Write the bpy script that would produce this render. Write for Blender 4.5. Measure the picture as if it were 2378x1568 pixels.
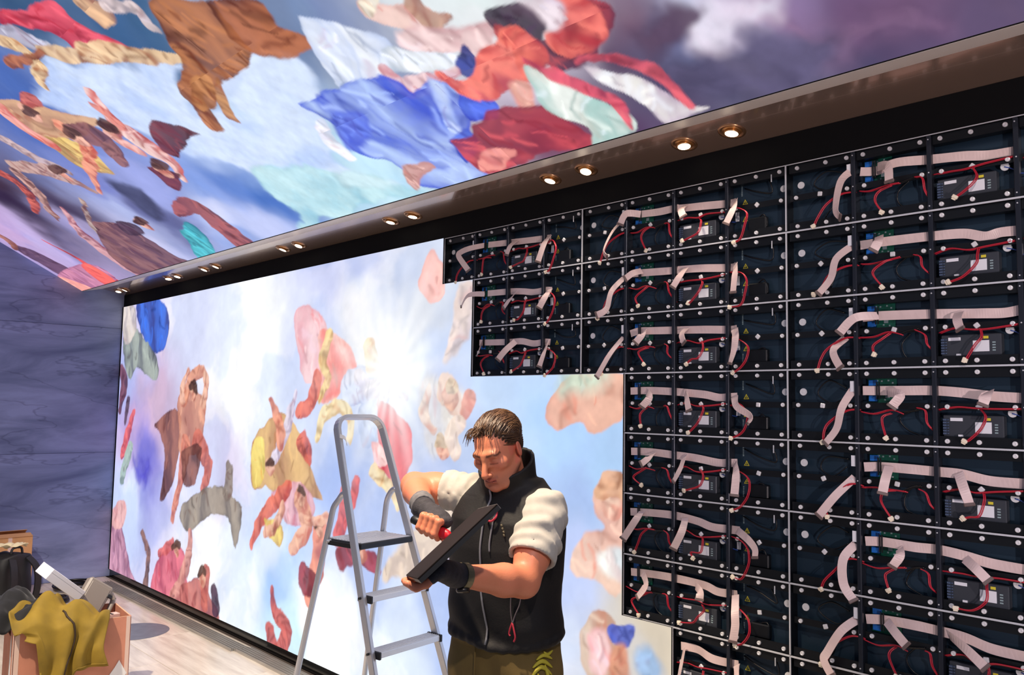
import bpy, math, random
import numpy as np
from mathutils import Vector, Matrix, Quaternion

for o in list(bpy.data.objects):
    bpy.data.objects.remove(o, do_unlink=True)
scene = bpy.context.scene
COL = scene.collection

# ---------------------------------------------------------------- camera
cam_data = bpy.data.cameras.new('camera')
cam = bpy.data.objects.new('camera', cam_data)
COL.objects.link(cam)
cam_data.sensor_fit = 'HORIZONTAL'
cam_data.sensor_width = 36.0
cam_data.lens = 29.532
cam_data.clip_start = 0.02
cam_data.clip_end = 200
cam.matrix_world = Matrix(((0.68215161, 0.04806098, 0.72962957, 3.53095),
                           (0.73100853, -0.06829034, -0.67894253, -2.77496),
                           (0.01719601, 0.99650719, -0.08171735, 1.67282),
                           (0, 0, 0, 1)))
scene.camera = cam

# ---------------------------------------------------------------- exposure, world
scene.view_settings.view_transform = 'Standard'
scene.view_settings.look = 'None'
scene.view_settings.exposure = 0.0
scene.view_settings.gamma = 1.0
scene.view_settings.use_curve_mapping = False
world = bpy.data.worlds.new('world')
scene.world = world
world.use_nodes = True
world.node_tree.nodes['Background'].inputs[0].default_value = (0.75, 0.78, 1.0, 1)
world.node_tree.nodes['Background'].inputs[1].default_value = 0.22

def spot(name, loc, target, power, size_deg, color, blend=0.5, radius=0.04, parent=None):
    l = bpy.data.lights.new(name, 'SPOT')
    l.energy = power
    l.spot_size = math.radians(size_deg)
    l.spot_blend = blend
    l.color = color
    l.shadow_soft_size = radius
    o = bpy.data.objects.new(name, l)
    COL.objects.link(o)
    o.location = loc
    d = Vector(target) - Vector(loc)
    o.rotation_euler = d.to_track_quat('-Z', 'Y').to_euler()
    return o

# ceiling spots of the shop floor, hung from the ridge above and behind the photographer; the last entry is an added fill
ROOM_SPOTS = [
    ((1.50, -1.85, 3.36), (1.62, -1.02, 1.20), 430, 40, (1.0, 0.80, 0.58)),
    ((-0.40, -2.90, 3.70), (-2.00, -1.05, 0.20), 760, 62, (1.0, 0.86, 0.70)),
    ((4.40, -2.90, 3.70), (2.20, 0.00, 1.50), 200, 75, (1.0, 0.86, 0.80)),
    ((5.00, -2.60, 0.95), (3.00, 0.00, 2.45), 240, 58, (1.0, 0.82, 0.82)),     # unseen low fill lamp, added to brighten the pale trim and right-hand cabinets
]
for i, (lc, tg, pw, sz, cl) in enumerate(ROOM_SPOTS):
    spot('room_spot', lc, tg, pw, sz, cl)

# ---------------------------------------------------------------- helpers
def lin(c):
    out = []
    for v in c[:3]:
        v = v / 255.0
        out.append(v / 12.92 if v <= 0.04045 else ((v + 0.055) / 1.055) ** 2.4)
    return out

def material(name, rgb, rough=0.5, metal=0.0, var=0.0, scale=8.0, bump=0.0, bump_scale=60.0, spec=0.5,
             rgb2=None, coat=0.0, attr=None, stretch=None, sheen=0.0, subsurf=0.0):
    m = bpy.data.materials.new(name)
    m.use_nodes = True
    nt = m.node_tree
    b = nt.nodes['Principled BSDF']
    b.inputs['Roughness'].default_value = rough
    b.inputs['Metallic'].default_value = metal
    b.inputs['Specular IOR Level'].default_value = spec
    b.inputs['Coat Weight'].default_value = coat
    b.inputs['Sheen Weight'].default_value = sheen
    if subsurf:
        b.inputs['Subsurface Weight'].default_value = subsurf
        b.inputs['Subsurface Radius'].default_value = (0.012, 0.005, 0.003)
    c = lin(rgb)
    tex = nt.nodes.new('ShaderNodeTexCoord')
    src = tex.outputs['Object']
    if stretch:
        mp = nt.nodes.new('ShaderNodeMapping')
        mp.inputs['Scale'].default_value = stretch
        nt.links.new(src, mp.inputs['Vector'])
        src = mp.outputs['Vector']
    if attr:
        a = nt.nodes.new('ShaderNodeVertexColor')
        a.layer_name = attr
        col_out = a.outputs['Color']
    else:
        rg = nt.nodes.new('ShaderNodeRGB')
        rg.outputs[0].default_value = (*c, 1)
        col_out = rg.outputs[0]
    if var > 0 or rgb2:
        n = nt.nodes.new('ShaderNodeTexNoise')
        n.inputs['Scale'].default_value = scale
        n.inputs['Detail'].default_value = 5
        nt.links.new(src, n.inputs['Vector'])
        r = nt.nodes.new('ShaderNodeValToRGB')
        r.color_ramp.elements[0].position = 0.32
        r.color_ramp.elements[1].position = 0.68
        if rgb2:
            c2 = lin(rgb2)
            r.color_ramp.elements[0].color = (*c, 1)
            r.color_ramp.elements[1].color = (*c2, 1)
            nt.links.new(n.outputs['Fac'], r.inputs['Fac'])
            col_out = r.outputs['Color']
        else:
            r.color_ramp.elements[0].color = (1 - var,) * 3 + (1,)
            r.color_ramp.elements[1].color = (1 + var * 0.3,) * 3 + (1,)
            nt.links.new(n.outputs['Fac'], r.inputs['Fac'])
            mx = nt.nodes.new('ShaderNodeMix')
            mx.data_type = 'RGBA'
            mx.blend_type = 'MULTIPLY'
            mx.inputs[0].default_value = 1.0
            nt.links.new(col_out, mx.inputs[6])
            nt.links.new(r.outputs['Color'], mx.inputs[7])
            col_out = mx.outputs[2]
    nt.links.new(col_out, b.inputs['Base Color'])
    if bump > 0:
        n2 = nt.nodes.new('ShaderNodeTexNoise')
        n2.inputs['Scale'].default_value = bump_scale
        n2.inputs['Detail'].default_value = 4
        nt.links.new(src, n2.inputs['Vector'])
        bp = nt.nodes.new('ShaderNodeBump')
        bp.inputs['Strength'].default_value = bump
        bp.inputs['Distance'].default_value = 0.01
        nt.links.new(n2.outputs['Fac'], bp.inputs['Height'])
        nt.links.new(bp.outputs['Normal'], b.inputs['Normal'])
    return m

class MB:
    """collects geometry for ONE mesh"""
    def __init__(self):
        self.v = []
        self.f = []
    def add(self, vs, fs):
        o = len(self.v)
        self.v.extend([tuple(p) for p in vs])
        self.f.extend([tuple(i + o for i in q) for q in fs])
        return self
    def box(self, c, s, rot=None, taper=1.0):
        x, y, z = s[0] / 2, s[1] / 2, s[2] / 2
        t = taper
        P = [(-x, -y, -z), (x, -y, -z), (x, y, -z), (-x, y, -z),
             (-x * t, -y * t, z), (x * t, -y * t, z), (x * t, y * t, z), (-x * t, y * t, z)]
        if rot is not None:
            P = [tuple(rot @ Vector(p)) for p in P]
        P = [(p[0] + c[0], p[1] + c[1], p[2] + c[2]) for p in P]
        return self.add(P, [(0, 3, 2, 1), (4, 5, 6, 7), (0, 1, 5, 4), (1, 2, 6, 5), (2, 3, 7, 6), (3, 0, 4, 7)])
    def rbox(self, c, s, r, rot=None):
        """box with chamfered edges"""
        h = [d / 2 for d in s]
        r = min(r, min(h) * 0.95)
        P = []
        idx = {}
        for sx in (-1, 1):
            for sy in (-1, 1):
                for sz in (-1, 1):
                    for ax in range(3):
                        p = [sx * (h[0] - r), sy * (h[1] - r), sz * (h[2] - r)]
                        sg = (sx, sy, sz)
                        p[ax] = sg[ax] * h[ax]
                        idx[(sx, sy, sz, ax)] = len(P)
                        P.append(p)
        F = []
        for ax in range(3):
            a, b = [k for k in range(3) if k != ax]
            for s_ in (-1, 1):
                q = []
                for (ua, ub) in ((-1, -1), (1, -1), (1, 1), (-1, 1)):
                    sg = [0, 0, 0]
                    sg[ax] = s_
                    sg[a] = ua
                    sg[b] = ub
                    q.append(idx[(*sg, ax)])
                if (s_ > 0) == (ax == 1):
                    q = q[::-1]
                F.append(q)
            for ua in (-1, 1):
                for ub in (-1, 1):
                    q = []
                    for (t, k) in ((-1, a), (1, a), (1, b), (-1, b)):
                        sg = [0, 0, 0]
                        sg[ax] = t
                        sg[a] = ua
                        sg[b] = ub
                        q.append(idx[(*sg, k)])
                    F.append(q)
        for sx in (-1, 1):
            for sy in (-1, 1):
                for sz in (-1, 1):
                    F.append([idx[(sx, sy, sz, k)] for k in range(3)])
        if rot is not None:
            P = [tuple(rot @ Vector(p)) for p in P]
        P = [(p[0] + c[0], p[1] + c[1], p[2] + c[2]) for p in P]
        return self.add(P, F)
    def lathe(self, prof, n=16, origin=(0, 0, 0), axis=(0, 0, 1)):
        """prof: list of (radius, height) along axis; closed at ends when radius is 0"""
        q = Vector((0, 0, 1)).rotation_difference(Vector(axis).normalized())
        vs = []
        for r, h in prof:
            for k in range(n):
                a = 2 * math.pi * k / n
                p = q @ Vector((r * math.cos(a), r * math.sin(a), h))
                vs.append((p.x + origin[0], p.y + origin[1], p.z + origin[2]))
        fs = []
        for i in range(len(prof) - 1):
            for k in range(n):
                k2 = (k + 1) % n
                fs.append((i * n + k, i * n + k2, (i + 1) * n + k2, (i + 1) * n + k))
        return self.add(vs, fs)
    def tube(self, path, rad, n=8, caps=True, flat=None, up=None):
        """sweep a circle (or flattened ellipse) along path"""
        path = [Vector(p) for p in path]
        m = len(path)
        rads = rad if isinstance(rad, (list, tuple)) else [rad] * m
        T = []
        for i in range(m):
            t = path[min(i + 1, m - 1)] - path[max(i - 1, 0)]
            if t.length < 1e-9:
                t = Vector((0, 0, 1))
            T.append(t.normalized())
        ref = Vector(up) if up else (Vector((0, 0, 1)) if abs(T[0].z) < 0.9 else Vector((1, 0, 0)))
        N = (ref - T[0] * ref.dot(T[0])).normalized()
        vs, fs = [], []
        for i in range(m):
            if i > 0:
                N = N - T[i] * N.dot(T[i])
                if N.length < 1e-6:
                    N = T[i].orthogonal()
                N.normalize()
            B = T[i].cross(N)
            fl = flat if flat else 1.0
            for k in range(n):
                a = 2 * math.pi * k / n
                p = path[i] + N * (math.cos(a) * rads[i]) + B * (math.sin(a) * rads[i] * fl)
                vs.append(tuple(p))
        for i in range(m - 1):
            for k in range(n):
                k2 = (k + 1) % n
                fs.append((i * n + k, i * n + k2, (i + 1) * n + k2, (i + 1) * n + k))
        if caps:
            fs.append(tuple(range(n - 1, -1, -1)))
            fs.append(tuple((m - 1) * n + k for k in range(n)))
        return self.add(vs, fs)
    def loft(self, sections, cap=True):
        n = len(sections[0])
        vs = [p for s in sections for p in s]
        fs = []
        for i in range(len(sections) - 1):
            for k in range(n):
                k2 = (k + 1) % n
                fs.append((i * n + k, i * n + k2, (i + 1) * n + k2, (i + 1) * n + k))
        if cap:
            fs.append(tuple(range(n - 1, -1, -1)))
            fs.append(tuple((len(sections) - 1) * n + k for k in range(n)))
        return self.add(vs, fs)
    def ribbon(self, path, side, width, thick=0.0016):
        """flat strip with thickness; side: per-point unit vectors across the strip"""
        path = [Vector(p) for p in path]
        m = len(path)
        secs = []
        for i in range(m):
            t = (path[min(i + 1, m - 1)] - path[max(i - 1, 0)]).normalized()
            s = Vector(side[i])
            s = (s - t * s.dot(t)).normalized()
            nrm = t.cross(s)
            w = width / 2
            h = thick / 2
            p = path[i]
            secs.append([tuple(p + s * w + nrm * h), tuple(p - s * w + nrm * h), tuple(p - s * w - nrm * h), tuple(p + s * w - nrm * h)])
        return self.loft(secs)
    def mesh(self, name, smooth=False):
        me = bpy.data.meshes.new(name)
        me.from_pydata(self.v, [], self.f)
        if smooth:
            me.polygons.foreach_set('use_smooth', [True] * len(me.polygons))
        me.update()
        return me
    def build(self, name, mat, parent=None, loc=(0, 0, 0), rot=(0, 0, 0), smooth=False):
        return obj(name, self.mesh(name, smooth), mat, parent, loc, rot)

def obj(name, me, mat=None, parent=None, loc=(0, 0, 0), rot=(0, 0, 0)):
    if mat is not None and not me.materials:
        me.materials.append(mat)
    o = bpy.data.objects.new(name, me)
    COL.objects.link(o)
    if parent is not None:
        o.parent = parent
    o.location = loc
    o.rotation_euler = rot
    return o

def tag(o, label=None, cat=None, group=None, kind=None):
    if label:
        o['label'] = label
    if cat:
        o['category'] = cat
    if group:
        o['group'] = group
    if kind:
        o['kind'] = kind
    return o

def thing(name, label, cat, loc=(0, 0, 0), rotz=0.0, group=None):
    o = bpy.data.objects.new(name, None)
    COL.objects.link(o)
    o.location = loc
    o.rotation_euler = (0, 0, rotz)
    return tag(o, label, cat, group)

def struct(o):
    o['kind'] = 'structure'
    return o

def catmull(pts, per=6, closed=False):
    P = [np.array(p, float) for p in pts]
    n = len(P)
    out = []
    rng = range(n) if closed else range(n - 1)
    for i in rng:
        p0 = P[(i - 1) % n] if closed or i > 0 else P[0]
        p1 = P[i]
        p2 = P[(i + 1) % n]
        p3 = P[(i + 2) % n] if closed or i + 2 < n else P[-1]
        for k in range(per):
            t = k / per
            out.append(0.5 * ((2 * p1) + (-p0 + p2) * t + (2 * p0 - 5 * p1 + 4 * p2 - p3) * t * t + (-p0 + 3 * p1 - 3 * p2 + p3) * t ** 3))
    if not closed:
        out.append(P[-1])
    return out

# ---------------------------------------------------------------- noise
_rs = np.random.RandomState(7)
_perm = _rs.permutation(512).astype(np.int64)
_val = _rs.rand(512).astype(np.float32)

def vnoise(x, y, seed=0):
    xi = np.floor(x).astype(np.int64)
    yi = np.floor(y).astype(np.int64)
    fx = (x - xi).astype(np.float32)
    fy = (y - yi).astype(np.float32)
    fx = fx * fx * (3 - 2 * fx)
    fy = fy * fy * (3 - 2 * fy)
    def h(a, b):
        return _val[_perm[(_perm[(a + seed * 17) & 511] + b) & 511]]
    a = h(xi, yi)
    b = h(xi + 1, yi)
    c = h(xi, yi + 1)
    d = h(xi + 1, yi + 1)
    return (a * (1 - fx) + b * fx) * (1 - fy) + (c * (1 - fx) + d * fx) * fy

def fbm(x, y, octv=4, seed=0):
    s = 0
    a = 0.5
    t = 0
    for i in range(octv):
        s = s + a * vnoise(x * 2 ** i + i * 13.7, y * 2 ** i - i * 7.3, seed + i)
        t += a
        a *= 0.5
    return s / t

# ================================================================ THE SETTING
SCR_Z0, SCR_Z1 = 0.07, 2.57
SOF_Z = 2.687
LEFT_X, RIGHT_X = -5.02, 5.2
BACK_Y = -6.2
CEIL_SLOPE = 0.525
def soffit_edge(x):
    """front edge of the soffit"""
    return -0.203

# floor: pale wood-look tiles laid along the wall
def floor_material(seed):
    m = bpy.data.materials.new('pale_floor_tile')
    m.use_nodes = True
    nt = m.node_tree
    b = nt.nodes['Principled BSDF']
    tc = nt.nodes.new('ShaderNodeTexCoord')
    mp = nt.nodes.new('ShaderNodeMapping')
    mp.inputs['Scale'].default_value = (1.0, 9.0, 1.0)
    mp.inputs['Location'].default_value = (seed * 3.1, seed * 1.7, 0)
    mp.inputs['Rotation'].default_value = (0, 0, 0.12)
    nt.links.new(tc.outputs['Object'], mp.inputs['Vector'])
    n = nt.nodes.new('ShaderNodeTexNoise')
    n.inputs['Scale'].default_value = 1.7
    n.inputs['Detail'].default_value = 8
    n.inputs['Roughness'].default_value = 0.62
    nt.links.new(mp.outputs['Vector'], n.inputs['Vector'])
    r = nt.nodes.new('ShaderNodeValToRGB')
    e = r.color_ramp.elements
    e[0].position = 0.30
    e[0].color = (*lin((190, 176, 158)), 1)
    e[1].position = 0.66
    e[1].color = (*lin((238, 228, 210)), 1)
    nt.links.new(n.outputs['Fac'], r.inputs['Fac'])
    nt.links.new(r.outputs['Color'], b.inputs['Base Color'])
    b.inputs['Roughness'].default_value = 0.28
    return m
floor_base = MB()
floor_base.box(((LEFT_X + RIGHT_X) / 2, (BACK_Y + 0.2) / 2, -0.03), (RIGHT_X - LEFT_X + 0.4, 0.2 - BACK_Y + 0.4, 0.04))
floor = struct(floor_base.build('floor', material('floor_joint', (92, 82, 74), 0.7)))
FM = [floor_material(i) for i in range(3)]
tile_me = []
for i in range(3):
    t = MB()
    t.rbox((0, 0, -0.006), (1.198, 0.598, 0.012), 0.0012)
    me = t.mesh('floor_tile')
    me.materials.append(FM[i])
    tile_me.append(me)
rr = random.Random(3)
for i in range(9):
    for j in range(11):
        x = LEFT_X + 0.6 + i * 1.2 - (0.6 if j % 2 else 0)
        y = -0.33 - j * 0.6
        if y < BACK_Y:
            continue
        o = obj('floor_tile', tile_me[rr.randrange(3)], None, floor, (x, y, 0))
# round service cover let into the floor
cov = MB()
cov.lathe([(0, 0.0008), (0.235, 0.0008), (0.24, 0.0)], 40)
cov.build('floor_cover', material('grey_cover', (112, 116, 126), 0.45, var=0.2, scale=14), floor, (-2.88, -0.50, 0.0006))

# left wall: dark blue-grey veined stone slabs
def stone_material():
    m = bpy.data.materials.new('veined_slate')
    m.use_nodes = True
    nt = m.node_tree
    b = nt.nodes['Principled BSDF']
    tc = nt.nodes.new('ShaderNodeTexCoord')
    mp = nt.nodes.new('ShaderNodeMapping')
    mp.inputs['Scale'].default_value = (1, 1.0, 4.0)
    mp.inputs['Rotation'].default_value = (0.10, 0, 0)
    nt.links.new(tc.outputs['Object'], mp.inputs['Vector'])
    n = nt.nodes.new('ShaderNodeTexNoise')
    n.inputs['Scale'].default_value = 1.0
    n.inputs['Detail'].default_value = 9
    n.inputs['Roughness'].default_value = 0.55
    n.inputs['Distortion'].default_value = 0.9
    nt.links.new(mp.outputs['Vector'], n.inputs['Vector'])
    r = nt.nodes.new('ShaderNodeValToRGB')
    e = r.color_ramp.elements
    e[0].position = 0.30
    e[0].color = (*lin((98, 109, 150)), 1)
    e[1].position = 0.62
    e[1].color = (*lin((150, 162, 204)), 1)
    k = e.new(0.42)
    k.color = (*lin((118, 131, 170)), 1)
    nt.links.new(n.outputs['Fac'], r.inputs['Fac'])
    w = nt.nodes.new('ShaderNodeTexNoise')
    w.inputs['Scale'].default_value = 0.9
    w.inputs['Detail'].default_value = 4
    nt.links.new(mp.outputs['Vector'], w.inputs['Vector'])
    mm = nt.nodes.new('ShaderNodeMath')
    mm.operation = 'SUBTRACT'
    mm.inputs[1].default_value = 0.5
    nt.links.new(w.outputs['Fac'], mm.inputs[0])
    ab = nt.nodes.new('ShaderNodeMath')
    ab.operation = 'ABSOLUTE'
    nt.links.new(mm.outputs[0], ab.inputs[0])
    r2 = nt.nodes.new('ShaderNodeValToRGB')
    r2.color_ramp.elements[0].position = 0.0
    r2.color_ramp.elements[0].color = (0.66, 0.66, 0.7, 1)
    r2.color_ramp.elements[1].position = 0.012
    r2.color_ramp.elements[1].color = (1, 1, 1, 1)
    nt.links.new(ab.outputs[0], r2.inputs['Fac'])
    mx = nt.nodes.new('ShaderNodeMix')
    mx.data_type = 'RGBA'
    mx.blend_type = 'MULTIPLY'
    mx.inputs[0].default_value = 1.0
    nt.links.new(r.outputs['Color'], mx.inputs[6])
    nt.links.new(r2.outputs['Color'], mx.inputs[7])
    nt.links.new(mx.outputs[2], b.inputs['Base Color'])
    b.inputs['Roughness'].default_value = 0.42
    return m
STONE = stone_material()
wl = MB()
wl.box((LEFT_X - 0.07, BACK_Y / 2 + 0.1, 2.5), (0.1, -BACK_Y + 0.4, 5.0))
wall_left = struct(wl.build('wall_left', material('stone_joint', (48, 50, 60), 0.8)))
rr = random.Random(5)
zz = [0.0, 1.17, 2.36, 3.55, 4.95]
for r_ in range(4):
    for c_ in range(5):
        y1 = 0.12 - c_ * 1.32
        y0 = y1 - 1.318
        z0, z1 = zz[r_] + 0.001, zz[r_ + 1] - 0.001
        s = MB()
        s.rbox((0, 0, 0), (0.02, y1 - y0, z1 - z0), 0.0012)
        s.build('stone_slab', STONE, wall_left, (LEFT_X - 0.01, (y0 + y1) / 2, (z0 + z1) / 2))

# wall behind the screen, black header above it and black glossy plinth below
blk = material('black_panel', (8, 9, 12), 0.8, spec=0.2)
gloss_blk = material('black_gloss', (7, 8, 11), 0.10)
ws = MB()
ws.box(((LEFT_X + RIGHT_X) / 2, 0.17, 1.5), (RIGHT_X - LEFT_X + 0.4, 0.1, 3.4))
struct(ws.build('wall_back', material('black_wall', (14, 15, 18), 0.8)))
hd = MB()
hd.box(((LEFT_X + RIGHT_X) / 2, 0.008, (SCR_Z1 + SOF_Z) / 2), (RIGHT_X - LEFT_X, 0.014, SOF_Z - SCR_Z1 - 0.004))
struct(hd.build('trim_1', blk))
pl = MB()
pl.box(((LEFT_X + RIGHT_X) / 2, 0.055, 0.034), (RIGHT_X - LEFT_X, 0.10, 0.068))
struct(pl.build('baseboard_back', gloss_blk))
lb = MB()
lb.box((LEFT_X + 0.0085, 0.03, 1.32), (0.017, 0.08, 2.5))
struct(lb.build('trim_2', blk))

# soffit: glossy brown lacquer with a pale metal edge profile
xa, xb = LEFT_X, RIGHT_X
ya = soffit_edge(xa)
SOF_RISE = 0.0446          # the soffit climbs slightly towards the room
def prism_x(pts):
    n = len(pts)
    vs = [(x, y, z) for x in (xa, xb) for y, z in pts]
    return MB().add(vs, [tuple(range(n)), tuple(range(2 * n - 1, n - 1, -1))] + [(k, n + k, n + (k + 1) % n, (k + 1) % n) for k in range(n)])
soffit = struct(prism_x([(0.12, SOF_Z - 0.0264), (ya, SOF_Z + SOF_RISE), (ya, SOF_Z + 0.066), (0.12, SOF_Z + 0.066)]).build('ceiling_soffit', material('brown_lacquer', (186, 156, 138), 0.18, metal=0.75, var=0.04, scale=5, coat=0.5)))
struct(prism_x([(ya, SOF_Z + SOF_RISE - 0.001), (-0.376, SOF_Z + 0.0015), (-0.376, SOF_Z + 0.012), (ya, SOF_Z + 0.058)]).build('trim_3', material('pale_edge', (240, 230, 222), 0.42, metal=0.1)))
# black shadow gap between edge profile and the light ceiling
gap = prism_x([(-0.3765, SOF_Z + 0.003), (-0.3835, SOF_Z + 0.003), (-0.3835, SOF_Z + 0.03), (-0.3765, SOF_Z + 0.03)])
struct(gap.build('trim_4', blk))

# ================================================================ LED PICTURE CONTENT
# a generic painted sky: colour anchors (metres on the panel, colour) and loose drapery / cloud / limb strokes
CEIL_SKY = [
    (-0.814,1.508,55,85,120),
    (-0.399,1.251,62,98,140),
    (-0.192,1.171,55,90,130),
    (-2.105,1.322,72,102,175),
    (-1.737,1.314,80,110,180),
    (0.702,0.886,120,140,175),
    (0.47,0.853,104,122,155),
    (0.605,0.944,120,135,165),
    (0.112,0.85,200,215,245),
    (-0.25,0.585,205,228,248),
    (-0.735,0.821,200,215,248),
    (-0.243,0.351,200,225,242),
    (-0.198,0.123,192,226,242),
    (0.255,0.041,195,230,246),
    (-1.303,0.468,135,160,222),
    (-0.896,0.364,95,130,205),
    (-0.808,0.169,70,112,188),
    (-1.489,0.251,205,210,242),
    (-1.249,0.022,185,195,238),
    (-1.555,0.105,150,170,225),
    (-2.027,0.454,95,98,145),
    (-2.225,0.663,115,125,195),
    (-2.315,0.522,170,180,225),
    (-3.062,0.697,60,50,80),
    (-3.67,0.839,45,30,60),
    (-4.487,0.714,192,162,208),
    (-4.328,0.518,188,172,222),
    (-3.463,0.974,60,40,62),
    (-2.513,0.213,200,200,235),
    (-1.742,0.691,150,160,220),
    (-3.249,0.553,170,160,205),
    (1.263,0.536,226,230,235),
    (1.334,0.655,215,228,230),
    (1.63,0.469,216,196,206),
    (1.225,0.287,192,182,202),
    (1.756,0.352,78,48,78),
    (1.894,0.3,85,75,105),
    (2.017,0.352,82,62,88),
    (1.908,0.427,110,75,95),
    (2.112,0.33,172,162,186),
    (2.196,0.297,220,226,246),
    (2.123,0.255,226,202,196),
    (2.243,0.233,172,152,196),
    (2.383,0.238,142,112,152),
    (2.53,0.151,112,78,114),
    (2.684,0.105,122,86,116),
    (2.828,0.061,92,76,106),
    (2.372,0.09,74,67,98),
    (2.081,0.094,70,65,96),
    (1.978,0.183,76,69,100),
    (1.987,0.265,105,110,152),
    (1.999,0.236,120,130,170),
    (2.174,-0.009,66,60,90),
    (1.785,0.16,78,66,98),
    (1.58,0.025,86,56,92),
    (1.31,0.04,110,60,90),
    (2.158,0.015,95,75,95),
    (2.594,0.024,80,66,98),
    (2.476,0.037,70,66,98),
    (2.216,0.164,80,72,105),
    (0.833,0.736,120,135,175),
    (3.9,1.0,120,170,235),
    (4.8,0.7,130,180,240),
    (3.2,1.9,150,190,240),
    (2.0,2.3,170,205,245),
    (0.2,2.5,190,215,246),
    (-2.0,2.5,120,160,220),
    (4.6,2.2,150,195,245),
]
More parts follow.
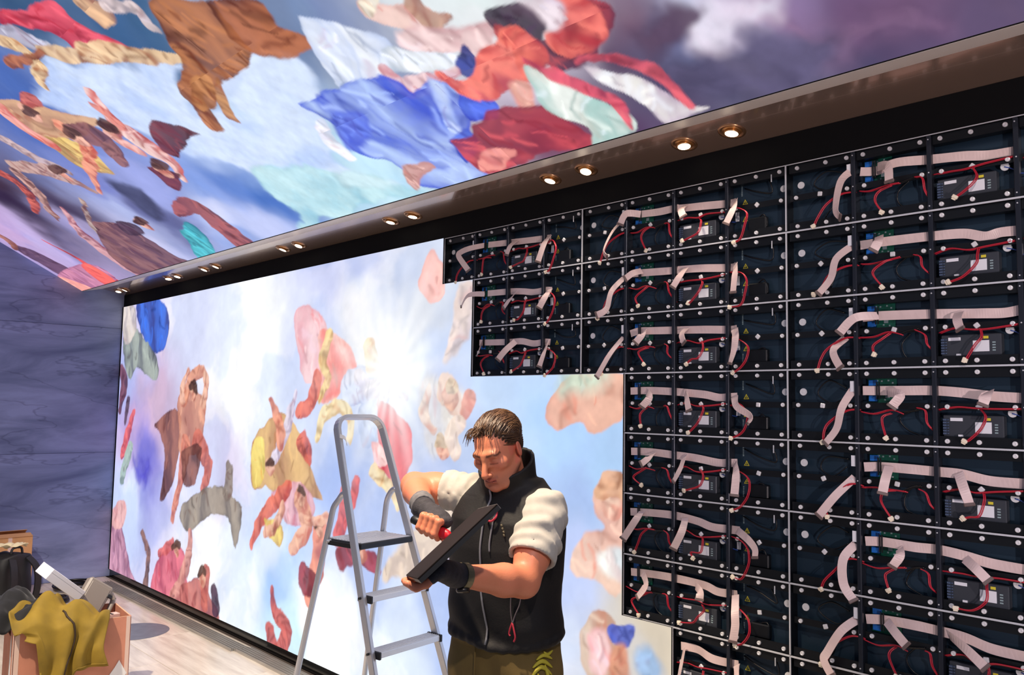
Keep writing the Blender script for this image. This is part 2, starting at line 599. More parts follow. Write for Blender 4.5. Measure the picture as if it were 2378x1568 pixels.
CEIL_FORMS = [
    ('P',[(2.322,0.248),(2.549,0.193),(2.736,0.098),(2.695,0.045),(2.447,0.109),(2.357,0.189)],(144,110,144),(100,72,105),{'soft':0.1,'warp':0.08,'cloud':1}),
    ('P',[(2.058,0.32),(2.153,0.345),(2.23,0.329),(2.331,0.288),(2.296,0.228),(2.196,0.227),(2.098,0.24),(2.044,0.277)],(232,230,246),(205,180,200),{'soft':0.05,'warp':0.06,'cloud':1}),
    ('P',[(1.874,0.341),(1.973,0.401),(2.058,0.428),(2.107,0.378),(2.052,0.322),(1.998,0.303),(1.911,0.277)],(92,70,96),(66,48,74),{'soft':0.03,'warp':0.05,'cloud':1}),
    ('P',[(1.946,0.221),(2.016,0.238),(2.1,0.243),(2.147,0.198),(2.243,0.209),(2.357,0.189),(2.434,0.083),(2.314,-0.021),(2.014,-0.011),(1.899,0.121)],(92,86,120),(58,54,82),{'soft':0.06,'warp':0.07,'cloud':1}),
    ('P',[(-1.118,1.357),(-0.947,1.282),(-0.613,1.122),(-0.21,0.989),(-0.372,0.934),(-0.504,0.804),(-0.498,0.718),(-0.281,0.705),(-0.054,0.812),(0.136,0.841),(0.306,0.826),(0.447,0.741),(0.401,0.632),(0.089,0.4),(-0.026,0.232),(0.232,0.076),(-0.282,0.175),(-0.665,0.272),(-0.67,0.372),(-0.9,0.564),(-0.993,0.623),(-1.205,0.877),(-1.374,0.96),(-1.583,1.106),(-1.66,1.21),(-1.384,1.269),(-1.235,1.359)],(212,226,250),(182,202,244),{'soft':0.035,'warp':0.05,'fold':1.2,'cloud':1}),
    ('P',[(-0.67,0.372),(-0.411,0.382),(-0.139,0.262),(0.232,0.076),(0.292,0.016),(-0.274,-0.006),(-0.854,0.005),(-0.736,0.099),(-0.788,0.234)],(196,230,236),(150,198,215),{'soft':0.02,'warp':0.05,'fold':2,'cloud':1}),
    ('P',[(-0.07,0.229),(0.134,0.16),(0.232,0.076),(-0.052,0.087),(-0.163,0.145)],(205,232,240),(165,195,205),{'soft':0.03,'warp':0.05,'cloud':1}),
    ('P',[(-0.982,1.562),(-0.829,1.514),(-0.642,1.486),(-0.519,1.436),(-0.551,1.345),(-0.504,1.256),(-0.432,1.173),(-0.443,1.16),(-0.558,1.16),(-0.816,1.239),(-0.807,1.321),(-0.874,1.409),(-1.002,1.483),(-1.106,1.536)],(238,96,115),(178,42,68),{'fold':9,'dir':(0.5,1)}),
    ('P',[(-1.127,1.531),(-1.001,1.445),(-0.938,1.344),(-1.096,1.363),(-1.194,1.439),(-1.282,1.498)],(205,205,222),(150,140,165),{'fold':6}),
    ('S',[(-1.072,1.359),(-0.846,1.25),(-0.587,1.171),(-0.411,1.092),(-0.178,1.002)],(232,198,158),(150,100,70),{'r':[0.03,0.05,0.06,0.05,0.02],'fold':30}),
    ('S',[(-1.282,1.498),(-1.2,1.428),(-1.247,1.335),(-1.434,1.257)],(238,205,160),(160,110,70),{'r':[0.045,0.05,0.05,0.03],'fold':20}),
    ('S',[(-1.473,1.416),(-1.286,1.377),(-1.08,1.357)],(180,110,80),(110,60,50),{'r':[0.03,0.03,0.02]}),
    ('P',[(-0.413,1.394),(-0.235,1.322),(-0.308,1.262),(-0.456,1.261),(-0.433,1.334)],(225,180,140),(150,110,100),{'fold':8}),
    ('S',[(-0.281,1.307),(-0.122,1.233),(-0.142,1.152),(-0.124,1.111)],(220,200,200),(150,140,150),{'r':[0.03,0.04,0.03,0.02]}),
    ('P',[(0.018,1.22),(0.189,1.151),(0.32,1.098),(0.309,1.02),(0.273,0.927),(0.251,0.857),(0.055,0.822),(-0.106,0.829),(-0.267,0.82),(-0.381,0.791),(-0.477,0.677),(-0.574,0.707),(-0.497,0.829),(-0.451,0.908),(-0.215,0.967),(-0.167,1.046),(-0.08,1.128)],(188,118,72),(104,54,34),{'fold':6,'dir':(1,0.4)}),
    ('P',[(0.32,1.098),(0.569,0.998),(0.54,0.91),(0.597,0.826),(0.52,0.759),(0.351,0.81),(0.273,0.849),(0.227,0.944),(0.276,1.033)],(182,108,68),(92,46,36),{'fold':7,'dir':(0.6,1)}),
    ('P',[(-0.114,0.857),(-0.275,0.73),(-0.329,0.637),(-0.373,0.707),(-0.267,0.82)],(196,140,92),(150,92,60),{'fold':8}),
    ('P',[(-0.32,0.903),(-0.153,0.871),(-0.29,0.788),(-0.482,0.769),(-0.46,0.845)],(205,140,90),(140,80,50),{'fold':8}),
    ('P',[(0.682,0.874),(0.788,0.823),(0.899,0.721),(0.955,0.651),(0.768,0.55),(0.562,0.604),(0.489,0.59),(0.522,0.703),(0.616,0.798)],(236,240,248),(190,204,236),{'fold':9,'dir':(1,-0.6)}),
    ('P',[(1.008,0.821),(1.169,0.756),(1.245,0.699),(1.208,0.641),(1.103,0.649),(1.018,0.705),(0.982,0.776)],(240,206,196),(206,150,145),{'fold':3}),
    ('P',[(1.008,0.821),(1.102,0.783),(0.999,0.75),(0.981,0.785)],(235,225,205),(200,180,160),{'fold':8}),
    ('S',[(1.203,0.725),(1.215,0.657),(1.297,0.625)],(190,150,130),(140,100,95),{'r':[0.03,0.035,0.015],'fold':18}),
    ('P',[(1.0,0.663),(1.106,0.671),(1.191,0.638),(1.323,0.587),(1.469,0.545),(1.37,0.486),(1.223,0.502),(1.083,0.553),(1.01,0.62)],(240,214,212),(206,160,164),{'fold':3,'soft':0.012}),
    ('P',[(0.84,0.621),(0.951,0.648),(1.028,0.593),(1.113,0.536),(1.22,0.489),(1.119,0.453),(0.922,0.514),(0.793,0.568)],(240,242,244),(180,192,208),{'fold':8}),
    ('P',[(1.25,0.525),(1.254,0.462),(1.173,0.406),(1.127,0.442)],(58,72,150),(34,46,110),{'fold':5}),
    ('S',[(0.805,0.57),(0.807,0.493),(0.857,0.465),(0.993,0.462),(1.13,0.456)],(236,204,206),(188,122,140),{'r':[0.035,0.05,0.05,0.04,0.02]}),
    ('P',[(0.175,0.609),(0.356,0.594),(0.562,0.604),(0.788,0.543),(0.836,0.45),(1.002,0.448),(1.171,0.305),(1.1,0.229),(0.959,0.243),(0.893,0.163),(0.767,0.17),(0.772,0.058),(0.766,-0.006),(0.502,-0.016),(0.329,0.057),(0.348,0.16),(0.304,0.228),(0.184,0.317),(0.253,0.431),(0.208,0.518)],(176,198,246),(52,80,205),{'fold':7,'dir':(1,0.55),'crisp':1}),
    ('P',[(1.114,0.41),(1.166,0.296),(1.096,0.237),(0.965,0.249),(1.003,0.361)],(80,110,225),(40,55,175),{'fold':8}),
    ('P',[(0.308,0.521),(0.475,0.438),(0.357,0.347),(0.158,0.324),(0.216,0.443)],(120,145,235),(70,90,210),{'fold':5,'soft':0.02}),
    ('P',[(0.964,0.461),(1.002,0.426),(0.925,0.296),(0.872,0.169),(0.798,0.191),(0.865,0.338)],(205,220,248),(130,155,235),{'fold':6,'soft':0.012}),
    ('P',[(0.118,0.499),(0.212,0.509),(0.157,0.407),(0.135,0.261),(0.071,0.293),(0.06,0.395)],(238,238,244),(205,212,232),{'fold':6}),
    ('P',[(0.375,0.167),(0.522,0.154),(0.543,0.107),(0.417,0.086),(0.287,0.018),(0.301,0.087)],(236,190,180),(190,130,120),{'fold':3}),
    ('P',[(0.777,0.197),(0.894,0.235),(0.893,0.163),(0.739,0.08),(0.765,0.163)],(110,140,230),(50,70,190),{'fold':6}),
    ('P',[(1.43,0.59),(1.508,0.611),(1.588,0.588),(1.637,0.526),(1.6,0.463),(1.505,0.436),(1.464,0.47),(1.428,0.538)],(82,56,82),(48,32,56),{'fold':14}),
    ('P',[(1.437,0.547),(1.468,0.504),(1.45,0.456),(1.398,0.47),(1.399,0.512)],(228,112,104),(170,66,76),{'fold':3}),
    ('P',[(1.456,0.473),(1.623,0.419),(1.76,0.452),(1.776,0.512),(1.87,0.474),(1.83,0.392),(1.692,0.322),(1.525,0.316),(1.486,0.359),(1.379,0.318),(1.371,0.381)],(176,62,72),(84,34,66),{'fold':4}),
    ('S',[(1.61,0.406),(1.745,0.421),(1.763,0.517)],(240,122,108),(170,55,70),{'r':[0.05,0.06,0.05]}),
    ('P',[(1.595,0.585),(1.715,0.536),(1.709,0.489),(1.638,0.466),(1.61,0.485),(1.607,0.547)],(222,208,216),(196,150,165),{'fold':4,'soft':0.02}),
    ('S',[(1.46,0.44),(1.353,0.407),(1.169,0.359),(1.096,0.384),(1.039,0.452)],(244,124,108),(176,60,74),{'r':[0.085,0.075,0.055,0.045,0.03]}),
    ('P',[(1.308,0.343),(1.368,0.312),(1.299,0.221),(1.237,0.23)],(244,190,170),(224,150,140),{'soft':0.012}),
    ('P',[(0.965,0.237),(1.164,0.264),(1.372,0.201),(1.415,0.08),(1.401,0.002),(1.145,0.017),(0.798,0.017),(0.764,0.151),(0.781,0.201),(0.893,0.199)],(222,84,92),(136,42,66),{'fold':7,'dir':(0.4,1),'crisp':1}),
    ('P',[(0.749,0.03),(0.882,0.104),(0.985,0.112),(1.046,0.07),(0.944,0.024),(0.891,-0.0)],(238,152,142),(170,80,96),{'fold':2}),
    ('P',[(1.425,0.4),(1.489,0.3),(1.561,0.196),(1.632,0.113),(1.626,0.011),(1.503,-0.006),(1.388,-0.005),(1.453,0.086),(1.375,0.158),(1.333,0.227),(1.379,0.318)],(234,240,234),(166,202,196),{'fold':10,'dir':(1,-0.4)}),
    ('S',[(1.433,0.401),(1.541,0.266),(1.637,0.155),(1.626,0.007)],(228,92,110),(150,50,80),{'r':[0.012,0.03,0.03,0.012]}),
    ('P',[(1.622,0.31),(1.738,0.241),(1.828,0.145),(1.873,0.035),(1.929,0.001),(1.77,-0.008),(1.707,0.108),(1.641,0.218)],(240,238,232),(196,178,196),{'fold':10,'dir':(1,-0.4)}),
    ('S',[(1.625,0.324),(1.769,0.279),(1.859,0.186),(1.892,0.048)],(226,96,110),(150,60,84),{'r':[0.012,0.03,0.03,0.01]}),
    ('P',[(-2.013,1.342),(-1.719,1.229),(-1.606,1.123),(-1.343,0.989),(-1.625,0.965),(-2.1,1.038),(-2.197,1.208),(-2.168,1.309)],(218,172,132),(160,110,92),{'fold':8,'dir':(0.4,1)}),
    ('P',[(-2.165,1.107),(-1.83,0.965),(-1.865,0.805),(-1.943,0.722),(-2.151,0.846),(-2.172,0.993)],(230,196,118),(180,140,90),{'fold':8}),
    ('P',[(-1.723,1.3),(-1.618,1.243),(-1.696,1.19),(-1.855,1.241)],(205,110,100),(140,60,70),{'fold':5}),
    ('S',[(-1.109,1.106),(-1.247,0.937),(-1.24,0.817),(-1.243,0.633),(-1.325,0.516)],(244,206,198),(196,96,92),{'r':[0.03,0.055,0.09,0.06,0.025]}),
    ('S',[(-1.242,1.058),(-1.197,0.983),(-1.246,0.921)],(224,140,128),(170,80,80),{'r':[0.02,0.04,0.04]}),
    ('S',[(-1.439,0.916),(-1.406,0.807),(-1.37,0.747)],(236,180,170),(190,110,110),{'r':[0.03,0.045,0.03]}),
    ('S',[(-2.105,1.322),(-2.16,1.169),(-2.119,1.033)],(240,170,158),(200,90,90),{'r':[0.06,0.06,0.05]}),
    ('S',[(-1.778,1.052),(-1.814,0.908),(-2.13,0.795),(-2.347,0.674)],(234,158,130),(180,86,80),{'r':[0.06,0.05,0.04,0.02]}),
    ('S',[(-1.725,1.019),(-1.57,0.922),(-1.679,0.764)],(150,100,100),(100,66,80),{'r':[0.07,0.09,0.05],'fold':16}),
    ('S',[(-2.574,1.222),(-2.511,1.034),(-2.387,0.883)],(206,180,180),(140,110,120),{'r':[0.06,0.06,0.04],'fold':8}),
    ('S',[(-2.921,1.068),(-2.572,0.913),(-2.406,0.689)],(206,170,160),(140,96,96),{'r':[0.05,0.07,0.03],'fold':10}),
    ('S',[(-3.214,1.085),(-3.225,0.915),(-3.597,0.75)],(200,96,84),(120,50,60),{'r':[0.06,0.05,0.02]}),
    ('S',[(-2.991,1.025),(-3.141,0.85),(-3.462,0.648)],(206,160,150),(120,80,84),{'r':[0.05,0.05,0.02]}),
    ('P',[(-0.899,0.837),(-0.702,0.693),(-0.87,0.698),(-0.919,0.666),(-1.116,0.651),(-1.164,0.72),(-1.075,0.806)],(124,52,66),(80,32,48),{'fold':7}),
    ('P',[(-1.492,0.677),(-1.3,0.573),(-1.504,0.475),(-1.562,0.527),(-1.523,0.615)],(118,48,62),(84,34,48),{'fold':7}),
    ('P',[(-2.088,0.707),(-1.889,0.56),(-2.045,0.376),(-2.236,0.377),(-2.173,0.57)],(70,74,110),(50,52,84),{'soft':0.04,'warp':0.05,'cloud':1}),
    ('S',[(-3.12,0.71),(-3.38,0.484),(-3.497,0.254),(-3.487,-0.016)],(212,158,164),(140,76,98),{'r':[0.02,0.06,0.09,0.09],'fold':6}),
    ('S',[(-2.714,0.68),(-3.102,0.474),(-3.275,0.161)],(196,172,160),(120,84,90),{'r':[0.02,0.04,0.03]}),
    ('P',[(-2.979,0.518),(-2.675,0.429),(-2.607,0.301),(-2.593,0.087),(-2.526,-0.031),(-2.896,-0.033),(-3.487,-0.016),(-3.522,0.206),(-3.293,0.368)],(150,104,104),(92,56,78),{'fold':9}),
    ('P',[(-2.689,0.454),(-2.515,0.394),(-2.58,0.295),(-2.798,0.326)],(90,62,84),(62,44,66),{'fold':8}),
    ('S',[(-4.183,0.555),(-4.094,0.308),(-4.12,0.143),(-4.063,0.006)],(236,92,92),(150,50,66),{'r':[0.015,0.03,0.06,0.08]}),
    ('P',[(-4.936,0.647),(-4.703,0.562),(-4.55,0.285),(-4.597,0.07),(-4.921,0.182),(-4.936,0.399)],(108,74,104),(70,46,74),{'fold':9,'dir':(0.5,1)}),
    ('S',[(-4.827,0.74),(-4.826,0.672),(-4.95,0.592)],(170,110,96),(120,76,76),{'r':[0.06,0.06,0.03]}),
    ('S',[(-1.859,0.355),(-1.668,0.37),(-1.545,0.31),(-1.581,0.152),(-1.59,-0.046)],(168,88,88),(104,50,62),{'r':[0.03,0.07,0.09,0.11,0.12],'fold':4}),
    ('P',[(-2.041,0.241),(-1.853,0.251),(-1.932,0.098),(-2.069,-0.019),(-2.354,-0.013),(-2.224,0.111)],(84,200,212),(36,118,140),{'fold':8}),
    ('S',[(-1.369,0.927),(-1.37,0.908)],(236,180,160),(170,92,88),{'r':[0.07,0.059500000000000004]}),
    ('S',[(-1.401,0.95),(-1.333,0.948),(-1.304,0.929)],(104,70,66),(64,42,52),{'r':[0.035,0.049,0.028000000000000004],'fold':16}),
    ('S',[(-1.78,0.992),(-1.782,0.972)],(236,180,160),(170,92,88),{'r':[0.06,0.051]}),
    ('S',[(-1.814,1.016),(-1.738,1.013),(-1.707,0.993)],(104,70,66),(64,42,52),{'r':[0.03,0.041999999999999996,0.024],'fold':16}),
    ('S',[(-1.393,0.626),(-1.393,0.605)],(236,180,160),(170,92,88),{'r':[0.055,0.04675]}),
    ('S',[(-1.426,0.649),(-1.355,0.65),(-1.325,0.632)],(104,70,66),(64,42,52),{'r':[0.0275,0.0385,0.022000000000000002],'fold':16}),
    ('S',[(-1.884,1.212),(-1.886,1.192)],(236,180,160),(170,92,88),{'r':[0.06,0.051]}),
    ('S',[(-1.918,1.236),(-1.842,1.231),(-1.811,1.211)],(104,70,66),(64,42,52),{'r':[0.03,0.041999999999999996,0.024],'fold':16}),
    ('S',[(-2.411,0.372),(-2.415,0.346)],(236,180,160),(170,92,88),{'r':[0.06,0.051]}),
    ('S',[(-2.453,0.398),(-2.356,0.403),(-2.318,0.382)],(104,70,66),(64,42,52),{'r':[0.03,0.041999999999999996,0.024],'fold':16}),
    ('S',[(-2.487,0.882),(-2.491,0.86)],(236,180,160),(170,92,88),{'r':[0.05,0.0425]}),
    ('S',[(-2.527,0.909),(-2.434,0.908),(-2.397,0.886)],(104,70,66),(64,42,52),{'r':[0.025,0.034999999999999996,0.020000000000000004],'fold':16}),
    ('P',[(-4.997,0.225),(-4.053,0.234),(-4.07,-0.01),(-5.097,-0.01)],(214,140,170),(150,90,130),{'soft':0.002,'fold':3,'warp':0}),
    ('P',[(-4.262,0.224),(-4.054,0.223),(-4.073,-0.004),(-4.366,-0.007)],(252,112,100),(226,90,92),{'soft':0.006,'warp':0}),
    ('P',[(-5.008,0.215),(-4.72,-0.005),(-5.097,-0.01)],(255,176,156),(230,150,150),{'soft':0.006,'warp':0}),
]
WALL_SKY = [
    (-4.488,2.346,205,200,236),
    (-4.744,1.789,190,195,241),
    (-4.568,1.39,200,170,216),
    (-4.198,1.097,120,118,215),
    (-4.59,0.798,215,225,251),
    (-3.575,2.33,225,226,246),
    (-3.971,1.672,216,182,202),
    (-2.145,2.243,248,251,255),
    (-2.378,1.778,252,253,255),
    (-2.605,1.132,214,206,232),
    (-2.075,1.471,240,243,253),
    (-2.858,0.623,252,253,255),
    (-3.139,0.925,225,226,251),
    (-2.229,0.249,238,243,254),
    (-1.868,0.601,214,226,250),
    (-1.669,0.405,165,198,246),
    (-1.588,0.143,205,236,253),
    (-1.204,0.17,252,253,255),
    (-1.205,2.464,200,206,241),
    (-1.486,1.774,222,228,250),
    (-1.633,2.182,215,222,248),
    (-0.758,2.498,196,202,236),
    (-0.743,2.235,236,236,243),
    (-0.635,1.947,255,255,252),
    (-0.17,1.862,250,252,250),
    (-0.272,2.371,206,212,231),
    (-0.103,2.118,226,226,231),
    (0.123,1.991,208,218,241),
    (0.1,1.654,196,206,236),
    (-0.915,1.12,168,188,236),
    (-0.653,0.652,178,196,242),
    (-0.868,0.367,250,252,255),
    (-0.221,0.381,236,243,253),
    (0.135,0.671,190,206,246),
    (0.588,1.764,206,226,251),
    (0.876,1.665,186,216,251),
    (1.012,1.383,182,202,241),
    (0.966,1.004,202,212,246),
    (0.894,0.619,226,231,246),
    (1.261,0.646,222,212,202),
    (1.457,0.773,228,208,180),
    (1.135,1.484,186,216,246),
    (0.276,1.548,196,210,238),
    (-0.138,1.12,190,200,232),
]
WALL_FORMS = [
    ('P',[(-4.658,2.58),(-4.043,2.571),(-3.807,2.363),(-3.932,2.117),(-4.239,2.117),(-4.482,2.306)],(44,110,228),(10,48,140),{'fold':9}),
    ('P',[(-4.894,2.369),(-4.598,2.332),(-4.074,2.053),(-4.017,1.861),(-4.259,1.884),(-4.546,1.988),(-4.757,1.87),(-4.976,2.206)],(164,174,164),(86,92,98),{'fold':9}),
    ('P',[(-5.034,2.567),(-4.726,2.573),(-4.621,2.333),(-4.904,2.203)],(226,214,206),(170,160,166),{'fold':8}),
    ('S',[(-4.972,1.956),(-4.868,1.83),(-4.949,1.583)],(120,70,90),(80,44,66),{'r':[0.06,0.09,0.05],'fold':14}),
    ('S',[(-4.722,1.647),(-4.787,1.464)],(96,74,96),(70,50,74),{'r':[0.05,0.03]}),
    ('S',[(-4.57,1.549),(-4.715,1.305),(-4.829,1.139)],(226,106,110),(170,70,90),{'r':[0.04,0.07,0.05]}),
    ('S',[(-4.6,1.231),(-4.724,1.065),(-4.783,0.921)],(170,190,180),(120,140,140),{'r':[0.05,0.08,0.06],'fold':8}),
    ('P',[(-4.558,1.173),(-4.357,1.087),(-4.106,1.178),(-4.069,1.068),(-4.203,0.983),(-4.454,1.004)],(96,92,205),(70,60,170),{'soft':0.07,'warp':0.08,'cloud':1}),
    ('P',[(-4.991,0.511),(-4.727,0.501),(-4.429,0.122),(-4.122,-0.0),(-4.993,0.012)],(212,152,176),(140,84,116),{'fold':16,'dir':(1,0.1),'crisp':1}),
    ('P',[(-5.009,0.619),(-4.756,0.751),(-4.614,0.658),(-4.716,0.502),(-4.983,0.459)],(232,178,176),(196,140,150),{'fold':4}),
    ('P',[(-4.041,1.445),(-3.669,1.601),(-3.46,1.551),(-3.481,1.213),(-3.586,0.957),(-3.815,0.822),(-3.755,1.161),(-3.881,1.376)],(164,104,88),(92,50,48),{'fold':8,'dir':(1,0.1)}),
    ('P',[(-3.541,1.693),(-3.238,1.764),(-2.993,1.679),(-2.997,1.492),(-3.078,1.269),(-3.436,1.215),(-3.485,1.461)],(224,160,132),(160,92,80),{'fold':4}),
    ('S',[(-3.405,1.694),(-3.292,1.852),(-3.085,1.902)],(226,156,126),(170,96,84),{'r':[0.07,0.06,0.05]}),
    ('S',[(-3.338,1.29),(-3.41,1.006),(-3.534,0.697)],(222,140,118),(160,80,74),{'r':[0.1,0.07,0.04]}),
    ('S',[(-3.103,1.335),(-2.881,1.179),(-2.978,0.973)],(214,120,104),(156,76,70),{'r':[0.1,0.07,0.04]}),
    ('P',[(-3.396,1.252),(-3.016,1.306),(-3.109,1.029),(-3.318,0.979)],(150,96,84),(90,50,48),{'fold':9}),
    ('P',[(-3.302,0.849),(-2.746,1.031),(-2.407,0.989),(-2.249,0.881),(-2.349,0.618),(-2.497,0.808),(-2.876,0.784),(-3.19,0.642),(-3.391,0.712)],(166,152,136),(104,94,88),{'fold':9}),
    ('S',[(-2.518,1.011),(-2.494,1.14),(-2.539,1.216)],(150,136,124),(110,96,92),{'r':[0.07,0.06,0.03]}),
    ('P',[(-3.772,0.359),(-3.346,0.5),(-3.218,0.308),(-3.119,0.057),(-3.465,0.028),(-3.939,0.009)],(232,116,134),(176,58,88),{'fold':10}),
    ('S',[(-3.136,0.622),(-3.179,0.414),(-3.425,0.07)],(224,160,148),(160,96,100),{'r':[0.04,0.06,0.09]}),
    ('S',[(-3.773,0.366),(-3.508,0.5)],(220,110,110),(170,70,80),{'r':[0.04,0.04]}),
    ('P',[(-3.307,0.185),(-2.902,0.307),(-2.717,0.2),(-2.579,0.043),(-3.199,0.016)],(212,124,112),(138,62,72),{'fold':4}),
    ('S',[(-2.845,0.365),(-2.835,0.141)],(206,112,100),(150,70,76),{'r':[0.07,0.06]}),
    ('S',[(-2.662,0.251),(-2.619,0.132)],(84,56,78),(56,38,60),{'r':[0.06,0.07],'fold':14}),
    ('S',[(-4.218,0.51),(-4.026,0.33),(-4.063,0.024)],(140,100,92),(90,64,70),{'r':[0.03,0.04,0.07]}),
    ('S',[(-1.76,0.423),(-1.706,0.286),(-1.547,0.201),(-1.648,0.02)],(206,96,88),(150,60,70),{'r':[0.03,0.045,0.06,0.07]}),
    ('S',[(-1.779,0.146),(-1.735,0.056)],(196,90,86),(130,60,70),{'r':[0.06,0.07]}),
    ('P',[(-1.583,2.29),(-1.402,2.317),(-1.174,2.162),(-1.074,1.906),(-1.255,1.8),(-1.433,1.83),(-1.568,2.091)],(246,206,208),(226,158,168),{'fold':7}),
    ('P',[(-1.262,2.133),(-0.974,2.07),(-0.807,1.874),(-0.98,1.771),(-1.09,1.686),(-1.258,1.684),(-1.247,1.91)],(240,126,116),(246,200,188),{'fold':9,'crisp':1}),
    ('S',[(-1.138,2.094),(-1.212,1.937),(-1.141,1.826),(-1.233,1.704)],(236,206,140),(190,150,90),{'r':[0.045,0.05,0.04,0.03],'fold':20}),
    ('P',[(-0.96,1.845),(-0.724,1.893),(-0.488,1.818),(-0.456,1.695),(-0.653,1.613),(-0.757,1.668),(-0.947,1.634)],(220,228,246),(160,172,214),{'fold':9}),
    ('S',[(-0.79,1.822),(-0.661,1.757),(-0.472,1.757),(-0.303,1.725)],(232,224,232),(190,190,214),{'r':[0.06,0.06,0.05,0.02]}),
    ('S',[(-0.674,1.986),(-0.651,1.909)],(242,226,186),(214,190,150),{'r':[0.085,0.075]}),
    ('P',[(-0.766,1.662),(-0.577,1.694),(-0.514,1.498),(-0.687,1.411),(-0.776,1.514)],(214,226,246),(170,186,222),{'fold':9}),
    ('P',[(-0.577,1.694),(-0.297,1.582),(-0.229,1.414),(-0.278,1.266),(-0.327,1.101),(-0.46,1.269),(-0.61,1.308),(-0.554,1.422)],(238,92,98),(184,42,62),{'fold':8,'crisp':1}),
    ('P',[(-0.644,1.443),(-0.476,1.426),(-0.451,1.342),(-0.579,1.322)],(248,210,206),(230,150,150),{'fold':6}),
    ('S',[(-1.253,1.465),(-1.188,1.587),(-0.997,1.644),(-0.87,1.575),(-0.877,1.459)],(244,226,178),(206,170,110),{'r':[0.03,0.045,0.05,0.045,0.03],'fold':14}),
    ('S',[(-0.599,1.284),(-0.466,1.232),(-0.356,1.122)],(240,218,170),(206,168,116),{'r':[0.05,0.05,0.03],'fold':14}),
    ('P',[(-2.135,1.402),(-1.779,1.592),(-1.523,1.518),(-1.326,1.276),(-1.152,1.068),(-1.493,1.12),(-1.722,1.05),(-1.911,1.092),(-2.117,1.069)],(226,182,116),(180,128,84),{'fold':8,'dir':(1,0.3)}),
    ('P',[(-2.133,1.378),(-1.972,1.415),(-1.967,1.147),(-2.118,1.075)],(244,222,128),(220,190,100),{'fold':8}),
    ('S',[(-1.541,1.74),(-1.652,1.514),(-1.804,1.304)],(226,216,232),(180,160,190),{'r':[0.02,0.06,0.05],'fold':16}),
    ('S',[(-1.912,1.686),(-1.761,1.525),(-1.72,1.396)],(234,160,130),(180,96,84),{'r':[0.03,0.05,0.06]}),
    ('S',[(-1.27,1.85),(-1.355,1.675),(-1.474,1.618)],(232,122,100),(170,70,70),{'r':[0.05,0.05,0.05]}),
    ('S',[(-1.424,1.409),(-1.354,1.351)],(220,106,88),(160,66,66),{'r':[0.08,0.07]}),
    ('P',[(-1.833,1.054),(-1.439,1.158),(-1.255,1.037),(-1.302,0.937),(-1.53,0.865),(-1.713,0.936)],(232,182,190),(196,128,150),{'fold':14}),
    ('S',[(-1.619,1.11),(-1.955,0.867),(-2.121,0.678)],(232,122,98),(180,80,76),{'r':[0.06,0.05,0.03]}),
    ('P',[(-1.906,0.887),(-1.646,0.852),(-1.682,0.707),(-1.852,0.777)],(242,216,120),(206,170,90),{'fold':8}),
    ('S',[(-1.431,1.048),(-1.33,0.88),(-1.497,0.731)],(240,184,154),(190,110,96),{'r':[0.08,0.08,0.05]}),
    ('S',[(-1.175,0.871),(-1.196,0.644),(-1.266,0.442)],(236,148,124),(176,86,84),{'r':[0.07,0.08,0.05]}),
    ('P',[(-0.944,0.814),(-0.575,0.833),(-0.517,0.717),(-0.704,0.737),(-0.935,0.678)],(178,66,82),(126,44,62),{'fold':8}),
    ('P',[(-1.401,0.646),(-1.17,0.569),(-1.266,0.442),(-1.399,0.483)],(170,62,78),(120,44,60),{'fold':8}),
    ('S',[(-0.915,1.12),(-0.916,0.992),(-0.957,0.872)],(230,100,98),(170,60,74),{'r':[0.05,0.07,0.07]}),
    ('S',[(-0.77,1.239),(-0.841,1.089)],(226,96,94),(170,60,74),{'r':[0.03,0.05]}),
    ('P',[(-0.147,1.791),(-0.054,1.832),(0.058,1.812),(0.254,1.7),(0.173,1.567),(0.107,1.449),(-0.074,1.399),(-0.179,1.627)],(230,222,212),(200,202,216),{'soft':0.04,'fold':5,'warp':0.03}),
    ('S',[(0.06,1.755),(0.134,1.688)],(236,206,186),(206,170,160),{'r':[0.08,0.07]}),
    ('S',[(0.244,1.7),(0.212,1.634)],(228,150,130),(200,130,120),{'r':[0.05,0.04]}),
    ('S',[(-0.44,0.721),(-0.205,0.872),(0.07,0.997),(0.222,1.156)],(230,208,186),(200,178,164),{'r':[0.05,0.11,0.12,0.1],'fold':3,'soft':0.02}),
    ('P',[(-0.137,2.466),(-0.089,2.525),(-0.003,2.434),(-0.0,2.275),(-0.1,2.222),(-0.214,2.337)],(244,178,166),(226,126,120),{'fold':6}),
    ('S',[(0.227,2.232),(0.129,2.013),(0.055,1.898)],(232,210,200),(204,190,194),{'r':[0.1,0.06,0.03],'soft':0.015}),
    ('P',[(0.861,1.739),(0.954,1.82),(1.132,1.832),(1.252,1.819),(1.253,1.688),(1.164,1.577),(1.06,1.562),(0.996,1.617),(0.878,1.575),(0.794,1.624),(0.807,1.703)],(236,180,152),(214,146,124),{'fold':4,'soft':0.006}),
    ('P',[(0.927,1.825),(1.156,1.832),(1.132,1.752),(0.902,1.733)],(206,222,200),(190,205,190),{'soft':0.05,'warp':0.03}),
    ('P',[(1.101,1.316),(1.18,1.364),(1.255,1.347),(1.259,0.92),(1.093,0.946),(0.967,0.971),(1.021,1.123),(1.144,1.181),(1.099,1.251)],(240,202,180),(222,164,146),{'fold':3,'soft':0.01}),
    ('P',[(1.111,1.043),(1.234,1.11),(1.258,1.046),(1.258,0.985),(1.141,0.984)],(244,244,238),(210,220,225),{'fold':5,'soft':0.02}),
    ('P',[(1.016,0.718),(1.131,0.809),(1.219,0.776),(1.256,0.645),(1.204,0.555),(1.061,0.521),(1.01,0.626)],(224,200,178),(190,146,124),{'fold':8}),
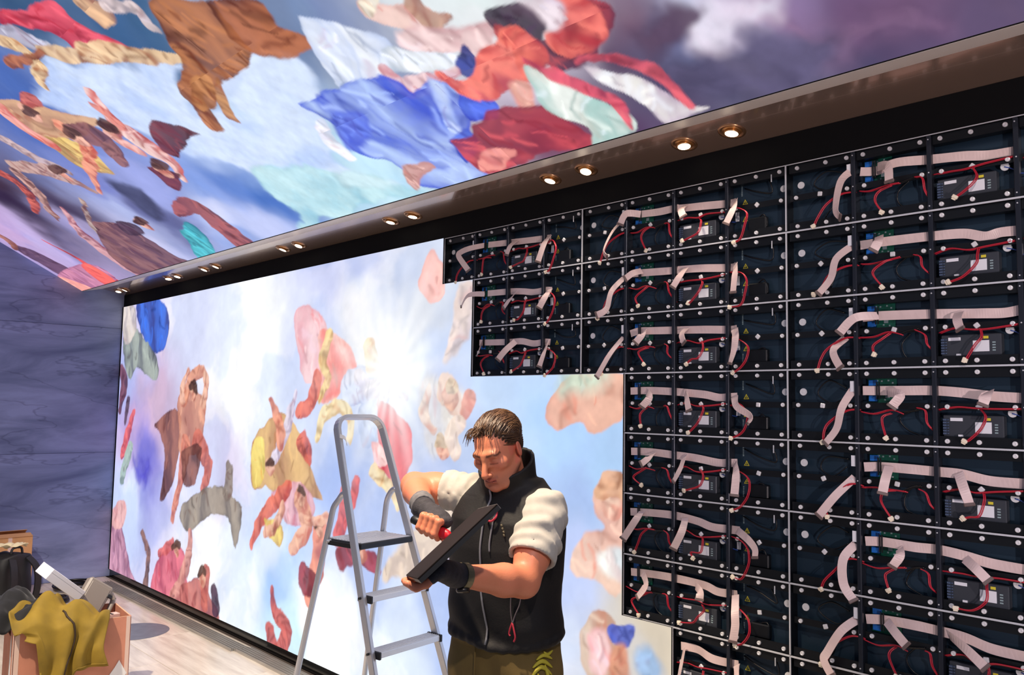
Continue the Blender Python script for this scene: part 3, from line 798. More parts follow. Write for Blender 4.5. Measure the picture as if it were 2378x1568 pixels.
    ('P',[(1.066,0.696),(1.167,0.731),(1.204,0.633),(1.146,0.557),(1.085,0.589)],(248,212,210),(232,170,176),{'soft':0.02,'fold':2}),
    ('S',[(1.186,0.749),(1.237,0.731),(1.296,0.76)],(84,104,200),(50,66,160),{'r':[0.03,0.04,0.03],'fold':10}),
    ('S',[(1.238,0.641),(1.25,0.566)],(216,150,120),(180,120,100),{'r':[0.05,0.06],'soft':0.02}),
    ('S',[(1.372,0.663),(1.398,0.643)],(150,180,215),(140,170,210),{'r':[0.06,0.05],'soft':0.03}),
    ('S',[(-3.446,1.658),(-3.455,1.801),(-3.344,1.917)],(236,184,158),(176,104,92),{'r':[0.05,0.045,0.035]}),
    ('S',[(-3.024,1.661),(-2.974,1.798),(-3.07,1.919)],(236,184,158),(176,104,92),{'r':[0.05,0.045,0.035]}),
    ('S',[(-3.247,1.764),(-3.231,1.705)],(236,184,158),(176,104,92),{'r':[0.055,0.05]}),
    ('S',[(-3.303,1.796),(-3.227,1.817),(-3.167,1.74)],(96,64,52),(60,40,40),{'r':[0.03,0.05,0.025],'fold':14}),
    ('S',[(-1.874,1.242),(-1.853,1.214)],(236,184,158),(176,104,92),{'r':[0.05,0.045000000000000005]}),
    ('S',[(-1.926,1.256),(-1.877,1.28),(-1.826,1.262)],(96,64,52),(60,40,40),{'r':[0.020000000000000004,0.031,0.020000000000000004],'fold':16}),
    ('S',[(-1.433,1.08),(-1.415,1.055)],(236,184,158),(176,104,92),{'r':[0.05,0.045000000000000005]}),
    ('S',[(-1.479,1.093),(-1.436,1.116),(-1.39,1.101)],(96,64,52),(60,40,40),{'r':[0.020000000000000004,0.031,0.020000000000000004],'fold':16}),
    ('S',[(-1.192,0.896),(-1.175,0.871)],(236,184,158),(176,104,92),{'r':[0.05,0.045000000000000005]}),
    ('S',[(-1.235,0.907),(-1.195,0.93),(-1.152,0.916)],(96,64,52),(60,40,40),{'r':[0.020000000000000004,0.031,0.020000000000000004],'fold':16}),
    ('S',[(0.096,1.739),(0.108,1.717)],(236,184,158),(176,104,92),{'r':[0.07,0.06300000000000001]}),
    ('S',[(0.067,1.753),(0.095,1.768),(0.124,1.753)],(214,190,160),(180,150,128),{'r':[0.028000000000000004,0.0434,0.028000000000000004],'fold':16}),
    ('S',[(0.028,1.45),(0.04,1.428)],(236,184,158),(176,104,92),{'r':[0.06,0.054]}),
    ('S',[(-0.002,1.462),(0.027,1.479),(0.056,1.464)],(214,190,160),(180,150,128),{'r':[0.024,0.0372,0.024],'fold':16}),
    ('S',[(-0.699,0.817),(-0.684,0.794)],(236,184,158),(176,104,92),{'r':[0.05,0.045000000000000005]}),
    ('S',[(-0.736,0.827),(-0.701,0.849),(-0.664,0.836)],(96,64,52),(60,40,40),{'r':[0.020000000000000004,0.031,0.020000000000000004],'fold':16}),
    ('S',[(-3.431,0.465),(-3.4,0.434)],(236,184,158),(176,104,92),{'r':[0.045,0.0405]}),
    ('S',[(-3.505,0.476),(-3.437,0.509),(-3.363,0.494)],(96,64,52),(60,40,40),{'r':[0.018,0.027899999999999998,0.018],'fold':16}),
    ('S',[(-2.905,0.33),(-2.877,0.301)],(236,184,158),(176,104,92),{'r':[0.05,0.045000000000000005]}),
    ('S',[(-2.97,0.339),(-2.909,0.371),(-2.844,0.358)],(96,64,52),(60,40,40),{'r':[0.020000000000000004,0.031,0.020000000000000004],'fold':16}),
    ('S',[(1.166,1.303),(1.191,1.266)],(244,206,184),(216,150,134),{'r':[0.085,0.075]}),
    ('S',[(1.125,1.318),(1.173,1.355),(1.232,1.345)],(226,176,140),(190,130,100),{'r':[0.04,0.06,0.05],'fold':16}),
    ('S',[(-0.088,1.755),(-0.121,1.628),(-0.042,1.538)],(236,214,198),(206,176,168),{'r':[0.03,0.04,0.03]}),
    ('S',[(0.173,1.578),(0.104,1.52),(0.143,1.433)],(236,214,198),(206,176,168),{'r':[0.04,0.05,0.04]}),
    ('S',[(-1.685,0.967),(-1.764,0.83),(-1.915,0.769)],(236,184,158),(176,104,92),{'r':[0.04,0.04,0.025]}),
    ('S',[(-1.104,0.972),(-1.257,0.915),(-1.422,0.924)],(236,184,158),(176,104,92),{'r':[0.03,0.035,0.03]}),
]

def smooth01(t):
    t = np.clip(t, 0, 1)
    return t * t * (3 - 2 * t)

def paint(u, v, sky, forms, seed, glow=None):
    """colour (linear rgb) of the picture at panel coordinates u, v (metres)"""
    n = u.shape[0]
    sk = np.array([q[:2] for q in sky], np.float32)
    sc = np.array([lin(q[2:]) for q in sky], np.float32)
    wu = u + (fbm(u * 2.2, v * 2.2, 4, seed) - 0.5) * 0.55
    wv = v + (fbm(u * 2.2 + 31, v * 2.2 + 17, 4, seed + 5) - 0.5) * 0.55
    num = np.zeros((n, 3), np.float32)
    den = np.zeros(n, np.float32) + 1e-9
    for (p, c) in zip(sk, sc):
        d2 = (wu - p[0]) ** 2 + (wv - p[1]) ** 2
        w = 1.0 / (d2 + 0.006) ** 1.7
        num += w[:, None] * c
        den += w
    col = num / den[:, None]
    bil = fbm(u * 3.1 + 5 + wu, v * 3.1 + wv, 6, seed + 9)
    col *= (0.84 + 0.30 * bil)[:, None]
    cb = smooth01((fbm(wu * 1.7 + 3, wv * 1.7 + 8, 6, seed + 14) - 0.44) / 0.16)[:, None]
    col *= np.array((0.86, 0.91, 0.98), np.float32) * (1 - cb) + np.array((1.05, 1.04, 1.02), np.float32) * cb
    fine = fbm(u * 26, v * 26, 3, seed + 2)
    for k, (typ, pts, c1, c2, d) in enumerate(forms):
        soft = d.get('soft', 0.007)
        warp = d.get('warp', 0.02)
        P = np.array(pts, np.float32)
        if typ == 'P':
            Q = np.array(catmull(P, 4, True), np.float32)
            pad = soft + warp + 0.02
        else:
            r = d['r']
            Q = np.array(catmull(np.column_stack([P, np.array(r)[:, None]]), 5), np.float32)
            pad = max(r) + soft + warp + 0.02
        lo = Q[:, :2].min(0) - pad
        hi = Q[:, :2].max(0) + pad
        idx = np.nonzero((u > lo[0]) & (u < hi[0]) & (v > lo[1]) & (v < hi[1]))[0]
        if idx.size == 0:
            continue
        x = u[idx]
        y = v[idx]
        if warp > 0:
            f = 8.0 if not d.get('cloud') else 5.0
            x0_, y0_ = x, y
            x = x0_ + (fbm(x0_ * f, y0_ * f, 4, k + 11) - 0.5) * warp * 3.2
            y = y0_ + (fbm(x0_ * f + 9, y0_ * f + 4, 4, k + 12) - 0.5) * warp * 3.2
        if typ == 'P':
            best = np.full(x.shape, 1e9, np.float32)
            inside = np.zeros(x.shape, bool)
            m = len(Q)
            for i in range(m):
                a = Q[i]
                b = Q[(i + 1) % m]
                e = b - a
                t = np.clip(((x - a[0]) * e[0] + (y - a[1]) * e[1]) / max(float(e @ e), 1e-9), 0, 1)
                best = np.minimum(best, (x - a[0] - t * e[0]) ** 2 + (y - a[1] - t * e[1]) ** 2)
                cond = ((a[1] > y) != (b[1] > y)) & (x < (b[0] - a[0]) * (y - a[1]) / (b[1] - a[1] + 1e-12) + a[0])
                inside ^= cond
            dist = np.where(inside, -np.sqrt(best), np.sqrt(best))
            dr = np.array(d.get('dir', (1, 0.35)), np.float32)
            dr = dr / np.linalg.norm(dr)
            nn = fbm(x * 3.2, y * 3.2, 3, k + 3)
            ax_ = x * dr[0] + y * dr[1]
            ay_ = -x * dr[1] + y * dr[0]
            ff = d.get('fold', 4) * 0.8
            ph = ax_ * ff * 2.6 + nn * 7.5
            r1 = 1 - np.abs(2 * fbm(ax_ * ff * 0.9 + nn * 1.5, ay_ * ff * 0.22, 3, k + 5) - 1)
            r2 = 1 - np.abs(2 * fbm(ax_ * ff * 2.1 + nn * 2.5, ay_ * ff * 0.6 + 3, 3, k + 6) - 1)
            sh = 0.5 + 0.5 * np.sin(ph)
            if d.get('crisp'):
                sh = np.abs(np.sin(ph * 0.6)) ** 0.7
            if d.get('cloud'):
                sh = 0.3 + 1.4 * (fbm(x * 6, y * 6, 5, k + 3) - 0.5) + 0.3 * sh
            else:
                sh = 0.56 * sh + 0.36 * (r1 ** 3) + 0.16 * (r2 ** 4) - 0.06 + 0.7 * (nn - 0.5)
            sh = sh + 0.22 * smooth01((dist + 0.03) / 0.03)
        else:
            dist = np.full(x.shape, 1e9, np.float32)
            side = np.zeros(x.shape, np.float32)
            along = np.zeros(x.shape, np.float32)
            L = 0.0
            for i in range(len(Q) - 1):
                a = Q[i]
                e = Q[i + 1] - a
                l2 = max(float(e[0] ** 2 + e[1] ** 2), 1e-9)
                t = np.clip(((x - a[0]) * e[0] + (y - a[1]) * e[1]) / l2, 0, 1)
                rr_ = a[2] + t * e[2]
                px = x - a[0] - t * e[0]
                py = y - a[1] - t * e[1]
                dd = np.sqrt(px * px + py * py) - rr_
                upd = dd < dist
                dist = np.where(upd, dd, dist)
                sd = (px * 0.7 + py * -0.7) / np.maximum(rr_, 1e-4)
                side = np.where(upd, sd, side)
                along = np.where(upd, L + t * math.sqrt(l2), along)
                L += math.sqrt(l2)
            mus = fbm(x * 11, y * 11, 2, k + 3) - 0.5
            dist = dist + mus * 0.03
            sh = 0.40 + 0.38 * side + 1.5 * mus
            if d.get('fold'):
                sh = sh + 0.22 * np.sin(along * d['fold'] * 2.2 + 3 * side + mus * 9)
            else:
                rg = 1 - np.abs(2 * fbm(x * 11, y * 11, 3, k + 8) - 1)
                sh = sh + 0.15 * rg ** 4
        sh = smooth01(sh - 0.10 + 0.12 * (fine[idx] - 0.5))
        a_ = smooth01(0.5 - dist / (2 * soft + 1e-6))
        c = np.array(lin(c1), np.float32)[None] * (1 - sh)[:, None] + np.array(lin(c2), np.float32)[None] * sh[:, None]
        c *= (0.90 + 0.20 * fine[idx])[:, None]
        c = c * 0.93 + col[idx] * 0.07
        # brush marks inside the form
        inn = np.nonzero(dist < -0.012)[0]
        if inn.size > 40 and not d.get('cloud'):
            rb_ = np.random.RandomState(k * 7 + 1)
            area = inn.size / max(idx.size, 1)
            ext = (hi - lo).max()
            for q_ in range(int(5 + 14 * min(1.0, ext))):
                p_ = inn[rb_.randint(inn.size)]
                an = math.atan2(dr[0], -dr[1]) + rb_.normal(0, 0.5) if typ == 'P' else rb_.uniform(0, 6.3)
                ln = rb_.uniform(0.03, 0.16) * min(1.0, 0.35 + ext)
                rw = rb_.uniform(0.006, 0.024)
                ex, ey = math.cos(an) * ln, math.sin(an) * ln
                bend = rb_.normal(0, 0.4)
                tx = x - x[p_]
                ty = y - y[p_]
                t = np.clip((tx * ex + ty * ey) / (ln * ln), -0.5, 0.5)
                ox = tx - t * ex + bend * ey * (t * t - 0.1)
                oy = ty - t * ey - bend * ex * (t * t - 0.1)
                m_ = np.exp(-(ox * ox + oy * oy) / (rw * (1.05 - 1.6 * t * t)) ** 2) * 0.5
                pick = rb_.randint(4)
                tone = [np.array(lin(c1)) * 1.25 + 0.03, np.array(lin(c2)) * 0.60, np.array(lin(c2)) * np.array((1.15, 0.8, 0.75)), np.array(lin(c1)) * np.array((1.0, 1.05, 1.2))][pick]
                c = c * (1 - m_)[:, None] + tone[None].astype(np.float32) * m_[:, None]
        col[idx] = col[idx] * (1 - a_)[:, None] + c * a_[:, None]
        if k == 0 and glow:
            pass
    if glow:
        gx, gy, gr = glow
        dx = u - gx
        dy = v - gy
        rad = np.sqrt(dx * dx + dy * dy)
        ang = np.arctan2(dy, dx)
        rays = 0.5 + 0.5 * np.sin(ang * 13 + 1.2) * np.sin(ang * 7 + 0.4)
        g = np.exp(-(rad / (gr * 0.42)) ** 2) + 0.55 * rays * np.exp(-(rad / (gr * 1.25)) ** 2)
        g = np.clip(g, 0, 1)[:, None]
        col = col + (1.0 - col).clip(0, 1) * g * 0.85
    col *= (0.97 + 0.06 * fine)[:, None]
    return np.clip(col, 0, 1.15)

def led_material():
    m = bpy.data.materials.new('led_surface')
    m.use_nodes = True
    nt = m.node_tree
    b = nt.nodes['Principled BSDF']
    b.inputs['Base Color'].default_value = (0.008, 0.008, 0.01, 1)
    b.inputs['Roughness'].default_value = 0.6
    b.inputs['Specular IOR Level'].default_value = 0.2
    a = nt.nodes.new('ShaderNodeVertexColor')
    a.layer_name = 'picture'
    nt.links.new(a.outputs['Color'], b.inputs['Emission Color'])
    b.inputs['Emission Strength'].default_value = 1.1
    return m
LED = led_material()
LED.cycles.emission_sampling = 'NONE'

def panel_mesh(name, corner, eu, ev, w, h, nu, nv, thick, back, colfun):
    """LED panel: finely divided front face carrying the picture, plus sides; eu, ev unit vectors, back = normal away from the viewer"""
    uu, vv = np.meshgrid(np.linspace(0, w, nu + 1), np.linspace(0, h, nv + 1))
    uu = uu.ravel()
    vv = vv.ravel()
    co = np.array(corner)[None] + uu[:, None] * np.array(eu)[None] + vv[:, None] * np.array(ev)[None]
    k = co.shape[0]
    cs = np.array([0, nu, (nu + 1) * (nv + 1) - 1, (nu + 1) * nv])
    bk = co[cs] + np.array(back)[None] * thick
    allv = np.vstack([co, bk])
    ii, jj = np.meshgrid(np.arange(nu), np.arange(nv))
    a = (jj * (nu + 1) + ii).ravel()
    quads = np.stack([a, a + 1, a + nu + 2, a + nu + 1], 1)
    sides = np.array([[cs[0], k, k + 1, cs[1]], [cs[1], k + 1, k + 2, cs[2]], [cs[2], k + 2, k + 3, cs[3]], [cs[3], k + 3, k, cs[0]], [k, k + 3, k + 2, k + 1]])
    me = bpy.data.meshes.new(name)
    F = np.vstack([quads, sides])
    me.from_pydata([], [], [])
    me.vertices.add(len(allv))
    me.vertices.foreach_set('co', allv.astype(np.float32).ravel())
    me.loops.add(F.size)
    me.loops.foreach_set('vertex_index', F.astype(np.int32).ravel())
    me.polygons.add(len(F))
    me.polygons.foreach_set('loop_start', np.arange(0, F.size, 4, dtype=np.int32))
    mi = np.zeros(len(F), np.int32)
    mi[len(quads):] = 1
    me.polygons.foreach_set('material_index', mi)
    me.update(calc_edges=True)
    at = me.color_attributes.new('picture', 'FLOAT_COLOR', 'POINT')
    c = np.ones((len(allv), 4), np.float32)
    c[:, :3] = 0
    c[:k, :3] = colfun(co)
    at.data.foreach_set('color', c.ravel())
    me.materials.append(LED)
    me.materials.append(BLACK_PLASTIC)
    return me

BLACK_PLASTIC = material('black_plastic', (16, 17, 20), 0.45)

# ---------------------------------------------------------------- lit wall: modules of 25 cm
led_wall = thing('led_video_wall', 'large lit LED wall showing pale painted clouds and figures behind the stepladder', 'LED wall', (-5.0, 0, SCR_Z0))
led_wall['kind'] = 'thing'
def lit(u, v):
    """is module column u, row v (from the top) mounted?"""
    if v > 9 or u > 11:
        return False
    if u < 0:
        return True
    if u == 0:
        return v >= 1
    if u <= 4:
        return v >= 3
    if u == 5:
        return v >= 7
    return False
mods = [(u, v) for u in range(-20, 12) for v in range(10) if lit(u, v)]
FRONT = -0.006
blocks = []
for (u, v) in mods:
    nn = 22 if u < -14 else (26 if u < -8 else (30 if u < -3 else 36))
    blocks.append((u, v, nn))
us, vs_ = [], []
for (u, v, nn) in blocks:
    a, b = np.meshgrid(np.linspace(0, 0.25, nn + 1), np.linspace(0, 0.25, nn + 1))
    us.append(a.ravel() + u * 0.25)
    vs_.append(b.ravel() + SCR_Z1 - (v + 1) * 0.25)
cu = np.concatenate(us).astype(np.float32)
cv = np.concatenate(vs_).astype(np.float32)
call = paint(cu, cv, WALL_SKY, WALL_FORMS, 21, glow=(-0.46, 1.86, 0.58))
pos = 0
for (u, v, nn) in blocks:
    cnt = (nn + 1) ** 2
    sub = call[pos:pos + cnt]
    pos += cnt
    me = panel_mesh('led_module', (0, 0, 0), (1, 0, 0), (0, 0, 1), 0.25, 0.25, nn, nn, 0.0058, (0, 1, 0), lambda co, s=sub: s)
    obj('led_module', me, None, led_wall, (u * 0.25 + 5.0, FRONT, 2.5 - (v + 1) * 0.25))
shell = MB()
shell.box((2.5, 0.035, 1.25), (4.99, 0.05, 2.49))
shell.build('cabinet_shell', BLACK_PLASTIC, led_wall)

# ---------------------------------------------------------------- sloping LED ceiling
led_ceiling = thing('led_ceiling', 'sloping LED ceiling glowing with painted sky and drapery above the soffit', 'LED ceiling', (0, 0, SOF_Z + 0.05))
led_ceiling['kind'] = 'thing'
CN = math.hypot(1, CEIL_SLOPE)
C_A0 = -0.384
S_MAX = 2.9
def cpt(x, s):
    return (x, C_A0 - s, SOF_Z + 0.004 + CEIL_SLOPE * s)
NORM_UP = Vector((0, CEIL_SLOPE, 1)).normalized()
cols_x = [LEFT_X + i * 1.0 for i in range(9)] + [RIGHT_X]
rows_s = [0, 0.4464, 0.8929, 1.3393, 1.7857, 2.2321, 2.6786]
for i in range(len(cols_x) - 1):
    for j in range(len(rows_s) - 1):
        x0, x1 = cols_x[i], cols_x[i + 1]
        s0, s1 = rows_s[j], rows_s[j + 1]
        s_vis = 1.0 + 0.16 * (x1 + 5.0) if x1 < -0.8 else 1.75 - 0.42 * (x0 + 0.9)
        fine_ = s0 < s_vis + 0.1 and x0 < 3.2
        nu = 130 if fine_ else 16
        nv = 62 if fine_ else 8
        p0 = Vector(cpt(x0, s0))
        eu = (Vector(cpt(x1, s0)) - p0)
        ev = (Vector(cpt(x0, s1)) - p0)
        def cf(co):
            return paint(co[:, 0].astype(np.float32), (C_A0 - co[:, 1]).astype(np.float32), CEIL_SKY, CEIL_FORMS, 4)
        me = panel_mesh('ceiling_panel', p0, eu.normalized(), ev.normalized(), eu.length, ev.length, nu, nv, 0.03, NORM_UP, cf)
        me.flip_normals()
        off = Vector((0, 0, SOF_Z + 0.05))
        me.transform(Matrix.Translation(-off))
        obj('ceiling_panel', me, None, led_ceiling)

# ribbon cables of each open cabinet: run and hanging tails, metres from the cabinet's lower left corner (x, z)
RIBBONS = {
    ('A', 0): ([(0.333,0.175),(0.494,0.167),(0.641,0.158),(0.744,0.154),(0.781,0.152)],[[(0.307,0.175),(0.231,0.163),(0.165,0.149),(0.16,0.128),(0.246,0.046)],[(0.554,0.17),(0.55,0.136),(0.536,0.093)],[(0.776,0.159),(0.782,0.113),(0.756,0.034)]]),
    ('A', 1): ([(0.336,0.174),(0.5,0.17),(0.599,0.161),(0.666,0.152),(0.745,0.154),(0.786,0.151)],[[(0.32,0.172),(0.239,0.168),(0.197,0.114)],[(0.55,0.159),(0.551,0.121),(0.523,0.083)],[(0.786,0.154),(0.795,0.114),(0.769,0.065)]]),
    ('A', 2): ([(0.279,0.175),(0.497,0.169),(0.595,0.168),(0.671,0.154),(0.745,0.158),(0.781,0.156)],[[(0.306,0.174),(0.334,0.138),(0.33,0.107)],[(0.556,0.169),(0.528,0.124),(0.489,0.081)],[(0.777,0.159),(0.791,0.101),(0.775,0.041)]]),
    ('B', 0): ([(0.312,0.18),(0.406,0.176),(0.497,0.176),(0.517,0.173),(0.623,0.164),(0.743,0.155),(0.779,0.154)],[[(0.32,0.178),(0.275,0.18),(0.253,0.138)],[(0.237,0.173),(0.2,0.119),(0.154,0.04),(0.177,0.004)],[(0.55,0.179),(0.557,0.152),(0.574,0.122)],[(0.779,0.159),(0.797,0.119),(0.773,0.064)]]),
    ('B', 1): ([(0.276,0.177),(0.342,0.176),(0.493,0.168),(0.517,0.169),(0.622,0.163),(0.745,0.152),(0.778,0.154)],[[(0.328,0.183),(0.313,0.17),(0.284,0.15)],[(0.236,0.166),(0.194,0.105),(0.172,0.029),(0.125,0.005)],[(0.551,0.171),(0.551,0.134),(0.527,0.092)],[(0.778,0.159),(0.802,0.119),(0.801,0.048)]]),
    ('B', 2): ([(0.264,0.17),(0.304,0.179),(0.369,0.177),(0.494,0.173),(0.641,0.167),(0.745,0.161),(0.78,0.162)],[[(0.346,0.178),(0.363,0.157),(0.34,0.127)],[(0.23,0.157),(0.189,0.082),(0.128,-0.012)],[(0.554,0.177),(0.56,0.149),(0.578,0.116)],[(0.774,0.162),(0.801,0.128),(0.798,0.076),(0.787,0.03)]]),
    ('B', 3): ([(0.266,0.176),(0.37,0.178),(0.494,0.173),(0.56,0.168),(0.641,0.161),(0.697,0.15),(0.743,0.152),(0.778,0.154)],[[(0.357,0.171),(0.402,0.148),(0.374,0.112)],[(0.548,0.171),(0.583,0.144),(0.601,0.101)],[(0.773,0.154),(0.805,0.117),(0.867,0.082),(0.861,0.057)]]),
    ('B', 4): ([(0.271,0.173),(0.371,0.175),(0.495,0.169),(0.56,0.165),(0.612,0.161),(0.696,0.15),(0.742,0.153),(0.777,0.155)],[[(0.397,0.174),(0.397,0.152),(0.372,0.13)],[(0.546,0.172),(0.554,0.122),(0.531,0.072)],[(0.772,0.154),(0.803,0.115),(0.803,0.043)]]),
    ('B', 5): ([(0.269,0.172),(0.379,0.178),(0.497,0.18),(0.597,0.169),(0.667,0.155),(0.744,0.154),(0.79,0.155)],[[(0.333,0.179),(0.333,0.147),(0.28,0.068)],[(0.549,0.176),(0.561,0.128),(0.531,0.062)],[(0.785,0.154),(0.849,0.134),(0.881,0.106),(0.886,0.079)]]),
    ('B', 6): ([(0.274,0.176),(0.38,0.182),(0.497,0.185),(0.626,0.179),(0.69,0.166),(0.745,0.166),(0.778,0.169)],[[(0.341,0.181),(0.387,0.147),(0.355,0.096)],[(0.597,0.172),(0.644,0.165),(0.65,0.14)],[(0.773,0.168),(0.794,0.112),(0.799,0.067),(0.794,0.015)]]),
    ('B', 7): ([(0.525,0.18),(0.597,0.181),(0.666,0.163),(0.744,0.162),(0.782,0.166)],[[(0.546,0.179),(0.561,0.134),(0.556,0.082)],[(0.777,0.165),(0.801,0.143),(0.806,0.108)]]),
    ('C', 0): ([(0.267,0.178),(0.324,0.172),(0.389,0.185),(0.495,0.175),(0.595,0.164),(0.668,0.153),(0.747,0.148)],[[(0.329,0.181),(0.379,0.166),(0.388,0.113)],[(0.246,0.188),(0.218,0.145),(0.201,0.052),(0.219,0.018)]]),
    ('C', 1): ([(0.263,0.172),(0.355,0.175),(0.489,0.172),(0.589,0.168),(0.653,0.149),(0.695,0.157),(0.752,0.154)],[[(0.33,0.194),(0.344,0.167),(0.334,0.14)],[(0.242,0.175),(0.198,0.128),(0.181,0.061),(0.142,0.012)]]),
    ('C', 2): ([(0.267,0.174),(0.332,0.176),(0.493,0.17),(0.574,0.166),(0.641,0.162),(0.697,0.16),(0.742,0.165)],[[(0.323,0.175),(0.262,0.169),(0.214,0.121)],[(0.574,0.17),(0.582,0.144),(0.593,0.114)],[(0.209,0.107),(0.184,0.061),(0.212,0.004)]]),
    ('C', 3): ([(0.263,0.176),(0.323,0.176),(0.407,0.176),(0.489,0.176),(0.576,0.169),(0.653,0.159),(0.741,0.153)],[[(0.349,0.17),(0.406,0.161),(0.384,0.125)],[(0.654,0.174),(0.657,0.157),(0.652,0.134)],[(0.235,0.183),(0.21,0.118),(0.194,0.048),(0.159,-0.002)]]),
    ('C', 4): ([(0.263,0.171),(0.318,0.175),(0.406,0.174),(0.49,0.171),(0.57,0.168),(0.646,0.153),(0.738,0.152)],[[(0.349,0.179),(0.353,0.139),(0.348,0.097)],[(0.561,0.171),(0.589,0.126),(0.606,0.086)],[(0.234,0.135),(0.184,0.071),(0.132,0.002)]]),
    ('C', 5): ([(0.263,0.177),(0.32,0.181),(0.422,0.178),(0.49,0.179),(0.573,0.171),(0.644,0.158),(0.737,0.154)],[[(0.377,0.168),(0.393,0.15),(0.376,0.119)],[(0.573,0.163),(0.615,0.146),(0.65,0.118)],[(0.234,0.165),(0.207,0.115),(0.21,0.036),(0.245,-0.009)]]),
    ('C', 6): ([(0.261,0.174),(0.32,0.181),(0.417,0.184),(0.493,0.18),(0.567,0.176),(0.637,0.158),(0.73,0.156)],[[(0.332,0.18),(0.376,0.16),(0.411,0.132)],[(0.523,0.175),(0.584,0.154),(0.636,0.117)],[(0.235,0.169),(0.195,0.128),(0.149,0.051),(0.139,0.024),(0.166,-0.016)]]),
}

# ================================================================ SOFFIT DOWNLIGHTS
COPPER = material('brushed_copper', (196, 150, 112), 0.28, metal=0.9)
CUP = material('lamp_cup', (206, 150, 92), 0.3, metal=0.8)
def glow_material(name, rgb, strength):
    m = bpy.data.materials.new(name)
    m.use_nodes = True
    b = m.node_tree.nodes['Principled BSDF']
    b.inputs['Base Color'].default_value = (*lin(rgb), 1)
    b.inputs['Emission Color'].default_value = (*lin(rgb), 1)
    b.inputs['Emission Strength'].default_value = strength
    return m
LAMP = glow_material('warm_lamp_lens', (255, 236, 208), 9.0)
ring_me = MB().lathe([(0.036, 0.0), (0.044, -0.0035), (0.051, -0.004), (0.0525, 0.0)], 28).mesh('trim_ring', True)
ring_me.materials.append(COPPER)
cup_me = MB().lathe([(0.0, -0.0012), (0.0365, -0.0012), (0.0365, 0.0)], 28).mesh('reflector', True)
cup_me.materials.append(CUP)
gim_me = MB().lathe([(0.0, 0.004), (0.028, 0.004), (0.030, -0.004), (0.028, -0.007), (0.0245, -0.006)], 24).mesh('gimbal', True)
gim_me.materials.append(CUP)
len_me = MB().lathe([(0.0245, -0.006), (0.016, -0.0075), (0.0, -0.0082)], 24).mesh('lens', True)
len_me.materials.append(LAMP)
DL = [(1.877, -0.156), (1.665, -0.150), (1.160, -0.149), (0.945, -0.147), (-0.090, -0.140), (-0.296, -0.140), (-1.320, -0.142),
      (-1.526, -0.145), (-2.566, -0.149), (-2.777, -0.149), (-3.300, -0.150), (-3.487, -0.152), (-4.540, -0.150), (-4.700, -0.155)]
DL_WORDS = ['bright downlight in brown soffit, closest one to the camera',
            'tilted downlight in brown soffit, second closest to the camera',
            'downlight in brown soffit, farther lamp of the pair above open cabinets, third lamp',
            'half-turned downlight in brown soffit with copper cup showing, fourth from the camera',
            'downlight in glossy soffit above lit wall corner, fifth from the camera',
            'downlight in glossy soffit just left of lit wall top corner, sixth from the camera',
            'narrow tilted downlight in glossy soffit, seventh from the camera',
            'downlight in glossy soffit with warm halo, eighth from the camera',
            'downlight in glossy soffit, ninth from the camera',
            'downlight in glossy soffit, tenth from the camera',
            'downlight in glossy soffit, eleventh from the camera',
            'downlight in glossy soffit, twelfth from the camera',
            'far downlight in soffit near stone wall, nearer lamp of the last pair',
            'farthest downlight in soffit, closest one to the stone wall']
rr = random.Random(12)
for i, (x, y) in enumerate(DL):
    x = 3.531 + (x - 3.531) * 1.021
    d = thing('downlight', DL_WORDS[i], 'downlight', (x, y * 0.654, SOF_Z - y * 0.654 * 0.22), 0, 'soffit downlights above the screen')
    d.rotation_euler = (-math.atan2(SOF_RISE, 0.203), 0, 0)
    obj('trim_ring', ring_me, None, d)
    obj('reflector', cup_me, None, d)
    tx = rr.uniform(-0.15, 0.15)
    ty = rr.uniform(-0.20, 0.14)
    g = obj('gimbal', gim_me, None, d, (0, 0, -0.005), (tx, ty, 0))
    obj('lens', len_me, None, g)
    if i < 12:
        spot('downlight_lamp', (x, y * 0.654 - 0.005, SOF_Z - 0.02), (x + ty * 0.8, y - 0.25, 0), 9.0, 78, (1.0, 0.84, 0.66), 0.7, 0.03)

# ================================================================ OPEN LED CABINETS (1 m x 25 cm, four module bays)
ALU = material('bare_aluminium_edge', (226, 228, 234), 0.35, metal=0.35)
RIB = material('dark_rib', (44, 48, 58), 0.32, metal=0.5)
FLANGE = material('dark_flange', (17, 20, 25), 0.38, metal=0.3)
BACKP = material('cabinet_back', (40, 58, 74), 0.28, metal=0.35, bump=0.02, bump_scale=6)
PEG = material('white_magnet_peg', (222, 222, 226), 0.35, metal=0.15)
PEGC = material('peg_socket', (120, 100, 110), 0.5)
PCB = material('green_circuit_board', (18, 92, 74), 0.35, var=0.35, scale=90)
BLUEC = material('blue_connector', (32, 110, 200), 0.4)
CHIP = material('chip_grey', (140, 160, 165), 0.4)
PSU = material('power_supply_case', (62, 66, 74), 0.45, metal=0.3)
WHITE_LAB = material('white_label', (226, 228, 236), 0.55)
YEL_LAB = material('yellow_label', (214, 200, 60), 0.5)
GREYFLAT = material('ribbon_cable_grey', (222, 198, 196), 0.42, stretch=(1, 1, 1), var=0.06, scale=30)
CONN = material('ribbon_connector', (104, 88, 86), 0.45)
REDW = material('red_wire', (178, 30, 52), 0.35)
BLACKW = material('black_wire', (14, 14, 17), 0.35)
PLUG = material('ivory_plug', (240, 228, 206), 0.45)
BLUEW = material('blue_wire', (40, 70, 150), 0.4)

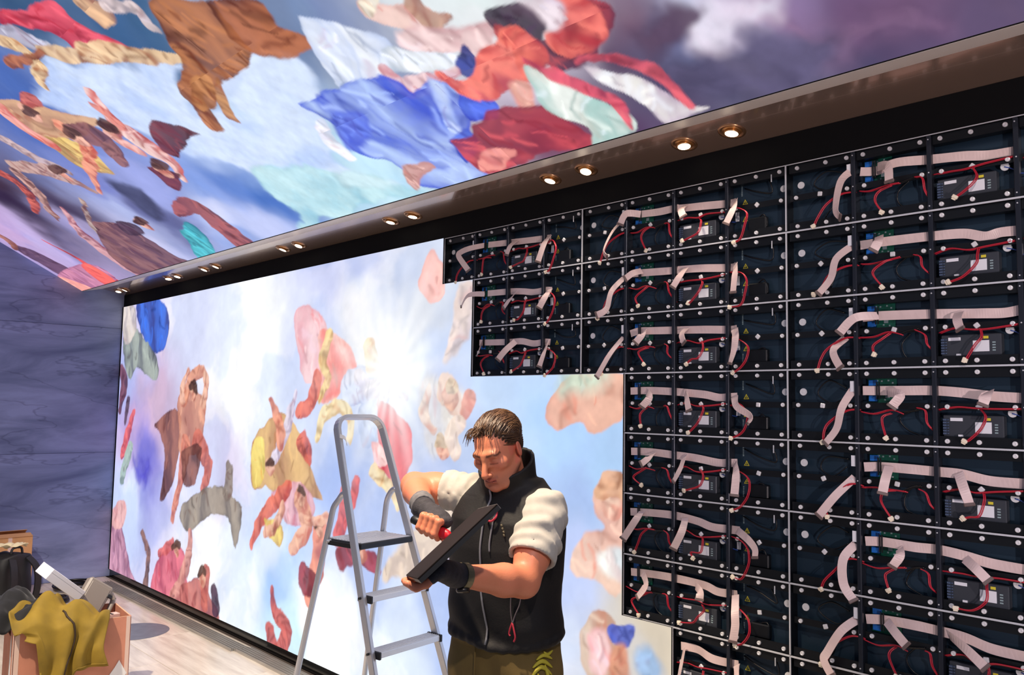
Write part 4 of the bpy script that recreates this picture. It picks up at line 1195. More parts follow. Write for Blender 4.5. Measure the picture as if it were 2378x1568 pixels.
def shared(mb, name, mat, smooth=False):
    me = mb.mesh(name, smooth)
    me.materials.append(mat)
    return me
Yax = (0, -1, 0)
peg_me = shared(MB().lathe([(0.0068, 0.0), (0.0076, 0.004), (0.0070, 0.0075), (0.0045, 0.0085), (0.003, 0.0072), (0, 0.0072)], 12, axis=Yax), 'magnet_peg', PEG)
sq_me = shared(MB().rbox((0, -0.004, 0), (0.016, 0.008, 0.016), 0.002), 'square_pad', PEG)
was_me = shared(MB().lathe([(0.0042, 0.0025), (0.0125, 0.003), (0.0132, 0.0)], 18, axis=Yax).lathe([(0, 0.0035), (0.0042, 0.0035), (0.0042, 0.0)], 10, axis=Yax), 'washer', PEG)
bolt_me = shared(MB().lathe([(0.0022, 0.0), (0.0022, 0.0022), (0.0, 0.0026)], 6, axis=Yax), 'rib_bolt', ALU)
edge_h = shared(MB().box((0.5, 0.0025, 0), (1.0, 0.004, 0.0026)), 'edge_rail', ALU)
edge_v = shared(MB().box((0, 0.0025, 0.125), (0.0022, 0.004, 0.2444)), 'edge_rail', ALU)
wall_h = shared(MB().box((0.5, 0.0285, 0), (1.0, 0.047, 0.0024)), 'frame_wall', FLANGE)
wall_v = shared(MB().box((0, 0.0285, 0.125), (0.0022, 0.047, 0.2444)), 'frame_wall', FLANGE)
rib_me = shared(MB().rbox((0, 0.011, 0.125), (0.0150, 0.018, 0.243), 0.002).box((0.0, 0.035, 0.125), (0.004, 0.03, 0.243)), 'rib', RIB)
fl_me = shared(MB().box((0.125, 0.0135, 0), (0.233, 0.003, 0.030)).box((0.125, 0.03, -0.0145), (0.233, 0.03, 0.002)), 'flange', FLANGE)
mid_me = shared(MB().box((0.125, 0.0195, 0), (0.233, 0.003, 0.022)), 'mid_rail', FLANGE)
plug_me = shared(MB().rbox((0, 0, 0), (0.017, 0.010, 0.011), 0.0015).box((0.0, 0, -0.0075), (0.012, 0.006, 0.005)), 'plug', PLUG)
tri = MB()
for k in range(3):
    a0, a1 = math.radians(90 + 120 * k), math.radians(210 + 120 * k)
    p = [(0.013 * math.cos(a0), 0.013 * math.sin(a0)), (0.013 * math.cos(a1), 0.013 * math.sin(a1))]
    q = [(x * 0.72, y * 0.72) for x, y in p]
    vs = [(x, yy, z) for yy in (-0.0012, 0.0) for x, z in (p[0], p[1], q[1], q[0])]
    tri.add(vs, [(0, 1, 2, 3), (7, 6, 5, 4), (0, 4, 5, 1), (2, 6, 7, 3)])
tri.box((0, -0.0006, 0.0012), (0.0016, 0.0012, 0.007))
tri_me = shared(tri, 'warning_triangle', YEL_LAB)
psu_me = shared(MB().rbox((0.082, 0.026, 0.0), (0.172, 0.030, 0.078), 0.0025), 'power_supply', PSU)
term = MB()
for k in range(6):
    term.box((0, -0.003, k * 0.0085), (0.010, 0.008, 0.0058))
    term.box((0.009, -0.002, k * 0.0085), (0.004, 0.006, 0.004))
term_me = shared(term, 'terminal_block', material('terminal_grey_blue', (70, 84, 110), 0.4))
lab_b = shared(MB().box((0, 0, 0), (0.046, 0.001, 0.034)), 'label_plate', WHITE_LAB)
lab_s = shared(MB().box((0, 0, 0), (0.036, 0.001, 0.010)), 'label_plate', WHITE_LAB)
lab_y = shared(MB().box((0, 0, 0), (0.014, 0.001, 0.008)), 'label_plate', YEL_LAB)
lab_q = shared(MB().box((0, -0.002, 0), (0.013, 0.005, 0.011)), 'socket', WHITE_LAB)
ic = MB()
for k in range(4):
    ic.box((0, 0, k * 0.008), (0.009, 0.001, 0.004))
ic_me = shared(ic, 'label_plate', CHIP)
pcb_me = shared(MB().box((0.05, 0.036, 0.0), (0.096, 0.003, 0.086)), 'receiver_board', PCB)
blu_me = shared(MB().rbox((0, 0, 0), (0.027, 0.012, 0.020), 0.0015), 'data_connector', BLUEC)
chp = MB()
for (x, z) in ((0.05, 0.032), (0.072, 0.034), (0.086, 0.026), (0.06, -0.03), (0.08, -0.033), (0.036, 0.034)):
    chp.box((x, 0.0335, z), (0.005, 0.002, 0.005))
chp.box((0.068, 0.0335, -0.018), (0.014, 0.002, 0.012))
chp_me = shared(chp, 'chips', CHIP)
strap_me = shared(MB().box((0, 0, 0), (0.0035, 0.004, 0.058)).box((0.008, 0, 0), (0.0035, 0.004, 0.058)), 'cable_tie', BLACK_PLASTIC)
strip_lab = MB()
for k in range(7):
    strip_lab.box((0, 0, k * 0.006), (0.005, 0.0012, 0.0035))
strip_me = shared(strip_lab, 'side_label', CHIP)
wl_me = shared(MB().box((0, 0, 0), (0.016, 0.0025, 0.036)), 'white_tag', WHITE_LAB)
pin_me = shared(MB().lathe([(0.0022, -0.014), (0.0022, 0.014), (0, 0.014)], 6), 'guide_pin', ALU)
box_me = shared(MB().rbox((0, 0.036, 0), (0.075, 0.024, 0.05), 0.004), 'inlet_box', FLANGE)

def wire_path(pts, jit, r_, per=6):
    P = [(x + r_.uniform(-jit, jit), y, z + r_.uniform(-jit, jit)) for x, y, z in pts]
    return catmull(P, per)

ROWW = ['top row', 'second row', 'third row', 'fourth row', 'fifth row', 'sixth row', 'seventh row', 'eighth row', 'ninth row', 'bottom row']
COLW = {'A': 'stepped column beside the lit wall', 'B': 'middle column of cabinets', 'C': 'rightmost column of cabinets'}

def cabinet(c, r):
    r_ = random.Random(hash((ord(c), r)) % 1000 + 3)
    x0 = {'A': 0.0, 'B': 1.0, 'C': 2.0}[c]
    ui = {'A': 0, 'B': 4, 'C': 8}[c]
    cab = thing('led_cabinet', 'open black LED cabinet and cables, %s of the %s' % (ROWW[r], COLW[c]), 'LED cabinet',
                (x0, 0.0005, SCR_Z1 - (r + 1) * 0.25), 0, 'open LED cabinets waiting for modules')
    open_cols = [k for k in range(4) if not lit(ui + k, r)]
    k0 = open_cols[0]
    back = MB().box(((k0 * 0.25 + 1.0) / 2, 0.0535, 0.125), (1.0 - k0 * 0.25, 0.003, 0.2484))
    back.build('back_panel', BACKP, cab)
    lower_lit = all(lit(ui + k, r + 1) for k in range(4)) if r < 9 else True
    for z in (0.0014, 0.2486):
        if k0:
            MB().box((k0 * 0.125 + 0.5, 0.0025, 0), (1.0 - k0 * 0.25, 0.004, 0.0026)).build('edge_rail', ALU, cab, (0, 0, z))
            MB().box((k0 * 0.125 + 0.5, 0.0285, 0), (1.0 - k0 * 0.25, 0.047, 0.0024)).build('frame_wall', FLANGE, cab, (0, 0, z))
        else:
            obj('edge_rail', edge_h, None, cab, (0, 0, z))
            obj('frame_wall', wall_h, None, cab, (0, 0, z))
    for x in (k0 * 0.25 + 0.0013, 0.9987):
        obj('edge_rail', edge_v, None, cab, (x, 0, 0.0028))
        obj('frame_wall', wall_v, None, cab, (x, 0, 0.0028))
    for k in (1, 2, 3):
        if k in open_cols and (k - 1) in open_cols:
            rb = obj('rib', rib_me, None, cab, (k * 0.25, 0, 0))
            for z in (0.016, 0.125, 0.234):
                obj('rib_bolt', bolt_me, None, rb, (r_.uniform(-.001, .001), 0.002, z))
    # rails and pegs
    for k in open_cols:
        bx = k * 0.25
        ft = obj('flange', fl_me, None, cab, (bx, 0, 0.2315))
        fb = obj('flange', fl_me, None, cab, (bx, 0, 0.0185), (math.pi, 0, 0)) if False else obj('flange', fl_me, None, cab, (bx, 0, 0.0185))
        md = obj('mid_rail', mid_me, None, cab, (bx, 0, 0.125))
        xs = {0: (0.042, 0.155), 1: (0.034, 0.125, 0.222), 2: (0.034, 0.125, 0.222), 3: (0.034, 0.125, 0.222)}[k]
        if k == 0:
            xs = (0.042, 0.150, 0.226)
        for x in xs:
            obj('magnet_peg', peg_me, None, ft, (x, 0.012, 0.0005))
            obj('magnet_peg', peg_me, None, fb, (x, 0.012, -0.0005))
        obj('magnet_peg', peg_me, None, md, (0.034, 0.018, 0))
        obj('magnet_peg', peg_me, None, md, (0.224, 0.018, 0))
        obj('square_pad', sq_me, None, md, (0.125, 0.018, r_.uniform(-0.002, 0.002)), (0, r_.uniform(-0.9, 0.9), 0))
    if 3 in open_cols:
        obj('washer', was_me, None, cab, (0.977, 0.030, 0.172))
        obj('guide_pin', pin_me, None, cab, (0.938, 0.01, 0.215))
        for z in (0.152, 0.085):
            obj('warning_triangle', tri_me, None, cab, (0.803, 0.0515, z))
        obj('side_label', strip_me, None, cab, (0.789, 0.0512, 0.182))
        obj('side_label', strip_me, None, cab, (0.789, 0.0512, 0.030))
        obj('inlet_box', box_me, None, cab, (0.868, 0, 0.056))
        obj('white_tag', wl_me, None, cab, (0.772, 0.045, 0.100))
        for q in range(2):
            pts = [(0.80, 0.045, 0.20 - q * .03), (0.86, 0.034, 0.185), (0.93, 0.03, 0.17 + q * .02), (0.925, 0.03, 0.215), (0.89, 0.035, 0.238)]
            if q:
                pts = [(0.83, 0.045, 0.06), (0.885, 0.032, 0.09), (0.90, 0.03, 0.05), (0.86, 0.035, 0.02), (0.88, 0.04, 0.004)]
            MB().tube(wire_path(pts, 0.008, r_), 0.003, 6).build('black_cable', BLACKW, cab, smooth=True)
    if 0 in open_cols:
        obj('washer', was_me, None, cab, (0.046, 0.030, 0.172))
        obj('white_tag', wl_me, None, cab, (0.234, 0.010, 0.190))
        pts = [(0.205, 0.04, 0.19), (0.14, 0.03, 0.205), (0.10, 0.03, 0.165), (0.15, 0.03, 0.135), (0.205, 0.035, 0.16)]
        MB().tube(wire_path(pts, 0.008, r_), 0.0026, 6).build('black_cable', BLACKW, cab, smooth=True)
        pts = [(0.19, 0.045, 0.12), (0.165, 0.035, 0.08), (0.14, 0.035, 0.04), (0.10, 0.04, 0.005)]
        MB().tube(wire_path(pts, 0.008, r_), 0.0026, 6).build('black_cable', BLACKW, cab, smooth=True)
    if 1 in open_cols:
        pc = obj('receiver_board', pcb_me, None, cab, (0.268, 0.012, 0.176))
        obj('data_connector', blu_me, None, pc, (0.022, 0.030, 0.026))
        obj('data_connector', blu_me, None, pc, (0.022, 0.030, -0.026))
        tag(obj('chips', chp_me, None, pc, (0, 0, 0)), kind='stuff')
        obj('cable_tie', strap_me, None, pc, (0.044, 0.008, 0.0))
        pts = [(0.42, 0.045, 0.12), (0.385, 0.04, 0.08), (0.40, 0.04, 0.04), (0.46, 0.045, 0.02)]
        MB().tube(wire_path(pts, 0.008, r_), 0.0024, 6).build('black_cable', BLACKW, cab, smooth=True)
    if 2 in open_cols:
        ps = obj('power_supply', psu_me, None, cab, (0.522, 0.0085, 0.060))
        obj('label_plate', lab_b, None, ps, (0.112, 0.0105, 0.002))
        obj('label_plate', lab_s, None, ps, (0.036, 0.0105, 0.026))
        obj('label_plate', lab_y, None, ps, (0.126, 0.0105, 0.028))
        obj('label_plate', ic_me, None, ps, (0.148, 0.0105, -0.012))
        obj('socket', lab_q, None, ps, (0.048, 0.0105, -0.026))
        obj('terminal_block', term_me, None, ps, (0.003, 0.012, -0.018))
        obj('washer', was_me, None, cab, (0.712, 0.030, 0.108))
        MB().tube(wire_path([(0.712, 0.026, 0.108), (0.735, 0.03, 0.098), (0.748, 0.035, 0.085), (0.77, 0.04, 0.08)], 0.002, r_), 0.002, 5).build('blue_wire', BLUEW, cab, smooth=True)
    # ribbon cable
    run, tails = RIBBONS.get((c, r), RIBBONS[('B' if c != 'C' else 'C', 6)])
    run = [q for q in run if q[0] > k0 * 0.25 + 0.005] if k0 else run
    P = catmull([(x, 0.026 + (0.003 if i % 2 else -0.002), z) for i, (x, z) in enumerate(run)], 8)
    P = [p for p in P if p[0] < 0.995]
    rib_o = MB().ribbon(P, [(0, 0.1 * math.sin(i * 0.5), 1) for i in range(len(P))], 0.0305).build('ribbon_cable', GREYFLAT, cab)
    for tl in tails:
        if tl[0][0] < k0 * 0.25:
            continue
        n = len(tl)
        ys = [0.018] + [(-0.012 - 0.022 * (i / (n - 1))) for i in range(1, n)]
        T = [Vector(p) for p in catmull([(x, ys[i], z) for i, (x, z) in enumerate(tl)], 7)]
        sides = []
        tw0, tw1 = r_.uniform(-0.5, 0.5), r_.uniform(-0.9, 0.9)
        for i in range(len(T)):
            t = (T[min(i + 1, len(T) - 1)] - T[max(i - 1, 0)]).normalized()
            nrm = Vector((0, -1, 0))
            s = t.cross(nrm)
            if s.length < 1e-3:
                s = Vector((1, 0, 0))
            s.normalize()
            f = i / (len(T) - 1)
            q = Quaternion(t, tw0 * (1 - f) + tw1 * f)
            sides.append(q @ s)
        MB().ribbon(T, sides, 0.029).build('tail', GREYFLAT, rib_o)
        d = (T[-1] - T[-2]).normalized()
        s = (sides[-1] - d * sides[-1].dot(d)).normalized()
        m3 = Matrix((s, d.cross(s), d)).transposed()
        MB().rbox(tuple(T[-1] + d * 0.003), (0.034, 0.007, 0.010), 0.0015, rot=m3).build('header_connector', CONN, rib_o)
    # red supply harness with black sleeving
    J = 0.007
    def red(pts, plug_at=None, rad=0.0021, name='red_wire'):
        W_ = wire_path(pts, J, r_)
        mb = MB().tube(W_, rad, 6)
        W2 = [(p[0] + 0.0035, p[1] + 0.003, p[2] - 0.002) for p in W_]
        mb.tube(W2, rad * 0.9, 6)
        w = mb.build(name, REDW if name == 'red_wire' else BLACKW, cab, smooth=True)
        if plug_at:
            obj('plug', plug_me, None, w, tuple(W_[-1]), (r_.uniform(-.4, .4), r_.uniform(-1.2, 1.2), r_.uniform(-.4, .4)))
    base = 0.114
    if 1 in open_cols:
        red([(0.262, 0.012, base - .004), (0.31, 0.008, base - .010), (0.36, 0.004, base - 0.002), (0.40, 0.008, base - .006)])
        red([(0.395, 0.010, base - .006), (0.43, 0.012, base + .004), (0.455, 0.012, base + .006)], name='black_sleeve')
        ex, ez = r_.uniform(0.315, 0.375), r_.uniform(0.012, 0.045)
        red([(0.37, 0.006, base - .005), (0.345, -0.008, base - .018), (0.33 + r_.uniform(-.02, .02), -0.016, (base + ez) / 2), (ex, -0.014, ez)], True)
        red([(0.445, 0.010, base + .005), (0.472, 0.004, base - .004), (0.478, 0.002, base - .04), (0.496, 0.024, base - .075)])
    if 2 in open_cols:
        red([(0.508, 0.018, base), (0.56, 0.012, base + .010), (0.61, 0.008, base + .002), (0.66, 0.01, base + .006), (0.742, 0.012, base + .012)])
        ex, ez = r_.uniform(0.545, 0.60), r_.uniform(0.010, 0.045)
        red([(0.63, 0.008, base + .002), (0.642, -0.006, base - .02), (0.632, -0.016, base - .055), (0.60, -0.016, ez + .01), (ex, -0.014, ez)], True)
    if 3 in open_cols and not (c == 'C'):
        ex, ez = r_.uniform(0.775, 0.80), r_.uniform(-0.018, 0.006)
        red([(0.762, 0.012, base + .012), (0.81, -0.004, base + .012), (0.846, -0.014, base - .02), (0.845, -0.020, base - .07), (0.82, -0.022, ez + .012), (ex, -0.022, ez)], True)
    elif 3 in open_cols:
        red([(0.762, 0.012, base + .012), (0.81, -0.004, base + .014), (0.846, -0.014, base - .02), (0.84, -0.020, base - .07), (0.80, -0.022, 0.015)], True)
    if 0 in open_cols:
        ex, ez = r_.uniform(0.11, 0.15), r_.uniform(-0.012, 0.012)
        red([(0.258, 0.012, base - .004), (0.215, -0.002, base - .006), (0.165, -0.014, base - .04), (0.14, -0.02, base - .08), (ex, -0.02, ez)], True)
    return cab

for r in range(3):
    cabinet('A', r)
for c in ('B', 'C'):
    for r in range(10):
        cabinet(c, r)
# inert frame edge beyond the last column, and the black pier that closes the screen
pier = MB()
pier.box((3.0 + (RIGHT_X - 3.0) / 2, 0.05, 1.32), (RIGHT_X - 3.0, 0.1, 2.5))
struct(pier.build('wall_pier', blk))

# ================================================================ STEPLADDER
LAD = material('ladder_aluminium', (214, 214, 216), 0.38, metal=0.55, bump=0.03, bump_scale=120, stretch=(1, 1, 0.05))
LADSTEP = material('ladder_tread', (226, 226, 226), 0.42, metal=0.3)
LADBLK = material('ladder_black_plastic', (26, 27, 30), 0.5)
def rect_sweep(mb, path, n, wa, wb):
    """rectangular tube along path; n: constant axis for width wa, wb across it"""
    path = [Vector(p) for p in path]
    n = Vector(n).normalized()
    secs = []
    m = len(path)
    for i in range(m):
        t = (path[min(i + 1, m - 1)] - path[max(i - 1, 0)]).normalized()
        a = (n - t * n.dot(t)).normalized()
        b = t.cross(a)
        p = path[i]
        c = 0.22
        pts = [(1, 1 - c), (1 - c, 1), (-1 + c, 1), (-1, 1 - c), (-1, -1 + c), (-1 + c, -1), (1 - c, -1), (1, -1 + c)]
        secs.append([tuple(p + a * (x * wa / 2) + b * (y * wb / 2)) for x, y in pts])
    return mb.loft(secs)
ladder = thing('stepladder', 'aluminium folding stepladder with high hand hoop standing before the lit wall', 'ladder', (0.1093, -0.3967, 0), 1.7183)
hw = lambda z: 0.2488 - 0.0647 * z
fy = lambda z: -0.3451 + 0.3605 * z
ry = lambda z: 0.4351 - 0.2094 * z
FN = (0, 1, -0.3605)
pth = []
for z in np.linspace(0.03, 1.53, 12):
    pth.append((-hw(z), fy(z), z))
rb = 0.075
zt, yt = 1.605, fy(1.605)
for a in np.linspace(15, 90, 6):
    a = math.radians(a)
    pth.append((-hw(1.53) + rb * (1 - math.cos(a)), fy(1.53 + rb * math.sin(a)), 1.53 + rb * math.sin(a)))
pth += [(-p[0], p[1], p[2]) for p in pth[::-1]]
rect_sweep(MB(), pth, FN, 0.040, 0.021).build('front_frame', LAD, ladder)
for s in (-1, 1):
    zc = 1.245
    path = [(s * (hw(zc) - 0.004), fy(zc) + 0.012, zc), (s * (hw(zc) - 0.004), fy(zc) + 0.035, zc - 0.008),
            (s * (hw(zc) - 0.004), fy(zc) + 0.06, zc - 0.035), (s * hw(1.17), ry(1.17), 1.17), (s * hw(1.10), ry(1.10), 1.10)]
    path = [tuple(p) for p in catmull(path, 4)] + [(s * hw(z), ry(z), z) for z in np.linspace(1.0, 0.03, 8)]
    MB().tube(path, 0.0145, 10).build('rear_leg', LAD, ladder, smooth=True)
    for (yy, nm) in ((fy(0.03), 'foot'), (ry(0.03), 'foot')):
        MB().rbox((s * hw(0.02), yy, 0.02), (0.030, 0.048, 0.040), 0.006).build('foot', LADBLK, ladder)
    zs = 1.016
    MB().rbox((s * (hw(zs) - 0.006), (fy(zs) + ry(zs)) / 2 + 0.01, zs - 0.012), (0.006, ry(zs) - fy(zs) + 0.02, 0.022), 0.001).build('brace', LADBLK, ladder)
zrail = 0.12
MB().tube([(-hw(zrail), ry(zrail), zrail), (hw(zrail), ry(zrail), zrail)], 0.011, 8).build('cross_tube', LAD, ladder, smooth=True)
for z in (0.7865, 0.557, 0.3275, 0.098):
    w = hw(z) - 0.011
    st = MB().rbox((0, fy(z) - 0.002, z - 0.006), (2 * w, 0.082, 0.026), 0.003)
    for k in range(6):
        st.box((0, fy(z) - 0.034 + k * 0.0128, z + 0.008), (2 * w - 0.012, 0.005, 0.003))
    t_ = st.build('step', LADSTEP, ladder)
    for s in (-1, 1):
        MB().rbox((s * (w - 0.004), fy(z) - 0.004, z - 0.006), (0.014, 0.094, 0.034), 0.003).build('step_end_cap', LADBLK, t_)
        MB().lathe([(0.0, 0.012), (0.006, 0.012), (0.006, 0.0)], 8, (s * (hw(z) + 0.008), fy(z), z), (s, 0, 0)).build('rivet', LADBLK, t_)
zp = 1.016
w = hw(zp) - 0.013
pf = MB().rbox((0, fy(zp) + 0.10, zp - 0.010), (2 * w, 0.262, 0.028), 0.004).build('platform', LADBLK, ladder)
tp = MB()
tp.box((0, fy(zp) + 0.10, zp + 0.0048), (2 * w - 0.018, 0.246, 0.0025))
for k in range(11):
    tp.box((0, fy(zp) - 0.012 + k * 0.0225, zp + 0.0068), (2 * w - 0.03, 0.010, 0.0022))
tp.build('platform_top', LADSTEP, pf)
MB().tube([(-hw(zp) - 0.012, ry(zp) - 0.012, zp - 0.004), (hw(zp) + 0.012, ry(zp) - 0.012, zp - 0.004)], 0.008, 8).build('pivot_bar', LAD, pf, smooth=True)
tape = MB()
P = [(-hw(1.5) - 0.012, fy(1.5) - 0.022, 1.515), (-hw(1.5) + 0.012, fy(1.5) - 0.03, 1.506), (-hw(1.5) + 0.025, fy(1.5) - 0.028, 1.487), (-hw(1.5) + 0.032, fy(1.5) - 0.024, 1.470)]
tape.ribbon(catmull(P, 4), [(0.2, 0.5, 0.8)] * 13, 0.022, 0.0015)
tape.build('tape_scrap', material('white_tape', (232, 230, 224), 0.5), ladder)

# ================================================================ PERSON
class Field:
    """signed distance grid built from smooth unions of local shapes"""
    def __init__(self, lo, hi, h):
        self.lo = np.array(lo, np.float32)
        self.h = h
        self.n = np.ceil((np.array(hi) - np.array(lo)) / h).astype(int) + 1
        self.d = np.full(self.n, 0.2, np.float32)
    def sub(self, lo, hi):
        a = np.clip(np.floor((np.array(lo) - self.lo) / self.h).astype(int), 0, self.n - 1)
        b = np.clip(np.ceil((np.array(hi) - self.lo) / self.h).astype(int) + 1, 1, self.n)
        sl = tuple(slice(int(x), int(y)) for x, y in zip(a, b))
        ax = [self.lo[i] + self.h * np.arange(a[i], b[i], dtype=np.float32) for i in range(3)]
        X, Y, Z = np.meshgrid(*ax, indexing='ij')
        return sl, X, Y, Z
    def put(self, fn, lo, hi, k=0.01, op='add'):
        pad = max(k, 2 * self.h) + 0.012
        sl, X, Y, Z = self.sub(np.array(lo) - pad, np.array(hi) + pad)
        if X.size == 0:
            return
        b = fn(X, Y, Z).astype(np.float32)
        a = self.d[sl]
        if op == 'add':
            t = np.clip(0.5 + 0.5 * (a - b) / k, 0, 1)
            self.d[sl] = a * (1 - t) + b * t - k * t * (1 - t)
        else:
            b = -b
            t = np.clip(0.5 + 0.5 * (b - a) / k, 0, 1)
            self.d[sl] = a * (1 - t) + b * t + k * t * (1 - t)
    def cap(self, p, q, r1, r2, k=0.01, op='add'):
        p = np.array(p, np.float32)
        q = np.array(q, np.float32)
        e = q - p
        l2 = float(e @ e) + 1e-12
        def fn(X, Y, Z):
            t = np.clip(((X - p[0]) * e[0] + (Y - p[1]) * e[1] + (Z - p[2]) * e[2]) / l2, 0, 1)
            return np.sqrt((X - p[0] - t * e[0]) ** 2 + (Y - p[1] - t * e[1]) ** 2 + (Z - p[2] - t * e[2]) ** 2) - (r1 + (r2 - r1) * t)
        m = max(r1, r2)
        self.put(fn, np.minimum(p, q) - m, np.maximum(p, q) + m, k, op)
    def ell(self, c, r, k=0.01, M=None, op='add'):
        """ellipsoid; M: 3x3 rotation local->field"""
        c = np.array(c, np.float32)
        r = np.array(r, np.float32)
        def fn(X, Y, Z):
            x, y, z = X - c[0], Y - c[1], Z - c[2]
            if M is not None:
                x, y, z = (M[0][0] * x + M[1][0] * y + M[2][0] * z, M[0][1] * x + M[1][1] * y + M[2][1] * z, M[0][2] * x + M[1][2] * y + M[2][2] * z)
            k0 = np.sqrt((x / r[0]) ** 2 + (y / r[1]) ** 2 + (z / r[2]) ** 2)
            k1 = np.sqrt((x / r[0] ** 2) ** 2 + (y / r[1] ** 2) ** 2 + (z / r[2] ** 2) ** 2) + 1e-6
            return k0 * (k0 - 1) / k1
        m = r.max()
        self.put(fn, c - m, c + m, k, op)
    def chain(self, pts, rad, k=0.01):
        for i in range(len(pts) - 1):
            self.cap(pts[i], pts[i + 1], rad[i], rad[i + 1], k)
    def nets(self):
        d = self.d
        s = d < 0
        nx, ny, nz = d.shape
        cnt = np.zeros((nx - 1, ny - 1, nz - 1), np.uint8)
        for i in (0, 1):
            for j in (0, 1):
                for k in (0, 1):
                    cnt += s[i:nx - 1 + i, j:ny - 1 + j, k:nz - 1 + k]
        cells = np.argwhere((cnt > 0) & (cnt < 8))
        ids = np.full(cnt.shape, -1, np.int32)
        ids[cells[:, 0], cells[:, 1], cells[:, 2]] = np.arange(len(cells))
        acc = np.zeros((len(cells), 3), np.float32)
        num = np.zeros(len(cells), np.float32)
        C0, C1, C2 = cells.T
        for ax in range(3):
            for u in (0, 1):
                for v in (0, 1):
                    o = [0, 0, 0]
                    oth = [a for a in range(3) if a != ax]
                    o[oth[0]] = u
                    o[oth[1]] = v
                    a = d[C0 + o[0], C1 + o[1], C2 + o[2]]
                    o2 = list(o)
                    o2[ax] = 1
                    b = d[C0 + o2[0], C1 + o2[1], C2 + o2[2]]
                    m = (a < 0) != (b < 0)
                    t = np.where(m, a / np.where(np.abs(a - b) < 1e-9, 1, a - b), 0)
                    p = np.tile(np.array(o, np.float32), (len(cells), 1))
                    p[:, ax] = t
                    acc[m] += p[m]
                    num[m] += 1
        V = self.lo + self.h * (cells + acc / np.maximum(num, 1)[:, None])
        F = []
        for ax in range(3):
            u, v = [(1, 2), (2, 0), (0, 1)][ax]
            sl0 = [slice(None)] * 3
            sl1 = [slice(None)] * 3
            sl0[ax] = slice(0, -1)
            sl1[ax] = slice(1, None)
            A = s[tuple(sl0)]
            B = s[tuple(sl1)]
            E = np.argwhere(A != B)
            ok = (E[:, u] > 0) & (E[:, v] > 0) & (E[:, u] < d.shape[u] - 1) & (E[:, v] < d.shape[v] - 1)
            E = E[ok]
            sg = A[E[:, 0], E[:, 1], E[:, 2]]
            def cid(du, dv):
                q = E.copy()
                q[:, u] -= du
                q[:, v] -= dv
                return ids[q[:, 0], q[:, 1], q[:, 2]]
            Q = np.stack([cid(1, 1), cid(0, 1), cid(0, 0), cid(1, 0)], 1)
            Q[~sg] = Q[~sg][:, ::-1]
            F.append(Q)
        F = np.vstack(F)
        F = F[(F >= 0).all(1)]
        return V.astype(np.float32), F
    def at(self, p):
        i = np.clip(((np.array(p) - self.lo) / self.h).astype(int), 0, self.n - 1)
        return self.d[tuple(i)]

def relax(V, F, it=2, w=0.5):
    n = len(V)
    for _ in range(it):
        acc = np.zeros_like(V)
        c = np.zeros(n, np.float32)
        for a, b in ((0, 1), (1, 2), (2, 3), (3, 0)):
            np.add.at(acc, F[:, a], V[F[:, b]])
            np.add.at(acc, F[:, b], V[F[:, a]])
            np.add.at(c, F[:, a], 1)
            np.add.at(c, F[:, b], 1)
        V = V * (1 - w) + w * acc / np.maximum(c, 1)[:, None]
    return V

def field_mesh(name, V, F, color=None):
    me = bpy.data.meshes.new(name)
    me.vertices.add(len(V))
    me.vertices.foreach_set('co', V.astype(np.float32).ravel())
    me.loops.add(F.size)
    me.loops.foreach_set('vertex_index', F.astype(np.int32).ravel())
    me.polygons.add(len(F))
    me.polygons.foreach_set('loop_start', np.arange(0, F.size, 4, dtype=np.int32))
    me.polygons.foreach_set('use_smooth', np.ones(len(F), bool))
    me.update(calc_edges=True)
    me.validate()
    if color is not None:
        at = me.color_attributes.new('tint', 'FLOAT_COLOR', 'POINT')
        c = np.ones((len(me.vertices), 4), np.float32)
        c[:len(color), :3] = color[:len(me.vertices)]
        at.data.foreach_set('color', c.ravel())
    return me

def n3(P, f, seed=0):
    """cheap 3-d noise from three 2-d slices"""
    return (fbm(P[:, 0] * f, P[:, 1] * f, 3, seed) + fbm(P[:, 1] * f + 7, P[:, 2] * f, 3, seed + 3) + fbm(P[:, 2] * f + 3, P[:, 0] * f + 5, 3, seed + 6)) / 3 - 0.5

PERSON_ROT = math.radians(10.2)
person = thing('person', 'person in black vest and grey tee bending over a dark panel with a red knife', 'person', (1.60, -0.98, 0), PERSON_ROT)

# joints (metres, facing -y, left = +x)
SH_L, EL_L, WR_L = (0.162, -0.028, 1.368), (0.186, -0.170, 1.185), (0.140, -0.405, 1.232)
SH_R, EL_R, WR_R = (-0.150, -0.010, 1.395), (-0.345, -0.060, 1.408), (-0.158, -0.216, 1.366)
HEAD = np.array((0.030, -0.098, 1.541))
yaw, pitch, roll = math.radians(8), math.radians(28), math.radians(-4)
HM = (Matrix.Rotation(yaw, 3, 'Z') @ Matrix.Rotation(pitch, 3, 'X') @ Matrix.Rotation(roll, 3, 'Y'))
HMn = np.array(HM)

def torso_profile(F_, rows, k=0.02, inflate=0.0, zlo=None, zhi=None):
    """stack of ellipses: rows (z, xc, yc, rx, ry)"""
    R_ = np.array(rows, np.float32)
    z0 = R_[0, 0] if zlo is None else zlo
    z1 = R_[-1, 0] if zhi is None else zhi
    def fn(X, Y, Z):
        z = Z
        xc = np.interp(z, R_[:, 0], R_[:, 1])
        yc = np.interp(z, R_[:, 0], R_[:, 2])
        rx = np.interp(z, R_[:, 0], R_[:, 3]) + inflate
        ry = np.interp(z, R_[:, 0], R_[:, 4]) + inflate
        e = (np.abs((X - xc) / rx) ** 2.4 + np.abs((Y - yc) / ry) ** 2.4) ** (1 / 2.4)
        d = (e - 1) * np.minimum(rx, ry)
        return np.maximum(d, np.maximum(z0 - Z, Z - z1))
    m = R_[:, 3:].max() + 0.05
    F_.put(fn, (-m, -m, z0), (m, m, z1), k)

